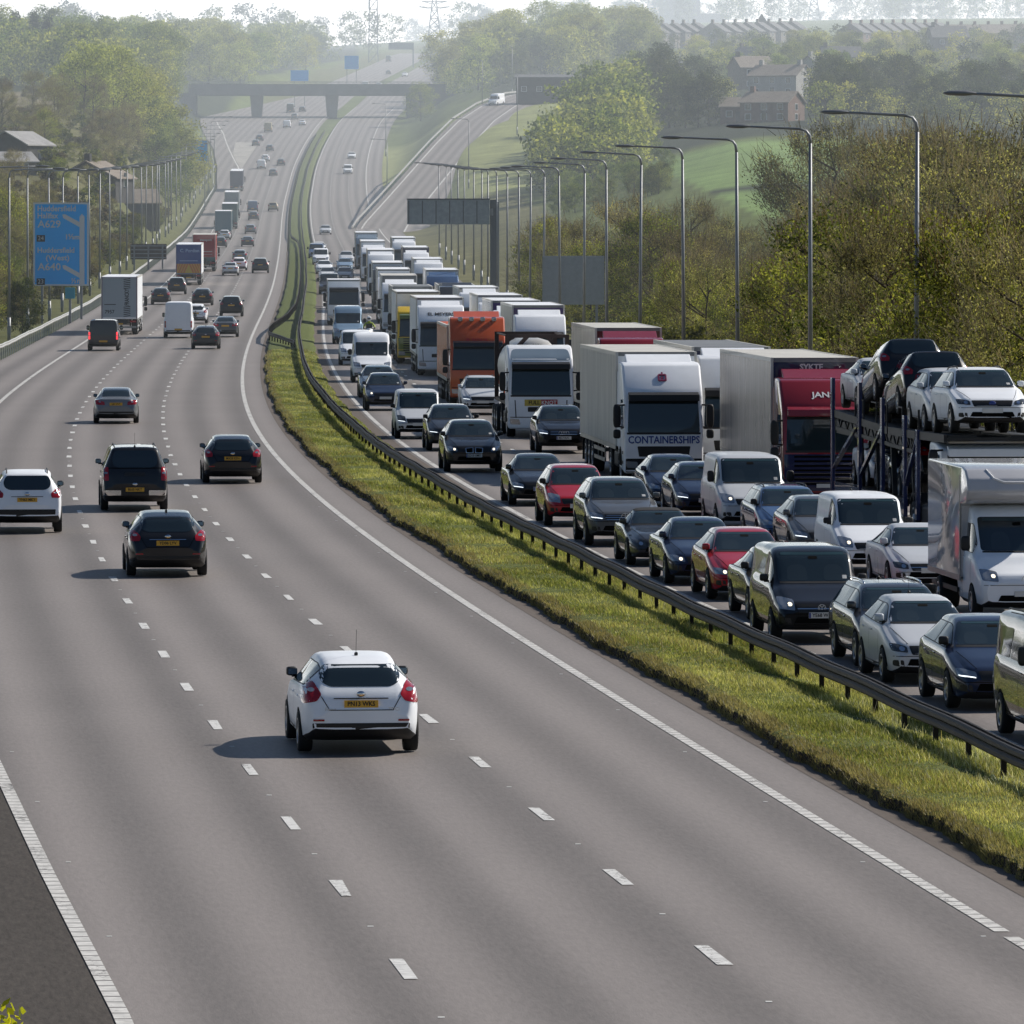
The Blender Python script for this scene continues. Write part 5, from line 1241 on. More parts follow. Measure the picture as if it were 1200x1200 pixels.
wood('far_woodland', spots(150, -80, 330, 1380, 2100) + spots(90, 150, 480, 1900, 2700), GREEN + PALE, (10, 15))
wood('far_woodland', spots(90, 500, 760, 1700, 2300) + spots(90, 570, 740, 1080, 1500), PALE + GREEN, (7, 14))
wood('far_woodland', spots(120, 740, 1260, 1330, 2050, lambda p, d: not (850 < p < 965 and 1150 < d < 1500)) + spots(50, 960, 1260, 1180, 1380), GREEN + DARK + PALE, (5, 8.5))
wood('horizon_woodland', spots(110, 470, 1260, 3800, 5600) + spots(40, -60, 470, 2900, 3600), DARK + GREEN, (12, 22))
wood('undergrowth', [(((float(R(d)) + o) / d * F + 600), d) for d, o in ((random.uniform(170, 620), random.uniform(23, 58)) for _ in range(190)) if (float(R(d)) + o) / d * F < 760 and not (o < 31 and 395 < d < 500)], BUSH + SCRUB, (7, 11))
wood('undergrowth', [(((float(R(d)) - o) / d * F + 600), d) for d, o in ((random.uniform(430, 1150), random.uniform(20, 46)) for _ in range(150))], BUSH + SCRUB, (6, 10))

# ------------------------------------------------------------------ crash barriers
RUST = ground_mat('weathered_steel', [(.3, (.010, .007, .006)), (.55, (.022, .016, .013)), (.8, (.05, .038, .031))], 2.5, rough=.6, bump=.3, bscale=12)
RUST.node_tree.nodes['Principled BSDF'].inputs['Specular IOR Level'].default_value = .3
PALESTEEL = pbr('pale_barrier_steel', (.5, .5, .48), .4, .35, var=.12)
def barrier(name, label, offf, a, b, mat, sides, group=None, post_gap=3.0, h=.76, posts_to=None):
    root = empty(name, on_road(float(offf(a)), a)); tag(root, label, 'crash barrier', group)
    ys = np.concatenate([np.arange(a, min(b, 420), 1.5), yrange(min(b, 420), b)]) if b > 420 else np.arange(a, b, 1.5)
    prof = [(0, -.25), (.03, -.22), (.03, -.165), (-.01, -.125), (.03, -.085), (.03, -.03), (0, 0), (-.04, 0), (-.04, -.25)]
    for sd in sides:
        V = []
        for y in ys:
            p = on_road(float(offf(y)), y, h + .012 * math.sin(y * .7) + .02 * math.sin(y * .13)); s = slope(y); nx, ny = 1 / math.hypot(1, s), -s / math.hypot(1, s)
            for u, w in prof: q = .075 * sd + u * sd; V.append((p.x + nx * q - root.location.x, p.y + ny * q - root.location.y, p.z + w - root.location.z))
        k = len(prof); n = len(ys); fs = [(i * k + j, i * k + (j + 1) % k, (i + 1) * k + (j + 1) % k, (i + 1) * k + j) for i in range(n - 1) for j in range(k)]
        np_mesh('beam', V, fs, mat, root)
    y = a + 1; cnt = 0; rest = MB(); pm = MB().box(-.04, .04, -.07, .07, -.3, h - .04); po = pm.build('post', mat, None); pme = po.data; bpy.data.objects.remove(po)
    far = []
    while y < b:
        p = on_road(float(offf(y)), y) - root.location
        if cnt < 99: o = link(bpy.data.objects.new('post', pme), root); o.location = p
        else: rest.box(p.x - .05, p.x + .05, p.y - .075, p.y + .075, p.z - .3, p.z + h - .04)
        cnt += 1; y += post_gap if y < 700 else 6
    if rest.v: rest.build('post', mat, root, kind='stuff')
    return root
barrier('crash_barrier', 'dark weathered double sided crash barrier along the central reservation', lambda y: 3.32 + .03 * math.sin(y * .05), 60, 1700, RUST, (-1, 1))
_pb = lambda y: np.interp(y, [424, 440, 452, 470, 486, 520, 560, 600, 900, 960, 1000, 1040, 1700], [3.05, 2.1, 1.35, 1.25, 1.45, 2.3, 2.75, 2.8, 2.7, 2.5, 1.7, 1.5, 1.6])
barrier('crash_barrier', 'second crash barrier bulging towards the near lanes round a gap in the reservation', _pb, 424, 1680, RUST, (-1,))
barrier('crash_barrier', 'pale sunlit single sided crash barrier along the near hard shoulder', lambda y: LE - 3.75 + float(wid(y)) - (0 if y < 1380 else .5), 330, 1560, PALESTEEL, (1,), h=.80, post_gap=3.2)
# barrier on the slip road bank
root = empty('crash_barrier', tuple(slip_pt(.4, -5.2, 0))); tag(root, 'pale crash barrier along the outside of the climbing slip road', 'crash barrier')
ts = np.linspace(.35, 9, 70); V = []
for t_ in ts:
    p = slip_pt(t_, -5.0, 0) - np.array(root.location)
    for u, w in ((-.06, .45), (.06, .45), (.06, .8), (-.06, .8)): V.append(p + np.array([u, 0, w]))
np_mesh('beam', V, [(4 * i + j, 4 * i + (j + 1) % 4, 4 * i + 4 + (j + 1) % 4, 4 * i + 4 + j) for i in range(len(ts) - 1) for j in range(4)], PALESTEEL, root)
for t_ in np.linspace(.4, 8.9, 60):
    p = slip_pt(t_, -5.0, 0) - np.array(root.location); MB().box(p[0] - .06, p[0] + .06, p[1] - .06, p[1] + .06, p[2] - .4, p[2] + .5).build('post', PALESTEEL, root)

# ------------------------------------------------------------------ street lamps
LAMPST = pbr('lamp_column_grey', (.27, .28, .295), .5, .3, var=.1)
def lamp_proto(h=12., arm=2.5, side=-1):
    root = empty('street_lamp')
    MB().tube([(0, 0, -.3), (0, 0, 1.6)], .125, 10).tube([(0, 0, 1.6), (0, 0, h - .55)], [.10, .065], 10).build('pole', LAMPST, root)
    a = [(0, 0, h - .55), (side * .04, 0, h - .25), (side * .16, 0, h - .07), (side * .42, 0, h), (side * arm * .6, 0, h + .05), (side * arm, 0, h + .09)]
    MB().tube(a, [.065, .06, .055, .05, .045, .04], 8).build('bracket_arm', LAMPST, root)
    m = MB(); x0 = side * arm
    pr = [(0, .05), (.12, .10), (.3, .15), (.55, .15), (.82, .11), (.95, .02)]
    vs = [(x0 + side * (t - .15), r * 1.0 * math.cos(2 * PI * k / 10), h + .10 + r * .55 * math.sin(2 * PI * k / 10)) for t, r in pr for k in range(10)]
    m.add(vs, [(i * 10 + k, i * 10 + (k + 1) % 10, (i + 1) * 10 + (k + 1) % 10, (i + 1) * 10 + k) for i in range(5) for k in range(10)], 0, True)
    m.build('lantern', pbr('lantern_grey', (.2, .205, .21), .35, .2), root)
    MB().box(-.13, .13, -.14, .14, .4, 1.0).build('access_door', LAMPST, root)
    return root
lp = lamp_proto(12, 2.45, -1); first = True
for i, d in enumerate(np.arange(194, 900, 33)):
    off = 21.0 + random.uniform(-.15, .15) if i > 0 else 20.6
    x = float(R(d)) + off
    o = lp if i == 0 else copy_tree(lp)
    o.location = (x, d, max(gz_at(x, d), float(zroad(d)) - .3)); o.rotation_euler = (0, random.uniform(-.008, .008), -math.atan(slope(d)))
    tag(o, 'tall grey street lamp with bracket arm in the row beyond the queue', 'street lamp', 'street lamps beyond the queue')
lq = lamp_proto(12, 3.2, 1)
for i, d in enumerate(np.arange(446, 1480, 33)):
    x = float(R(d)) + LE - 6.1 + random.uniform(-.2, .2); o = lq if i == 0 else copy_tree(lq)
    o.location = (x, d, max(gz_at(x, d), float(zroad(d)) - .6)); o.rotation_euler = (0, random.uniform(-.01, .01), -math.atan(slope(d)))
    tag(o, 'slim grey street lamp reaching over the near verge', 'street lamp', 'street lamps along the near verge')
for i, (px, py, d) in enumerate(((606, 170, 1330), (549, 230, 1180), (760 / 3 + 200, 200, 1300), (452, 160, 1560), (600, 100, 1650), (565, 130, 1480))):
    o = copy_tree(lp); x = px2x(px, d); o.location = (x, d, gz_at(x, d)); o['label'] = 'distant street lamp beside the slip road and bridge'; o['group'] = 'street lamps by the slip road'

# ------------------------------------------------------------------ signs and gantries
SIGNB = pbr('sign_blue', (.006, .42, .98), .45); SIGNW = pbr('sign_white', (.62, .64, .66), .5); SIGNG = pbr('sign_back_grey', (.36, .38, .40), .5, .2, var=.1); SIGND = pbr('sign_matrix_dark', (.24, .28, .30), .5, var=.15)
def sign_frame(px, d, z0, w, h, name, label, mat, edge, posts, ry=0, cat='road sign', back=False):
    x = px2x(px, d); g = gz_at(x, d); root = empty(name, (x, d, g), (0, 0, ry)); tag(root, label, cat)
    zc = z0 - g
    p = MB().box(-w / 2, w / 2, -.04, .04, zc, zc + h).build('sign_panel', mat, root, bevel=.015)
    if edge:
        e = MB(); t = .13
        e.box(-w / 2, w / 2, -.052, -.04, zc, zc + t).box(-w / 2, w / 2, -.052, -.04, zc + h - t, zc + h).box(-w / 2, -w / 2 + t, -.052, -.04, zc + t, zc + h - t).box(w / 2 - t, w / 2, -.052, -.04, zc + t, zc + h - t)
        e.build('sign_border', edge, p)
    for q in posts: MB().box(q - .09, q + .09, .05 if not back else -.26, .24 if not back else -.05, -.6, zc + h - .1).build('post', LAMPST, root)
    if back:
        for k in range(4): MB().box(-w / 2 + .05, w / 2 - .05, -.075, -.042, zc + h * (k + .5) / 4 - .05, zc + h * (k + .5) / 4 + .05).build('sign_rail', SIGNG, p)
    return root, p, zc
d = 535; sw, sh = 4.35, 6.55
root, p, zc = sign_frame(71.5, d, at(0, 335, d).z, sw, sh, 'direction_sign', 'large blue motorway direction sign with white exit arrows', SIGNB, SIGNW, (-1.5, 1.6))
def sx(u): return (u - .5) * sw
def sz(v): return zc + sh * (1 - v)
def stx(s, u, v, size, w=1.0): text_mesh('sign_lettering', s, size, SIGNW, p, (sx(u), -.06, sz(v)), (PI / 2, 0, 0), align='LEFT', sx=w, bold=.012)
stx('Huddersfield', .07, .075, .62, .95); stx('Halifax', .07, .16, .62, .95); stx('A629', .08, .262, .80, 1.05); stx('1\u2153m', .57, .415, .55); stx('Huddersfield', .07, .575, .58, .98); stx('(West)', .22, .665, .60, 1.1); stx('A640', .08, .775, .80, 1.05); stx('\u00bdm', .68, .94, .55)
for s, v in (('24', .43), ('23', .95)):
    b_ = MB().box(sx(.06), sx(.21), -.056, -.042, sz(v) - .26, sz(v) + .26).build('junction_number_panel', INK, p); text_mesh('sign_lettering', s, .48, SIGNW, b_, (sx(.135), -.062, sz(v)), (PI / 2, 0, 0))
ar = MB(); yy0, yy1 = -.058, -.044
def arrow(a, b, w): ar.bar((sx(a[0]), -.051, sz(a[1])), (sx(b[0]), -.051, sz(b[1])), .014, w)
ar.add([(sx(.835), yy0, sz(.985)), (sx(.925), yy0, sz(.985)), (sx(.925), yy0, sz(.17)), (sx(.88), yy0, sz(.135)), (sx(.835), yy0, sz(.17))], [(0, 1, 2, 3, 4)])
for v in (.14, .75): ar.add([(sx(.835), yy0, sz(v + .155)), (sx(.54), yy0, sz(v + .045)), (sx(.525), yy0, sz(v + .005)), (sx(.575), yy0, sz(v)), (sx(.835), yy0, sz(v + .095))], [(0, 1, 2, 3, 4)])
ar.build('route_arrow', SIGNW, p)
r2, p2, _ = sign_frame(82, 520, at(0, 350, 520).z, .75, .85, 'marker_sign', 'small turquoise marker sign under the blue direction sign', pbr('sign_turquoise', (.03, .30, .42), .5), None, (0,))
r2, p2, _ = sign_frame(174, 770, max(at(0, 304, 770).z, gz_at(px2x(174, 770), 770) + .6), 4.1, 1.75, 'sign_board', 'dark brown sign board seen from behind by the near barrier', pbr('sign_brown', (.06, .042, .038), .6, var=.2), None, (-1.6, 0, 1.6), back=True)
for i in range(3):
    for k in range(2): pass
r2, p2, _ = sign_frame(231, 1240, at(0, 190, 1240).z, 3.9, 4.0, 'direction_sign', 'distant blue direction sign at the foot of the knoll', SIGNB, SIGNW, (-1.4, 1.4))
r2, p2, _ = sign_frame(412, 2050, at(0, 81, 2050).z, 4.2, 4.0, 'direction_sign', 'distant blue sign on the crest above the bridge', SIGNB, None, (-1.4, 1.4))
r2, p2, _ = sign_frame(351, 1900, at(0, 95, 1900).z, 5.0, 3.0, 'direction_sign', 'wide distant blue sign above the bridge parapet', SIGNB, None, (-1.4, 1.4))
r2, p2, _ = sign_frame(672, 468, at(0, 357, 468).z, 4.2, 3.35, 'sign_board', 'large grey back of a road sign among the far lamp columns', SIGNG, None, (-1.6, 1.6), back=False)
for i in range(4): MB().box(-2.1 + i * 1.4 - .03, -2.1 + i * 1.4 + .03, -.07, -.042, at(0, 357, 468).z - gz_at(px2x(672, 468), 468), at(0, 300, 468).z - gz_at(px2x(672, 468), 468)).build('sign_rail', SIGNG, p2)
# cantilever message sign
d = 590; x = px2x(578, d); g = gz_at(x, d); root = empty('message_gantry', (x, d, g)); tag(root, 'cantilever gantry with a long dark message sign over the queue', 'gantry')
zt = at(0, 234, d).z - g; zb_ = at(0, 263, d).z - g
MB().box(-.28, .28, -.25, .25, -.6, zt).build('gantry_post', pbr('gantry_steel', (.10, .115, .13), .5, .3), root, bevel=.03)
MB().box(.36, .52, -.12, .12, -.6, zt - .2).build('ladder_rail', LAMPST, root)
pn = MB().box(-7.45, -.3, -.75, -.3, zb_, zt).build('message_panel', SIGND, root, bevel=.04)
for k in range(6): MB().box(-7.35 + k * 1.18, -7.27 + k * 1.18, -.78, -.75, zb_ + .1, zt - .1).build('panel_rib', pbr('sign_rib', (.09, .10, .11), .5), pn)
MB().box(-7.5, -.28, -.80, -.28, zt + .002, zt + .10).build('panel_top', pbr('gantry_steel', (.1, .115, .13), .5), pn)
MB().box(-7.3, 0, -.3, -.1, (zb_ + zt) / 2 - .3, (zb_ + zt) / 2 + .3).build('gantry_arm', LAMPST, root)
MB().box(.5, 1.9, -.5, .3, -.3, 1.5).build('control_cabinet', SIGNG, root, bevel=.03)
d = 2500; x = px2x(484, d); g = gz_at(x, d); root = empty('message_gantry', (x, d, g)); tag(root, 'distant gantry sign on the crest beyond the bridge', 'gantry')
MB().box(-9, .2, -.4, .4, at(0, 58, d).z - g, at(0, 50, d).z - g).build('message_panel', SIGND, root); MB().box(-.2, .3, -.2, .2, -.5, at(0, 50, d).z - g).build('gantry_post', LAMPST, root)

# ------------------------------------------------------------------ road bridge
CONC = ground_mat('bridge_concrete', [(.3, (.11, .115, .12)), (.7, (.19, .19, .19))], .25, bump=.2)
d = 1825; zt = at(0, 97, d).z; zb_ = at(0, 112, d).z; xl = px2x(222, d); xr = px2x(522, d)
root = empty('road_bridge', (px2x(370, d), d, float(zroad(d)))); tag(root, 'flat concrete road bridge crossing both carriageways', 'bridge'); ox, oz = root.location.x, root.location.z
MB().box(xl - ox, xr - ox, -5.5, 5.5, zb_ - oz + .5, zt - oz - .9).build('deck', CONC, root)
MB().box(xl - ox, xr - ox, -6.0, -5.6, zb_ - oz, zt - oz - .45).build('edge_beam', CONC, root); MB().box(xl - ox, xr - ox, 5.6, 6.0, zb_ - oz, zt - oz - .45).build('edge_beam', CONC, root)
for y in (-5.8, 5.8):
    m = MB().box(xl - ox, xr - ox, y - .06, y + .06, zt - oz + .1, zt - oz + .2)
    for q in np.arange(xl, xr, 2.0): m.box(q - ox - .04, q - ox + .04, y - .04, y + .04, zt - oz - .46, zt - oz + .1)
    m.build('parapet', STEEL, root)
for px in (301, 389):
    x = px2x(px, d) - ox; m = MB(); z1 = zb_ - oz + .02
    m.v = [(x - 1.2, -3, -1), (x + 1.2, -3, -1), (x + 1.2, 3, -1), (x - 1.2, 3, -1), (x - 1.7, -4, z1), (x + 1.7, -4, z1), (x + 1.7, 4, z1), (x - 1.7, 4, z1)]
    m.f = [[0, 3, 2, 1], [4, 5, 6, 7], [0, 1, 5, 4], [1, 2, 6, 5], [2, 3, 7, 6], [3, 0, 4, 7]]; m.m = [0] * 6; m.s = [False] * 6
    m.build('pier', CONC, root)
for xa, xb in ((xl - 8, xl + 2), (px2x(476, d), xr + 8)): MB().box(xa - ox, xb - ox, -5.3, 5.3, -8, zb_ - oz + .52).build('abutment', CONC, root)

# ------------------------------------------------------------------ houses
STONE = ground_mat('stone_wall', [(.3, (.13, .115, .10)), (.7, (.26, .23, .2))], 1.5, bump=.4); BRICK = ground_mat('brick_wall', [(.3, (.15, .10, .085)), (.7, (.24, .17, .145))], 1.5, bump=.3); RENDER = ground_mat('rendered_wall', [(.3, (.34, .33, .31)), (.7, (.46, .45, .43))], .8)
DARKW = ground_mat('dark_wall', [(.3, (.05, .05, .05)), (.7, (.09, .088, .085))], 1.0)
SLATE = ground_mat('slate_roof', [(.3, (.10, .10, .105)), (.7, (.19, .185, .18))], 1.2, rough=.6, bump=.5); TILE = ground_mat('tile_roof', [(.3, (.18, .15, .125)), (.7, (.30, .26, .22))], 1.2, bump=.5); METALR = ground_mat('sheet_roof', [(.3, (.24, .235, .23)), (.7, (.38, .37, .36))], .5, rough=.5)
def house(px, d, w, dp, h, rh, rot, wall, roof, label, cat='house', name='house', chim=1, wins=(2, 2), z=None, group=None):
    x = px2x(px, d); g = (gz_at(x, d) if z is None else z) - .3
    r = empty(name, (x, d, g), (0, 0, rot)); tag(r, label, cat, group)
    a, b = w / 2, dp / 2
    m = MB(); m.box(-a, a, -b, b, -2, h); m.add([(-a, -b, h), (a, -b, h), (0 - a, b, h), (a, b, h), (-a, 0, h + rh), (a, 0, h + rh)], [(0, 4, 2), (1, 3, 5)])
    m.build('wall', wall, r)
    m = MB(); e = .35; t = .16
    for s in (-1, 1): m.add([(-a - e, s * (b + e), h - e * rh / b), (a + e, s * (b + e), h - e * rh / b), (a + e, 0, h + rh), (-a - e, 0, h + rh), (-a - e, s * (b + e), h - e * rh / b + t), (a + e, s * (b + e), h - e * rh / b + t), (a + e, 0, h + rh + t), (-a - e, 0, h + rh + t)], [(0, 1, 2, 3), (4, 5, 6, 7), (0, 1, 5, 4), (0, 3, 7, 4), (1, 2, 6, 5)])
    ro = m.build('roof', roof, r)
    for i in range(chim): MB().box(-a * .8 + i * a * 1.6 - .4, -a * .8 + i * a * 1.6 + .4, -.4, .4, h + rh * .6, h + rh + 1.1).build('chimney', wall, ro)
    nx, nz = wins
    for i in range(nx):
        for q in range(nz):
            cx = -a + w * (i + .5) / nx; cz = h * (q + .55) / nz
            wn = MB().box(cx - .62, cx + .62, -b - .05, -b + .05, cz - .6, cz + .6).build('window', SIGNW, r); MB().box(cx - .5, cx + .5, -b - .07, -b - .052, cz - .5, cz + .5).build('pane', GLASS, wn)
            if dp > 7 and i == 0:
                for s in (-1, 1):
                    wn = MB().box(s * a - .05, s * a + .05, -.6, .6, cz - .6, cz + .6).build('window', SIGNW, r); MB().box(s * (a + .052), s * (a + .07), -.5, .5, cz - .5, cz + .5).build('pane', GLASS, wn)
    MB().box(-.45, .45, -b - .06, -b + .02, 0, 2.1).build('door', paint('darkblue'), r)
    return r
house(22, 920, 7.5, 6.5, 3.3, 1.7, 1.15, DARKW, METALR, 'dark gabled barn with a pale roof edge above the near trees', 'barn', 'barn', 0, (0, 0))
house(5, 900, 7, 5.5, 1.9, 1.2, .45, STONE, METALR, 'low stone outhouse in front of the dark gabled barn', 'outhouse', 'outhouse', 0, (2, 1))
house(112, 930, 8, 8.5, 1.4, 2.2, 1.30, DARKW, TILE, 'low cottage with a broad tiled roof and one chimney', chim=1, wins=(1, 1))
house(158, 985, 6, 5, 2.2, 1.8, .3, DARKW, TILE, 'small ruined shed beside the low cottage', 'shed', 'shed', 0, (0, 0))
house(905, 1235, 9.5, 7.5, 3.6, 1.9, -.45, BRICK, TILE, 'brick house with a long pale roof above the green field', chim=1, wins=(3, 2))
house(868, 1245, 6.5, 6, 3.0, 1.6, -.2, BRICK, TILE, 'brick side wing left of the long roofed house', chim=0, wins=(2, 1))
house(915, 1410, 11, 8, 4.6, 2.2, -.5, RENDER, TILE, 'large rendered house with bay windows higher up the hillside', chim=2, wins=(3, 2))
house(880, 1500, 8, 7, 5.0, 2.4, .4, STONE, TILE, 'stone house with a steep gable between pale trees', chim=1)
house(660, 1480, 20, 9, 5.5, .6, -.05, DARKW, SLATE, 'long dark flat roofed building above the slip road', 'building', 'building', 0, (6, 1))
house(730, 1450, 9, 7, 4.0, 1.6, -.25, DARKW, METALR, 'low building with a bright sheet roof among dark trees', 'building', 'building', 0, (2, 1))
house(760, 1520, 16, 8, 6.5, .5, .0, BRICK, SLATE, 'plain brick block half hidden by ivy and trees', 'building', 'building', 0, (5, 2))
house(960, 1480, 8, 7, 5.0, 2.2, .9, RENDER, SLATE, 'white gabled house at the edge of the dark wood', chim=1)
house(985, 1600, 9, 7, 5.0, 2.4, .1, STONE, SLATE, 'stone house with a slate roof behind the dark wood', chim=1)
house(1192, 1400, 12, 8, 4.5, .7, 0, RENDER, SLATE, 'low pale building at the end of the dark wood', 'building', 'building', 0, (4, 1))
house(1110, 1850, 10, 8, 6, 3, .2, STONE, SLATE, 'stone house with a tall gable and white end wall', chim=1)
house(880, 1700, 9, 7, 4.6, 2.6, -.9, STONE, SLATE, 'hip fronted stone house below the terraces', chim=1)
TG = 'terraced houses on the skyline'
for i, px in enumerate(np.linspace(716, 816, 9)): house(px, 2150 + i * 6, 5.2, 9, 5.4, 2.8, 1.20, STONE, SLATE, 'terraced house in the first slate roofed row on the skyline', 'terraced house', 'terraced_house', 1, (1, 2), group='first skyline terrace')
for i, px in enumerate(np.linspace(838, 930, 8)): house(px, 2180 + i * 6, 5.2, 9, 5.4, 2.8, 1.15, STONE, SLATE, 'terraced house in the middle slate roofed row on the skyline', 'terraced house', 'terraced_house', 1, (1, 2), group='middle skyline terrace')
for i, px in enumerate(np.linspace(1000, 1100, 9)): house(px, 2080 + i * 10, 5.4, 9, 5.4, 2.8, 1.1, BRICK, SLATE, 'terraced house in the brick row behind the dark wood', 'terraced house', 'terraced_house', 1, (1, 2), group='brick skyline terrace')
for i, px in enumerate(np.linspace(1120, 1215, 7)): house(px, 2100 + i * 8, 6.5, 8, 5.2, 2.6, .2, BRICK, TILE, 'house in the last skyline row by the frame edge', 'terraced house', 'terraced_house', 1, (2, 2), group='last skyline row')
house(893, 2250, 8, 8, 5, 5.5, 1.5, STONE, SLATE, 'dark church like gable rising above the terraces', 'church', 'church', 0, (1, 1))
house(796, 4300, 26, 14, 20, .5, 0, DARKW, SLATE, 'square tower block on the far horizon', 'tower block', 'tower_block', 0, (4, 5))
house(765, 4350, 90, 14, 7, .5, 0, DARKW, SLATE, 'long low works building on the far horizon', 'works building', 'works_building', 0, (0, 0))

# ------------------------------------------------------------------ masts
def mast(px, d, top_y, base_w, label, dishes=(), name='radio_mast', taper=.5, arms=()):
    x = px2x(px, d); g = gz_at(x, d); H = at(0, top_y, d).z - g; r = empty(name, (x, d, g)); tag(r, label, 'mast' if name == 'radio_mast' else 'pylon'); n = max(6, int(H / base_w / 1.1))
    m = MB(); wd = lambda z: base_w * (1 - (1 - taper) * z / H) / 2; th = base_w * .05
    for a, b in ((-1, -1), (1, -1), (1, 1), (-1, 1)): m.bar((a * wd(0), b * wd(0), 0), (a * wd(H), b * wd(H), H), th * 1.6)
    for i in range(n):
        z0, z1 = H * i / n, H * (i + 1) / n
        for (a, b), (c, e) in (((-1, -1), (1, -1)), ((1, -1), (1, 1)), ((1, 1), (-1, 1)), ((-1, 1), (-1, -1))): m.bar((a * wd(z0), b * wd(z0), z0), (c * wd(z1), e * wd(z1), z1), th); m.bar((c * wd(z0), e * wd(z0), z0), (a * wd(z1), b * wd(z1), z1), th); m.bar((a * wd(z1), b * wd(z1), z1), (c * wd(z1), e * wd(z1), z1), th)
    m.build('lattice_frame', LAMPST, r)
    for f, s in dishes: MB().lathe_x([(-.3, .01), (-.3, s), (.3, s), (.3, .01)], 12).build('dish', SIGNW, r).location = (wd(f * H) * (1 if int(f * 100) % 2 else -1), -wd(f * H) - .4, f * H)
    for f, l in arms:
        q = MB()
        for s in (-1, 1): q.bar((s * wd(f * H), 0, f * H), (s * l, 0, f * H + .3), th * 1.5); q.bar((s * wd(f * H * .96), 0, f * H * .95), (s * l, 0, f * H + .3), th)
        q.build('cross_arm', LAMPST, r)
    return r
mast(437.5, 2600, -14, 3.6, 'lattice radio mast with dishes on the crest', ((.80, 1.0), (.84, 1.1), (.9, 1.0), (.74, .8)), taper=.8)
for px, d, ty, w, lb in ((509, 3400, -8, 7, 'faint lattice pylon at the end of the motorway'), (763, 4200, -12, 8, 'faint lattice pylon behind the works building'), (725, 4600, 2, 8, 'small faint pylon on the far ridge'), (954, 4300, -14, 8, 'faint pylon above the skyline terraces'), (1140, 4400, -8, 8, 'faint pylon towards the end of the ridge'), (848, 4700, 4, 7, 'faintest pylon between the skyline rows')):
    mast(px, d, ty, w, lb, name='pylon', taper=.15, arms=((.72, w * 1.1), (.83, w * .9), (.94, w * .7)))
# ------------------------------------------------------------------ traffic
PROTO = {}
SKIP_FAR = ('plate_lettering', 'badge', 'grille_bar', 'kidney_grille', 'grille_mesh', 'door_seam', 'door_handle', 'fog_lamp_bezel', 'shut_line', 'reflector', 'mirror_arm', 'mirror_glass', 'lamp_bowl', 'rim', 'scuttle', 'sun_band', 'rear_view_mirror', 'windscreen_sticker', 'seat_shape', 'tailgate_trim', 'reversing_lamp', 'lower_bumper_bar')
NICE = {'hatch': 'hatchback_car', 'smallhatch': 'hatchback_car', 'saloon': 'saloon_car', 'coupe': 'convertible_car', 'suv': 'suv_car', 'smallsuv': 'suv_car', 'estate': 'estate_car', 'mpv': 'people_carrier', 'pickup': 'pickup_truck',
        'smallvan': 'delivery_van', 'midvan': 'panel_van', 'bigvan': 'panel_van'}
def recolor(o, color):
    for c in (o, *o.children_recursive):
        if c.type == 'MESH':
            for s in c.material_slots:
                if s.material and s.material.name.startswith('paint_'): s.link = 'OBJECT'; s.material = paint(color)
def settle(root, px, y, dirn, over=.9, off=None, d=None, pitch=True):
    d = d or dist_of(y)
    sl = float(slope(d))
    if off is None: X = (px - 600) / F * (d - over) + sl * over
    else: X = float(R(d)) + off
    n = math.hypot(1, sl); fwd = Vector((sl / n, 1 / n)) * (1 if dirn == 'L' else -1)
    ax = root['ry'] if dirn == 'L' else root['fy']
    ox, oy = X - fwd.x * ax, d - fwd.y * ax
    g = math.atan(float(grade(oy))) * (1 if dirn == 'L' else -1)
    root.location = (ox, oy, float(zroad(oy)) + .012)
    root.rotation_euler = (g, 0, -math.atan(float(slope(oy))) + (0 if dirn == 'L' else PI))
    return root
def vehicle(kind, color, px, y, dirn, label, cat='car', lit=0, group=None, badge=None, text=None, opt=(), rails=False, clad=False, d=None, far=None, off=None, sc=1.0):
    near = far is None and (y > 330 if d is None else d < 600)
    o, *_ = make_proto(kind, color, dirn, lit if near else min(lit, 1), badge if near else None, text, opt, rails, clad, near)
    settle(o, px, y, dirn, d=d, off=off)
    o.name = NICE[kind]; tag(o, label, cat, group)
    return o
def make_proto(kind, color, dirn, lit, badge, text, opt, rails, clad, near):
    key = (kind, dirn, lit, badge, tuple(opt), rails, clad)
    if text: return make_vehicle(kind, color, dirn == 'R', dirn == 'L', lit, clad, rails, badge, text, opt)
    if key not in PROTO:
        PROTO[key] = make_vehicle(kind, color, dirn == 'R', dirn == 'L', lit, clad, rails, badge, None, opt)[0]
        if near: return (PROTO[key],)
    c = copy_tree(PROTO[key], None, () if near else SKIP_FAR)
    recolor(c, color)
    return (c,)

# -- traffic driving away on the near carriageway (centre of the tail, row of the rear tyres)
V = vehicle
o, B_, _, _ = make_vehicle('hatch', 'white', False, True, 0, False, False, None, 'PN13 WKS', ('arrow', 'aerial', 'blackmirror', 'reartext'))
for s_, x_ in (('Focus', -.47), ('TDCi', .50)):
    h_ = B_.ray_cast(Vector((x_, -30, .70)), Vector((0, 1, 0)))[0]; text_mesh('model_lettering', s_, .075, BADGE, o, (x_, h_.y - .008, .70), (PI / 2, 0, 0), bold=.001)
settle(o, 424, 881, 'L'); o.name = 'hatchback_car'; tag(o, 'white hatchback alone in the foreground with a yellow rear plate', 'car')
V('hatch', 'black', 197, 675, 'L', 'black hatchback with chrome tailgate strip behind the black pickup', text='YD06 LYV', opt=('aerial', 'chromerear', 'reartext'))
V('pickup', 'black', 158, 598, 'L', 'black double cab pickup truck with a glazed load canopy', 'pickup', text='BL65 NKT', opt=('reartext', 'aerial'), rails=True, clad=True)
V('hatch', 'black', 273, 566, 'L', 'black hatchback in the outer lane level with the pickup', text='MX58 EZN', opt=('reartext', 'blackmirror'))
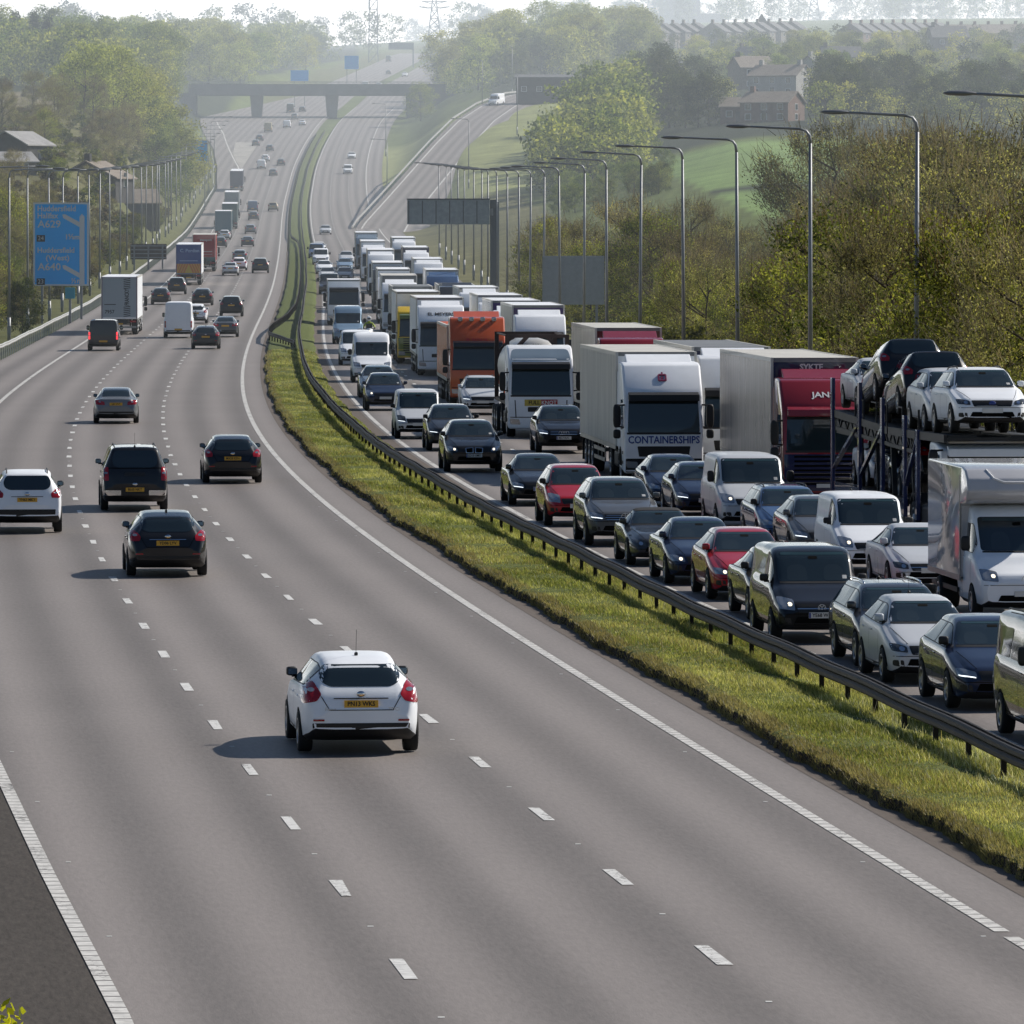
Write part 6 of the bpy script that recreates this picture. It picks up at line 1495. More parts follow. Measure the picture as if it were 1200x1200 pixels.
V('smallsuv', 'white', 32, 624, 'L', 'white compact crossover with black lower bumper at the frame edge', text='YH63 MKY', opt=('reartext', 'blackmirror'), rails=True, clad=True)
V('saloon', 'midgrey', 136, 496, 'L', 'grey saloon car in the middle lane ahead of the pickup', text='LJ61 ZVT', opt=('reartext', 'blackmirror'))
V('midvan', 'darkgrey', 121, 411, 'L', 'dark grey panel van braking on the inside lane', 'van', opt=('brake', 'blank_rear'))
V('bigvan', 'white', 209, 396, 'L', 'tall white panel van without rear windows in the middle lane', 'van', opt=('blank_rear',))
V('hatch', 'white', 229, 379, 'L', 'white hatchback half hidden in front of the tall white van')
V('hatch', 'darkgrey', 241, 409, 'L', 'dark grey hatchback beside the tall white van', opt=('aerial',))
V('saloon', 'grey', 264, 395, 'L', 'grey saloon close ahead of the dark grey hatchback')
V('suv', 'black', 271, 371, 'L', 'black sport utility car ahead of the grey saloon')
V('hatch', 'black', 237, 358, 'L', 'black hatchback in the middle lane beyond the tall white van')
V('smallhatch', 'darkgrey', 188, 357, 'L', 'small dark car ahead of the white trailer with stripes')
V('mpv', 'darkgrey', 207, 345, 'L', 'dark people carrier close behind the blue lorry')
V('saloon', 'silver', 270, 323, 'L', 'silver saloon beside the red lorry')
V('hatch', 'white', 280, 317, 'L', 'white hatchback just ahead of the silver saloon', d=None)
V('hatch', 'midgrey', 281, 307, 'L', 'mid grey hatchback passing the red lorry')
V('suv', 'darkgrey', 305, 320, 'L', 'dark sport utility car alone in the outer lane by the reservation')
_f = dict(far=True)
for kind, colr, px, y, lab in (
    ('hatch', 'darkgrey', 258, 290, 'dark car tailing the front pair of far lorries'), ('hatch', 'silver', 263, 281, 'pale car behind the grey blue lorries'), ('saloon', 'darkgrey', 290, 289, 'dark saloon in the middle lane beyond the red lorry'), ('hatch', 'midgrey', 293.5, 274, 'grey hatchback following the blue van uphill'),
    ('hatch', 'grey', 297, 258, 'grey hatchback right behind the far blue van'), ('suv', 'beige', 320, 247.5, 'beige van like car in the outer lane beside the blue van'), ('hatch', 'midgrey', 320, 206, 'grey car below the white van on the climb'), ('hatch', 'darkgrey', 329, 194, 'dark car in the outer lane on the climb'), ('hatch', 'white', 311, 189, 'small white car ahead of the climbing white van'),
    ('hatch', 'grey', 316, 177, 'grey car halfway between nose and bridge'), ('hatch', 'midgrey', 299.5, 171, 'pale grey car by the exit nose'), ('hatch', 'grey', 304, 165, 'dark grey car just past the exit nose'), ('saloon', 'white', 354, 147, 'white car close to the outer lane near the bridge'), ('hatch', 'grey', 354, 131, 'dark car entering the shade of the bridge'), ('smallsuv', 'midgrey', 345, 140, 'grey car next to the van near the bridge')):
    V(kind, colr, px, y, 'L', lab, **_f)
for kind, colr, px, y, lab in (('midvan', 'blue', 296, 248, 'pale blue van in the middle lane on the climb'), ('midvan', 'white', 306, 198, 'white van high on the climb below the bridge'), ('bigvan', 'beige', 314, 155, 'beige van leaving by the exit nose'), ('midvan', 'white', 336, 150, 'white van near the bridge in the middle lane'), ('bigvan', 'darkgrey', 340, 132, 'tall dark van in the shadow under the bridge')):
    V(kind, colr, px, y, 'L', lab, 'van', opt=('blank_rear',), **_f)
# beyond the bridge
for kind, colr, px, d, lab, ct in (('bigvan', 'white', 428, 2080, 'white van crossing the crest above the bridge', 'van'), ('hatch', 'white', 444, 2120, 'white car on the crest above the bridge', 'car'), ('hatch', 'darkgrey', 456, 2080, 'dark car on the crest above the bridge', 'car'), ('hatch', 'grey', 455, 2350, 'grey car far over the crest', 'car'), ('suv', 'white', 474, 2300, 'pale sport utility car far over the crest', 'car'), ('bigvan', 'darkgrey', 455, 2600, 'dark van vanishing over the crest', 'van')):
    V(kind, colr, px, row_of(d), 'L' if px < 460 else 'R', lab, ct, far=True, d=d)

# lorries driving away
def place_lorry(l, px, y, dirn, label, off=None, cat='lorry', group=None):
    settle(l[0], px, y, dirn, over=1.4 if dirn == 'R' else 1.9, off=off); tag(l[0], label, cat, group); return l
l = place_lorry(lorry('white', 'white', 'white', 'white', kind='box', fair=False), 140, 392, 'L', 'lorry with a white trailer and a striped black word on its rear doors')
tr, ye = l[2], l[3]; dr = MB().box(-1.19, 1.19, ye - .022, ye - .004, 1.25, 3.98).build('rear_door', pbr('door_greyblue', (.33, .38, .42), .45), tr)
fm = MB()
for x in (-1.24, 1.18): fm.box(x, x + .06, ye - .035, ye - .002, 1.15, 4.05)
fm.box(-1.18, 1.18, ye - .035, ye - .002, 3.99, 4.05); fm.build('door_frame', pbr('door_frame_mauve', (.22, .17, .22), .5), tr)
st = MB()
for a, b in ((1.30, 2.05), (3.25, 3.92)):
    z = a
    while z < b: st.bar((.30, ye - .026, z), (.78, ye - .026, z + .07), .012, .05); z += .13
st.build('door_stripe', INK, tr)
text_mesh('door_lettering', 'FRANCKY', .42, INK, tr, (.54, ye - .03, 2.65), (PI / 2, -PI / 2, 0), sx=.62, bold=.01); text_mesh('door_lettering', '7957', .34, INK, tr, (-.68, ye - .03, 1.62), (PI / 2, 0, 0), bold=.006)
MB().box(-1.05, -.25, ye - .03, ye - .024, 2.12, 2.17).build('door_line', INK, tr)
l = place_lorry(lorry('white', 'white', 'white', 'white', kind='box', fair=False), 221, 334, 'L', 'lorry with a blue back and orange chevrons on its lower doors')
tr, ye = l[2], l[3]; dr = MB().box(-1.25, 1.25, ye - .022, ye - .004, 1.15, 4.05).build('rear_door', paint('trans_blue'), tr)
text_mesh('door_lettering', 'C. Pordon', .46, pbr('pale_ink', (.45, .6, .8), .5), tr, (.1, ye - .03, 3.45), (PI / 2, 0, 0), sx=1.0, bold=.006); MB().box(-.9, .9, ye - .03, ye - .022, 2.42, 2.47).build('door_line', pbr('pale_ink', (.45, .6, .8), .5), tr)
hi = pbr('chevron_yellow', (.55, .38, .04), .4); oc = pbr('chevron_orange', (.55, .09, .03), .4)
cb_ = MB().box(-1.2, 1.2, ye - .030, ye - .023, 1.22, 2.15).build('chevron_panel', hi, tr); cm = MB()
for s in (-1, 1):
    for k in range(5):
        x0 = .02 + k * .26
        q = [(x0, 2.14), (x0 + .13, 2.14), (x0 + .13 + .40, 1.24), (x0 + .40, 1.24)]
        q = [(min(a, 1.19), b) for a, b in q]; cm.add([(s * a, ye - .034, b) for a, b in q], [(0, 1, 2, 3)])
cm.build('chevron_stripe', oc, cb_)
l = place_lorry(lorry('lorry_red', 'trailer_red', 'trailer_red', 'cream', fair=False), 239, 318, 'L', 'lorry with a plain red trailer ahead of the blue backed lorry')
tr, ye = l[2], l[3]
text_mesh('door_lettering', 'transport', .34, WHITEINK, tr, (.2, ye - .03, 3.5), (PI / 2, 0, 0), bold=.006); MB().box(-.9, .9, ye - .03, ye - .02, 2.2, 2.24).box(-.9, .9, ye - .03, ye - .02, 1.9, 1.93).build('door_line', WHITEINK, tr)
MB().box(-1.24, 1.24, ye - .025, ye - .004, 1.13, 1.60).build('rear_panel', paint('darkteal'), tr)
for colr, side, px, y, lab in (('white', 'teal', 261.5, 279, 'nearest of the four far lorries with a teal grey trailer'), ('white', 'darkteal', 269, 268, 'second far lorry with a dark green grey trailer'), ('white', 'greyblue', 271.5, 252, 'third far lorry with a grey blue trailer'), ('white', 'navy', 277, 224, 'farthest climbing lorry with a dark trailer and white roof')):
    place_lorry(lorry(colr, side, side, 'white', fair=False, detail=False), px, y, 'L', lab)
# -- the far carriageway, free road above the queue
V('midvan', 'white', 407.5, 204, 'R', 'white van coming down the free road above the queue', 'van', far=True)
V('hatch', 'white', 412, 186, 'R', 'white car following the van down the free road', far=True)
V('hatch', 'silver', 381.5, 275, 'R', 'silver car alone at the tail of the queue', far=True)
V('bigvan', 'white', 545, 147, 'R', 'white van descending the slip road', 'van', far=True, d=1390)
o = [x for x in COL.objects if x.get('label') == 'white van descending the slip road'][0]; p = slip_pt(6.0, -.8, .14); o.location = p; o.rotation_euler = (-.06, 0, PI - .36)

# -- the queue, lane beside the reservation (centre of the nose, row of the front tyres)
V('midvan', 'brown', 1296, 877, 'R', 'dark olive brown van cut by the frame edge next to the barrier', 'van', opt=('windows',), rails=True)
V('hatch', 'darkblue', 1183, 830, 'R', 'dark blue hatchback with white daylight lamps behind the brown van', lit=2, badge='disc', opt=('blackmirror',))
V('smallhatch', 'silver', 1098, 800, 'R', 'silver small hatchback behind the dark blue hatchback at the frame edge', badge='vw', opt=('aerial', 'darklamp'))
V('estate', 'darkgrey', 1068, 781, 'R', 'dark grey estate car with bright roof rails', rails=True, opt=('chromerails', 'aerial'), badge='disc')
V('smallvan', 'black', 964, 752, 'R', 'black delivery van with a chrome round badge and white front plate', 'van', lit=1, badge='vw', text='YE68 WBJ', opt=('chrome_bar',))
V('saloon', 'brown', 934, 726, 'R', 'brown saloon mostly hidden behind the black delivery van', opt=('blackmirror',))
V('hatch', 'red', 884, 702, 'R', 'red hatchback behind the brown saloon with lit lamps', lit=1, badge='disc')
V('saloon', 'darkblue', 831, 684, 'R', 'dark blue saloon between the red hatchback and the grey convertible', lit=1, opt=('kidney',))
V('coupe', 'darkgrey', 783, 662, 'R', 'low grey convertible with its black soft top closed', opt=('darklamp',))
V('suv', 'grey', 733, 639, 'R', 'grey sport utility car with a large star badge', lit=2, badge='star', opt=('chrome_bar', 'frame'))
V('mpv', 'red', 680, 616, 'R', 'red small people carrier behind the grey sport utility car', badge='disc', opt=('blackmirror',))
V('saloon', 'black', 636, 592, 'R', 'black saloon with a star badge ahead of the large black sport utility', lit=2, badge='star', text='YC16 KVD')
V('suv', 'black', 556, 553, 'R', 'black sport utility with twin kidney grille and white plate', lit=1, text='LD13 UMY', opt=('kidney',))
V('smallsuv', 'darkgrey', 531, 528, 'R', 'dark grey coupe shaped crossover behind the black sport utility', lit=2, opt=('blackmirror', 'darklamp'))
V('smallvan', 'silver', 492, 514, 'R', 'silver white van with a dark oval grille and ringed lamps', 'van', lit=2, opt=('darklamp',))
V('mpv', 'darkblue', 452, 481, 'R', 'dark blue people carrier behind the silver white van', lit=1)
V('hatch', 'greyblue', 444, 466, 'R', 'grey blue car under the tall white van nose')
V('bigvan', 'white', 436, 448, 'R', 'tall white panel van behind the grey blue car', 'van')
V('midvan', 'white', 418, 428, 'R', 'lower white van half hidden behind the tall white van', 'van')
V('bigvan', 'paleblue', 408, 403, 'R', 'pale blue white high roof van with a wide windscreen', 'van')
V('midvan', 'darkgrey', 386, 345, 'R', 'dark grey van near the tail of the inner lane', 'van')
for kind, colr, px, y, lab, ct in (('hatch', 'maroon', 395, 362, 'maroon car hidden under the white box lorry', 'car'), ('hatch', 'silver', 384, 330, 'silver car behind the dark grey van', 'car'), ('hatch', 'white', 380, 321, 'white hatchback two behind the dark grey van', 'car'), ('midvan', 'white', 376, 311, 'white van in the tail of the inner lane', 'van'), ('midvan', 'blue', 371, 304, 'blue van in the tail of the inner lane', 'van'), ('hatch', 'white', 374, 297, 'last white car of the inner lane', 'car'),
        ('hatch', 'midgrey', 404, 330, 'grey car beside the dark grey van', 'car'), ('hatch', 'paleblue', 404, 318, 'pale blue car between the lorry and the white van', 'car'), ('hatch', 'silver', 406, 309, 'silver car under the front of the far white lorry', 'car')):
    V(kind, colr, px, y, 'R', lab, ct, far=True)
# middle lane
lv = luton_van(); settle(lv, 1203, 725, 'R'); tag(lv, 'white box van with a glossy side and rounded roof moulding', 'box van')
V('saloon', 'silver', 1094, 693, 'R', 'silver white saloon beside the glossy box van', badge='star', opt=('darklamp', 'chrome_bar'))
V('smallvan', 'white', 1027, 673, 'R', 'white small panel van with a high rounded roof and lit lamp', 'van', lit=1, badge='disc', opt=('panel', 'aerial'))
V('hatch', 'grey', 973, 655, 'R', 'grey hatchback with white daylight strip left of the small white van', lit=2, badge='disc')
V('estate', 'blue', 933, 640, 'R', 'blue estate car behind the grey hatchback', rails=True, lit=0, opt=('blackmirror',))
V('midvan', 'silver', 886, 621, 'R', 'silver panel van with a white roof edge behind the blue estate', 'van', lit=1, opt=())
V('hatch', 'darkblue', 830, 606, 'R', 'dark hatchback with ringed lamp beside the silver panel van', lit=2, badge='vw')
V('hatch', 'darkblue', 796, 595, 'R', 'dark blue hatchback just in front of the container lorry', badge='disc')
V('suv', 'black', 661, 531, 'R', 'black sport utility with four ring badge beside the container lorry', lit=2, badge='rings', text='MJ17 EUC', opt=('frame',))
V('smallsuv', 'silver', 566, 486, 'R', 'silver crossover with hooked daylight lamps in front of the orange lorry', lit=2, rails=True)
V('hatch', 'silver', 470, 408, 'R', 'silver car in front of the white cab with dark screen')
CSHIP = [('CONTAINERSHIPS', 1.37, .32, BLUEINK, .86)]
place_lorry(lorry('white', 'cream', 'white', 'cream', kind='container', top=4.05, low='black', text=CSHIP, emblem='containerships', grille='dark'), 778, 566, 'R', 'white lorry with blue container company lettering and a grey container')
l = COL.objects[-1]
place_lorry(lorry('white', kind='tank', H=3.45, head='greyblue', grille='slots', fair=False), 634, 512, 'R', 'white lorry pulling a tank in a dark frame'); 
_tk = [o for o in COL.objects if o.get('label') == 'white lorry pulling a tank in a dark frame'][0]; _c = [c for c in _tk.children if c.name.startswith('cab')][0]
pnl = MB().box(-.62, .62, 1.425, 1.432, 1.20, 1.44).build('name_board', pbr('board_yellow', (.55, .42, .08), .5), _c); MB().box(.0, .62, 1.433, 1.437, 1.20, 1.44).build('name_board_end', pbr('board_red', (.4, .03, .03), .5), pnl).scale = (-1, 1, 1)
text_mesh('board_lettering', 'FULL', .2, INK, pnl, (.26, 1.440, 1.32), (PI / 2, 0, PI), bold=.004); text_mesh('board_lettering', 'KNOT', .2, WHITEINK, pnl, (-.30, 1.442, 1.32), (PI / 2, 0, PI), bold=.004)
l = place_lorry(lorry('orange', 'orange', 'orange', 'orange', H=3.9, lampbar=True, text=[('R.SOUL', 2.86, .26, REDINK, 1.2)], visor='black', top=3.5, y1=-1.3, length=12.5), 560, 474, 'R', 'orange lorry cab with roof lamps and red name over the screen')
place_lorry(lorry('white', 'white', 'white', 'white', H=3.7, grille='slots', text=[('EL MEYERS', 3.25, .3, INK, 1.0)], kind='box'), 517, 440, 'R', 'white lorry with black lettering on its roof front behind the orange one')
place_lorry(lorry('yellow', 'white', 'white', 'white', H=3.25, low='green', kind='box', fair=False, visor='green', grille='ribs'), 491, 426, 'R', 'lorry with a yellow and green cab below a tall white box')
place_lorry(lorry('white', 'greyblue', 'midgrey', 'midgrey', H=3.7, visor='navy'), 474, 414, 'R', 'white cab lorry with a dark purple sun visor', off=10.3)
place_lorry(lorry('white', 'white', 'midgrey', 'cream', H=3.6), 441, 391, 'R', 'white cab lorry with a tall exhaust in the middle lane', off=10.4)
for i, (colr, side, fr, d, off, lab) in enumerate((('white', 'white', 'white', 520, 10.4, 'white lorry directly behind the tall exhaust cab'), ('grey', 'white', 'white', 560, 10.3, 'grey cab lorry with a large white box'), ('white', 'beige', 'white', 640, 10.4, 'white cab lorry with a beige trailer far along the middle lane'), ('white', 'midgrey', 'white', 700, 10.2, 'white cab lorry with an open grey trailer'), ('greyblue', 'white', 'white', 770, 10.2, 'grey blue cab lorry at the tail of the middle lane'))):
    place_lorry(lorry(colr, side, fr, 'white', H=3.5 + .1 * (i % 3), detail=False), 0, row_of(d), 'R', lab, off=off)
# inner lane box lorry
bl = lorry('white', 'white', 'white', 'white', H=2.6, length=7, y1=-.95, top=3.4, kind='box', fair=False); place_lorry(bl, 403, 381, 'R', 'small white box lorry above the pale blue van')
# nearside lane of the queue
ct_ = car_transporter(); settle(ct_, 1139, 641, 'R', over=1.4, off=15.05); tag(ct_, 'loaded double deck car transporter with blue posts', 'car transporter')
place_lorry(lorry('lorry_red', 'curtain_grey', 'navy', 'cream', H=3.65, low='navy', grille='ribs', text=[('JANS', 3.18, .3, WHITEINK, 1.0)], visor='lorry_red', top=4.2), 956, 592, 'R', 'red and blue lorry cab with ribbed grey curtain trailer', off=14.15)
_j = [o for o in COL.objects if o.get('label') == 'red and blue lorry cab with ribbed grey curtain trailer'][0]
_t = [c for c in _j.children if c.name.startswith('trailer') and 'chassis' not in c.name][0]
text_mesh('trailer_lettering', 'SYKTE', .24, WHITEINK, _t, (.1, -1.128, 3.93), (PI / 2, 0, PI), bold=.008)
place_lorry(lorry('white', 'midgrey', 'navy', 'midgrey', H=3.85), 845, 558, 'R', 'white cab lorry squeezed between the container and the ribbed trailer', off=14.1)
place_lorry(lorry('lorry_red', 'cream', 'maroon', 'cream', H=3.75), 721, 512, 'R', 'red cab lorry with a beige trailer by the far verge', off=14.0)
place_lorry(lorry('white', 'cream', 'purple', 'white', H=3.65), 633, 458, 'R', 'white cab lorry with a purple panel above the roof', off=14.3)
for i, (colr, side, fr, d, off, lab) in enumerate((('white', 'greyblue', 'purple', 352, 14.2, 'white lorry with a purple fronted trailer in the outer queue'), ('white', 'white', 'white', 378, 14.3, 'white lorry with a plain white trailer behind the purple front'), ('white', 'cream', 'cream', 420, 14.4, 'pale lorry with a shield emblem on its cab roof'), ('darkgrey', 'darkgrey', 'darkgrey', 470, 14.2, 'dark lorry with a dark low trailer in the outer queue'), ('blue', 'white', 'white', 520, 14.1, 'blue cab lorry with a white box in the outer queue'), ('white', 'white', 'white', 585, 14.0, 'white cab lorry directly behind the blue cab lorry'), ('white', 'navy', 'navy', 660, 14.0, 'white cab lorry with a navy trailer at the outer tail'), ('white', 'midgrey', 'white', 730, 13.8, 'last lorry of the outer queue near the slip nose'))):
    place_lorry(lorry(colr, side, fr, 'white' if side != 'darkgrey' else 'darkgrey', H=3.55 + .1 * (i % 3), detail=d < 450, emblem='shield' if d == 420 else None, top=3.6 if side == 'darkgrey' else 4.05), 0, row_of(d), 'R', lab, off=off)
# cars carried on the transporter (each rests on its deck)
def carried(kind, color, lx, ly, z, face, label, tilt=0, **k):
    o = make_vehicle(kind, color, True, True, **k)[0]; o.name = NICE[kind]
    M = Matrix.Translation(ct_.location) @ ct_.rotation_euler.to_matrix().to_4x4()
    p = M @ Vector((lx, ly, z)); o.location = p
    o.rotation_euler = (tilt, 0, ct_.rotation_euler.z + (0 if face else PI)); tag(o, label, 'car'); return o
carried('suv', 'white', .05, -.35, 2.84, True, 'white sport utility car riding above the transporter cab', opt=('darklamp',), rails=True, badge='oval', tilt=.03)
carried('smallsuv', 'silver', .0, -5.35, 2.74, True, 'silver car behind the white one on the transporter top deck', tilt=.0)
carried('suv', 'black', 0, -9.9, 2.90, False, 'black car facing backwards in the middle of the transporter top deck', tilt=-.13)
carried('suv', 'black', 0, -14.2, 3.10, False, 'second black car facing backwards on the transporter top deck', tilt=-.16)
carried('hatch', 'white', 0, -15.6 + 1.0, 3.0, True, 'white car at the rear of the transporter top deck') if False else carried('saloon', 'silver', 0, -18.2, 2.94, True, 'silver saloon at the rear of the transporter top deck', badge='disc', opt=('kidney',))
carried('suv', 'black', 0, -6.9, .95, False, 'black car facing backwards low behind the transporter cab', tilt=-.1)
carried('hatch', 'darkblue', 0, -11.5, .95, True, 'dark blue car on the lower transporter deck')
carried('hatch', 'white', 0, -15.9, .92, True, 'white car on the lower transporter deck', tilt=.02)

# motorcycle and rider filtering between the lanes
d = 446; mc = empty('motorcycle', on_road(7.9, d), (0, 0, PI - math.atan(slope(d)))); tag(mc, 'white motorcycle filtering between the queue lanes', 'motorcycle')
for y in (.72, -.72):
    t_ = MB().lathe_x([(-.06, .2), (-.07, .29), (0, .32), (.07, .29), (.06, .2), (-.06, .2)], 20).build('wheel', TYRE, mc); t_.location = (0, y, .32); MB().lathe_x([(-.03, .01), (-.03, .2), (.03, .2), (.03, .01)], 16).build('rim', ALLOY, t_)
m = MB(); vs = []
for y, w_, z0, z1 in ((.75, .10, .75, 1.05), (.55, .24, .55, 1.12), (.2, .22, .45, 1.0), (-.2, .20, .45, .86), (-.7, .15, .6, .88), (-.95, .06, .75, .9)): vs += [(-w_, y, z0 + .08), (-w_, y, z1 - .08), (-w_ * .5, y, z1), (w_ * .5, y, z1), (w_, y, z1 - .08), (w_, y, z0 + .08), (w_ * .5, y, z0), (-w_ * .5, y, z0)]
m.add(vs, [(i * 8 + k, i * 8 + (k + 1) % 8, (i + 1) * 8 + (k + 1) % 8, (i + 1) * 8 + k) for i in range(5) for k in range(8)] + [tuple(range(8)), tuple(range(47, 39, -1))], 0, True); m.build('fairing', paint('white'), mc)
MB().box(-.14, .14, .72, .80, .82, .98).build('headlight', LIT, mc, bevel=.02); MB().box(-.2, .2, .5, .56, 1.08, 1.42).build('windshield', GLASS, mc); MB().bar((-.40, .42, 1.08), (.40, .42, 1.08), .035).build('handlebar', TRIM, mc)
for s in (-1, 1): MB().bar((s * .08, .55, .95), (s * .08, .74, .34), .05).build('fork', CHROME, mc); ball('pannier', TRIM, mc, (s * .34, -.75, .62), .2, .5, .38)
rd = empty('person', mc.location, mc.rotation_euler); tag(rd, 'motorcyclist in a yellow green jacket and white helmet riding between lanes', 'person')
J = [((0, -.32, .90), .17), ((0, -.28, 1.12), .17), ((0, -.16, 1.38), .19), ((0, -.08, 1.50), .10), ((0, -.03, 1.60), .08), ((.20, -.12, 1.42), .085), ((.36, .10, 1.22), .062), ((.36, .38, 1.12), .05), ((-.20, -.12, 1.42), .085), ((-.36, .10, 1.22), .062), ((-.36, .38, 1.12), .05),
     ((.14, -.30, .88), .12), ((.26, .10, .82), .10), ((.24, -.10, .42), .07), ((.24, .06, .34), .05), ((-.14, -.30, .88), .12), ((-.26, .10, .82), .10), ((-.24, -.10, .42), .07), ((-.24, .06, .34), .05)]
E = [(0, 1), (1, 2), (2, 3), (3, 4), (2, 5), (5, 6), (6, 7), (2, 8), (8, 9), (9, 10), (0, 11), (11, 12), (12, 13), (13, 14), (0, 15), (15, 16), (16, 17), (17, 18)]
me = bpy.data.meshes.new('body'); me.from_pydata([j[0] for j in J], E, []); bo = link(bpy.data.objects.new('body', me), rd)
sk_ = bo.modifiers.new('skin', 'SKIN')
for v_, j in zip(me.skin_vertices[0].data, J): v_.radius = (j[1], j[1])
me.skin_vertices[0].data[0].use_root = True; bo.modifiers.new('sub', 'SUBSURF').levels = 1; bo.modifiers['sub'].render_levels = 1
dgr = bpy.context.evaluated_depsgraph_get(); me2 = bpy.data.meshes.new_from_object(bo.evaluated_get(dgr)); bo.modifiers.clear(); bo.data = me2
HV = pbr('hi_vis', (.34, .42, .03), .6); DK = pbr('leather', (.015, .015, .017), .5); me2.materials.clear(); me2.materials.append(HV); me2.materials.append(DK)
for p_ in me2.polygons: p_.material_index = 1 if p_.center.z < .98 or p_.center.y > .3 else 0; p_.use_smooth = True
ball('helmet', paint('white'), rd, (0, .0, 1.73), .27, .31, .29); ball('visor', GLASS, rd, (0, .08, 1.73), .23, .20, .12)
for k_ in list(PROTO.values()):
    if not k_.get('label'): bpy.data.batch_remove([k_, *k_.children_recursive])
# ------------------------------------------------------------------ haze, sky, sun, camera
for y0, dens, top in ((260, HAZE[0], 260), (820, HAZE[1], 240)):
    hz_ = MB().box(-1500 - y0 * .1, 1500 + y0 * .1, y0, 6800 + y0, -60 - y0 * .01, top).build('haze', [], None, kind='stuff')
    m = bpy.data.materials.new('haze_air'); m.use_nodes = True; nt = m.node_tree
    for n in list(nt.nodes):
        if n.type == 'BSDF_PRINCIPLED': nt.nodes.remove(n)
    vs_ = nt.nodes.new('ShaderNodeVolumeScatter'); vs_.inputs['Density'].default_value = dens; vs_.inputs['Color'].default_value = (.90, .96, 1, 1); vs_.inputs['Anisotropy'].default_value = .28
    em_ = nt.nodes.new('ShaderNodeEmission'); em_.inputs['Color'].default_value = (.80, .91, 1, 1); em_.inputs['Strength'].default_value = dens * HAZE_GLOW  # glow added to the haze, standing in for multiply scattered light
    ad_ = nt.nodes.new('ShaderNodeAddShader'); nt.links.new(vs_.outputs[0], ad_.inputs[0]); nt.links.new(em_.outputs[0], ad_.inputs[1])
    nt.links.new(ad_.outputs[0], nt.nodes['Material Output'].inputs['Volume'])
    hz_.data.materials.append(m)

SUN_AZ, SUN_EL = math.radians(62), math.radians(39)      # clockwise from the line of sight
w = bpy.data.worlds.new('World'); SC.world = w; w.use_nodes = True; nt = w.node_tree
sk = nt.nodes.new('ShaderNodeTexSky'); sk.sky_type = 'NISHITA'; sk.sun_disc = False; sk.sun_elevation = SUN_EL; sk.sun_rotation = SUN_AZ
sk.air_density = 1.3; sk.dust_density = .5; sk.ozone_density = 1.0; sk.altitude = 150
bg = nt.nodes['Background']; bg.inputs['Strength'].default_value = SKY; 
tc = nt.nodes.new('ShaderNodeTexCoord'); sp = nt.nodes.new('ShaderNodeSeparateXYZ'); nt.links.new(tc.outputs['Generated'], sp.inputs[0])
ab = nt.nodes.new('ShaderNodeMath'); ab.operation = 'ABSOLUTE'; nt.links.new(sp.outputs['Z'], ab.inputs[0])
mu = nt.nodes.new('ShaderNodeMath'); mu.operation = 'MULTIPLY'; mu.inputs[1].default_value = -28.0; nt.links.new(ab.outputs[0], mu.inputs[0])
ex = nt.nodes.new('ShaderNodeMath'); ex.operation = 'EXPONENT'; nt.links.new(mu.outputs[0], ex.inputs[0])
hw_ = nt.nodes.new('ShaderNodeVectorMath'); hw_.operation = 'SCALE'; hw_.inputs[0].default_value = (HORIZON * .97, HORIZON * .99, HORIZON); 
dt_ = nt.nodes.new('ShaderNodeVectorMath'); dt_.operation = 'DOT_PRODUCT'; dt_.inputs[1].default_value = (math.sin(.54), math.cos(.54), 0); nt.links.new(tc.outputs['Generated'], dt_.inputs[0])
hf = nt.nodes.new('ShaderNodeMath'); hf.operation = 'MULTIPLY_ADD'; hf.inputs[1].default_value = .48; hf.inputs[2].default_value = .52; nt.links.new(dt_.outputs['Value'], hf.inputs[0])
h2 = nt.nodes.new('ShaderNodeMath'); h2.operation = 'POWER'; h2.inputs[1].default_value = 1.5; nt.links.new(hf.outputs[0], h2.inputs[0])
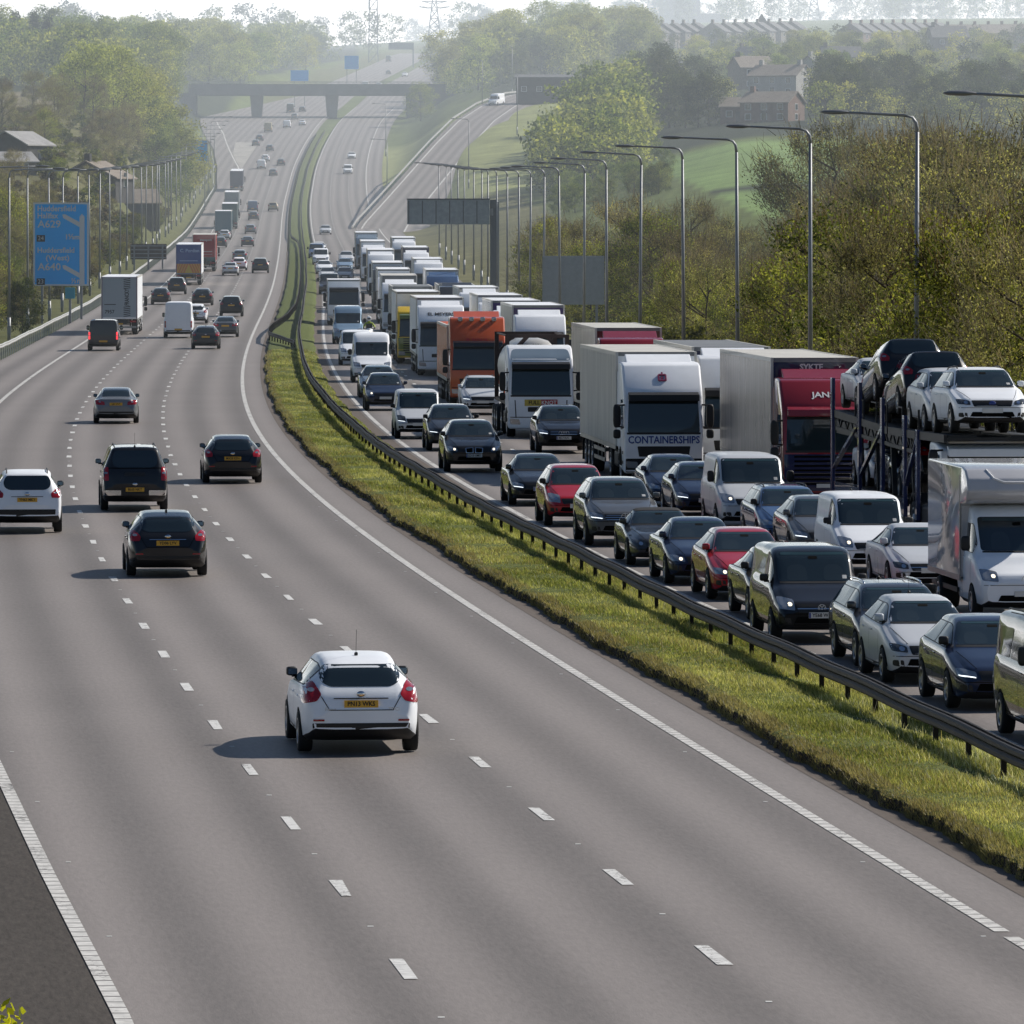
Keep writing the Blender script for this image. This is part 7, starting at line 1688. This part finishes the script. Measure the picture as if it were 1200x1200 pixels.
h3 = nt.nodes.new('ShaderNodeMath'); h3.operation = 'MULTIPLY'; nt.links.new(h2.outputs[0], h3.inputs[0]); nt.links.new(ex.outputs[0], h3.inputs[1])
nt.links.new(h3.outputs[0], hw_.inputs['Scale'])
ad = nt.nodes.new('ShaderNodeVectorMath'); ad.operation = 'ADD'; tn_ = nt.nodes.new('ShaderNodeVectorMath'); tn_.operation = 'MULTIPLY'; tn_.inputs[1].default_value = (.86, 1.0, 1.22); nt.links.new(sk.outputs[0], tn_.inputs[0]); nt.links.new(tn_.outputs['Vector'], ad.inputs[0]); nt.links.new(hw_.outputs['Vector'], ad.inputs[1]); nt.links.new(ad.outputs['Vector'], bg.inputs['Color'])
sl = bpy.data.lights.new('sun', 'SUN'); sl.energy = SUN; sl.angle = math.radians(.55); sl.color = (1, .94, .85)
so = link(bpy.data.objects.new('sun', sl)); dv = Vector((math.sin(SUN_AZ) * math.cos(SUN_EL), math.cos(SUN_AZ) * math.cos(SUN_EL), math.sin(SUN_EL)))
so.rotation_euler = dv.to_track_quat('Z', 'Y').to_euler(); so.location = (60, 100, 120)
cd = bpy.data.cameras.new('camera'); co = link(bpy.data.objects.new('camera', cd)); co.location = (0, 0, EYE); co.rotation_euler = (PI / 2, 0, 0)
cd.sensor_width = 36; cd.lens = F / 1200 * 36; cd.shift_y = -(600 - HOR) / 1200; cd.clip_start = 1; cd.clip_end = 12000
SC.camera = co
SC.view_settings.view_transform = 'Standard'; SC.view_settings.look = 'None'; SC.view_settings.exposure = 0; SC.view_settings.gamma = 1
c = SC.cycles; c.use_denoising = True; c.max_bounces = 6; c.diffuse_bounces = 2; c.glossy_bounces = 3; c.transmission_bounces = 3; c.volume_bounces = 0; c.transparent_max_bounces = 6
c.sample_clamp_indirect = 6; c.use_adaptive_sampling = True; c.adaptive_threshold = .02; c.caustics_reflective = False; c.caustics_refractive = False
try: c.denoiser = 'OPENIMAGEDENOISE'; c.denoising_input_passes = 'RGB_ALBEDO_NORMAL'; c.denoising_prefilter = 'ACCURATE'
except Exception: pass
SC.render.resolution_x = SC.render.resolution_y = 1024
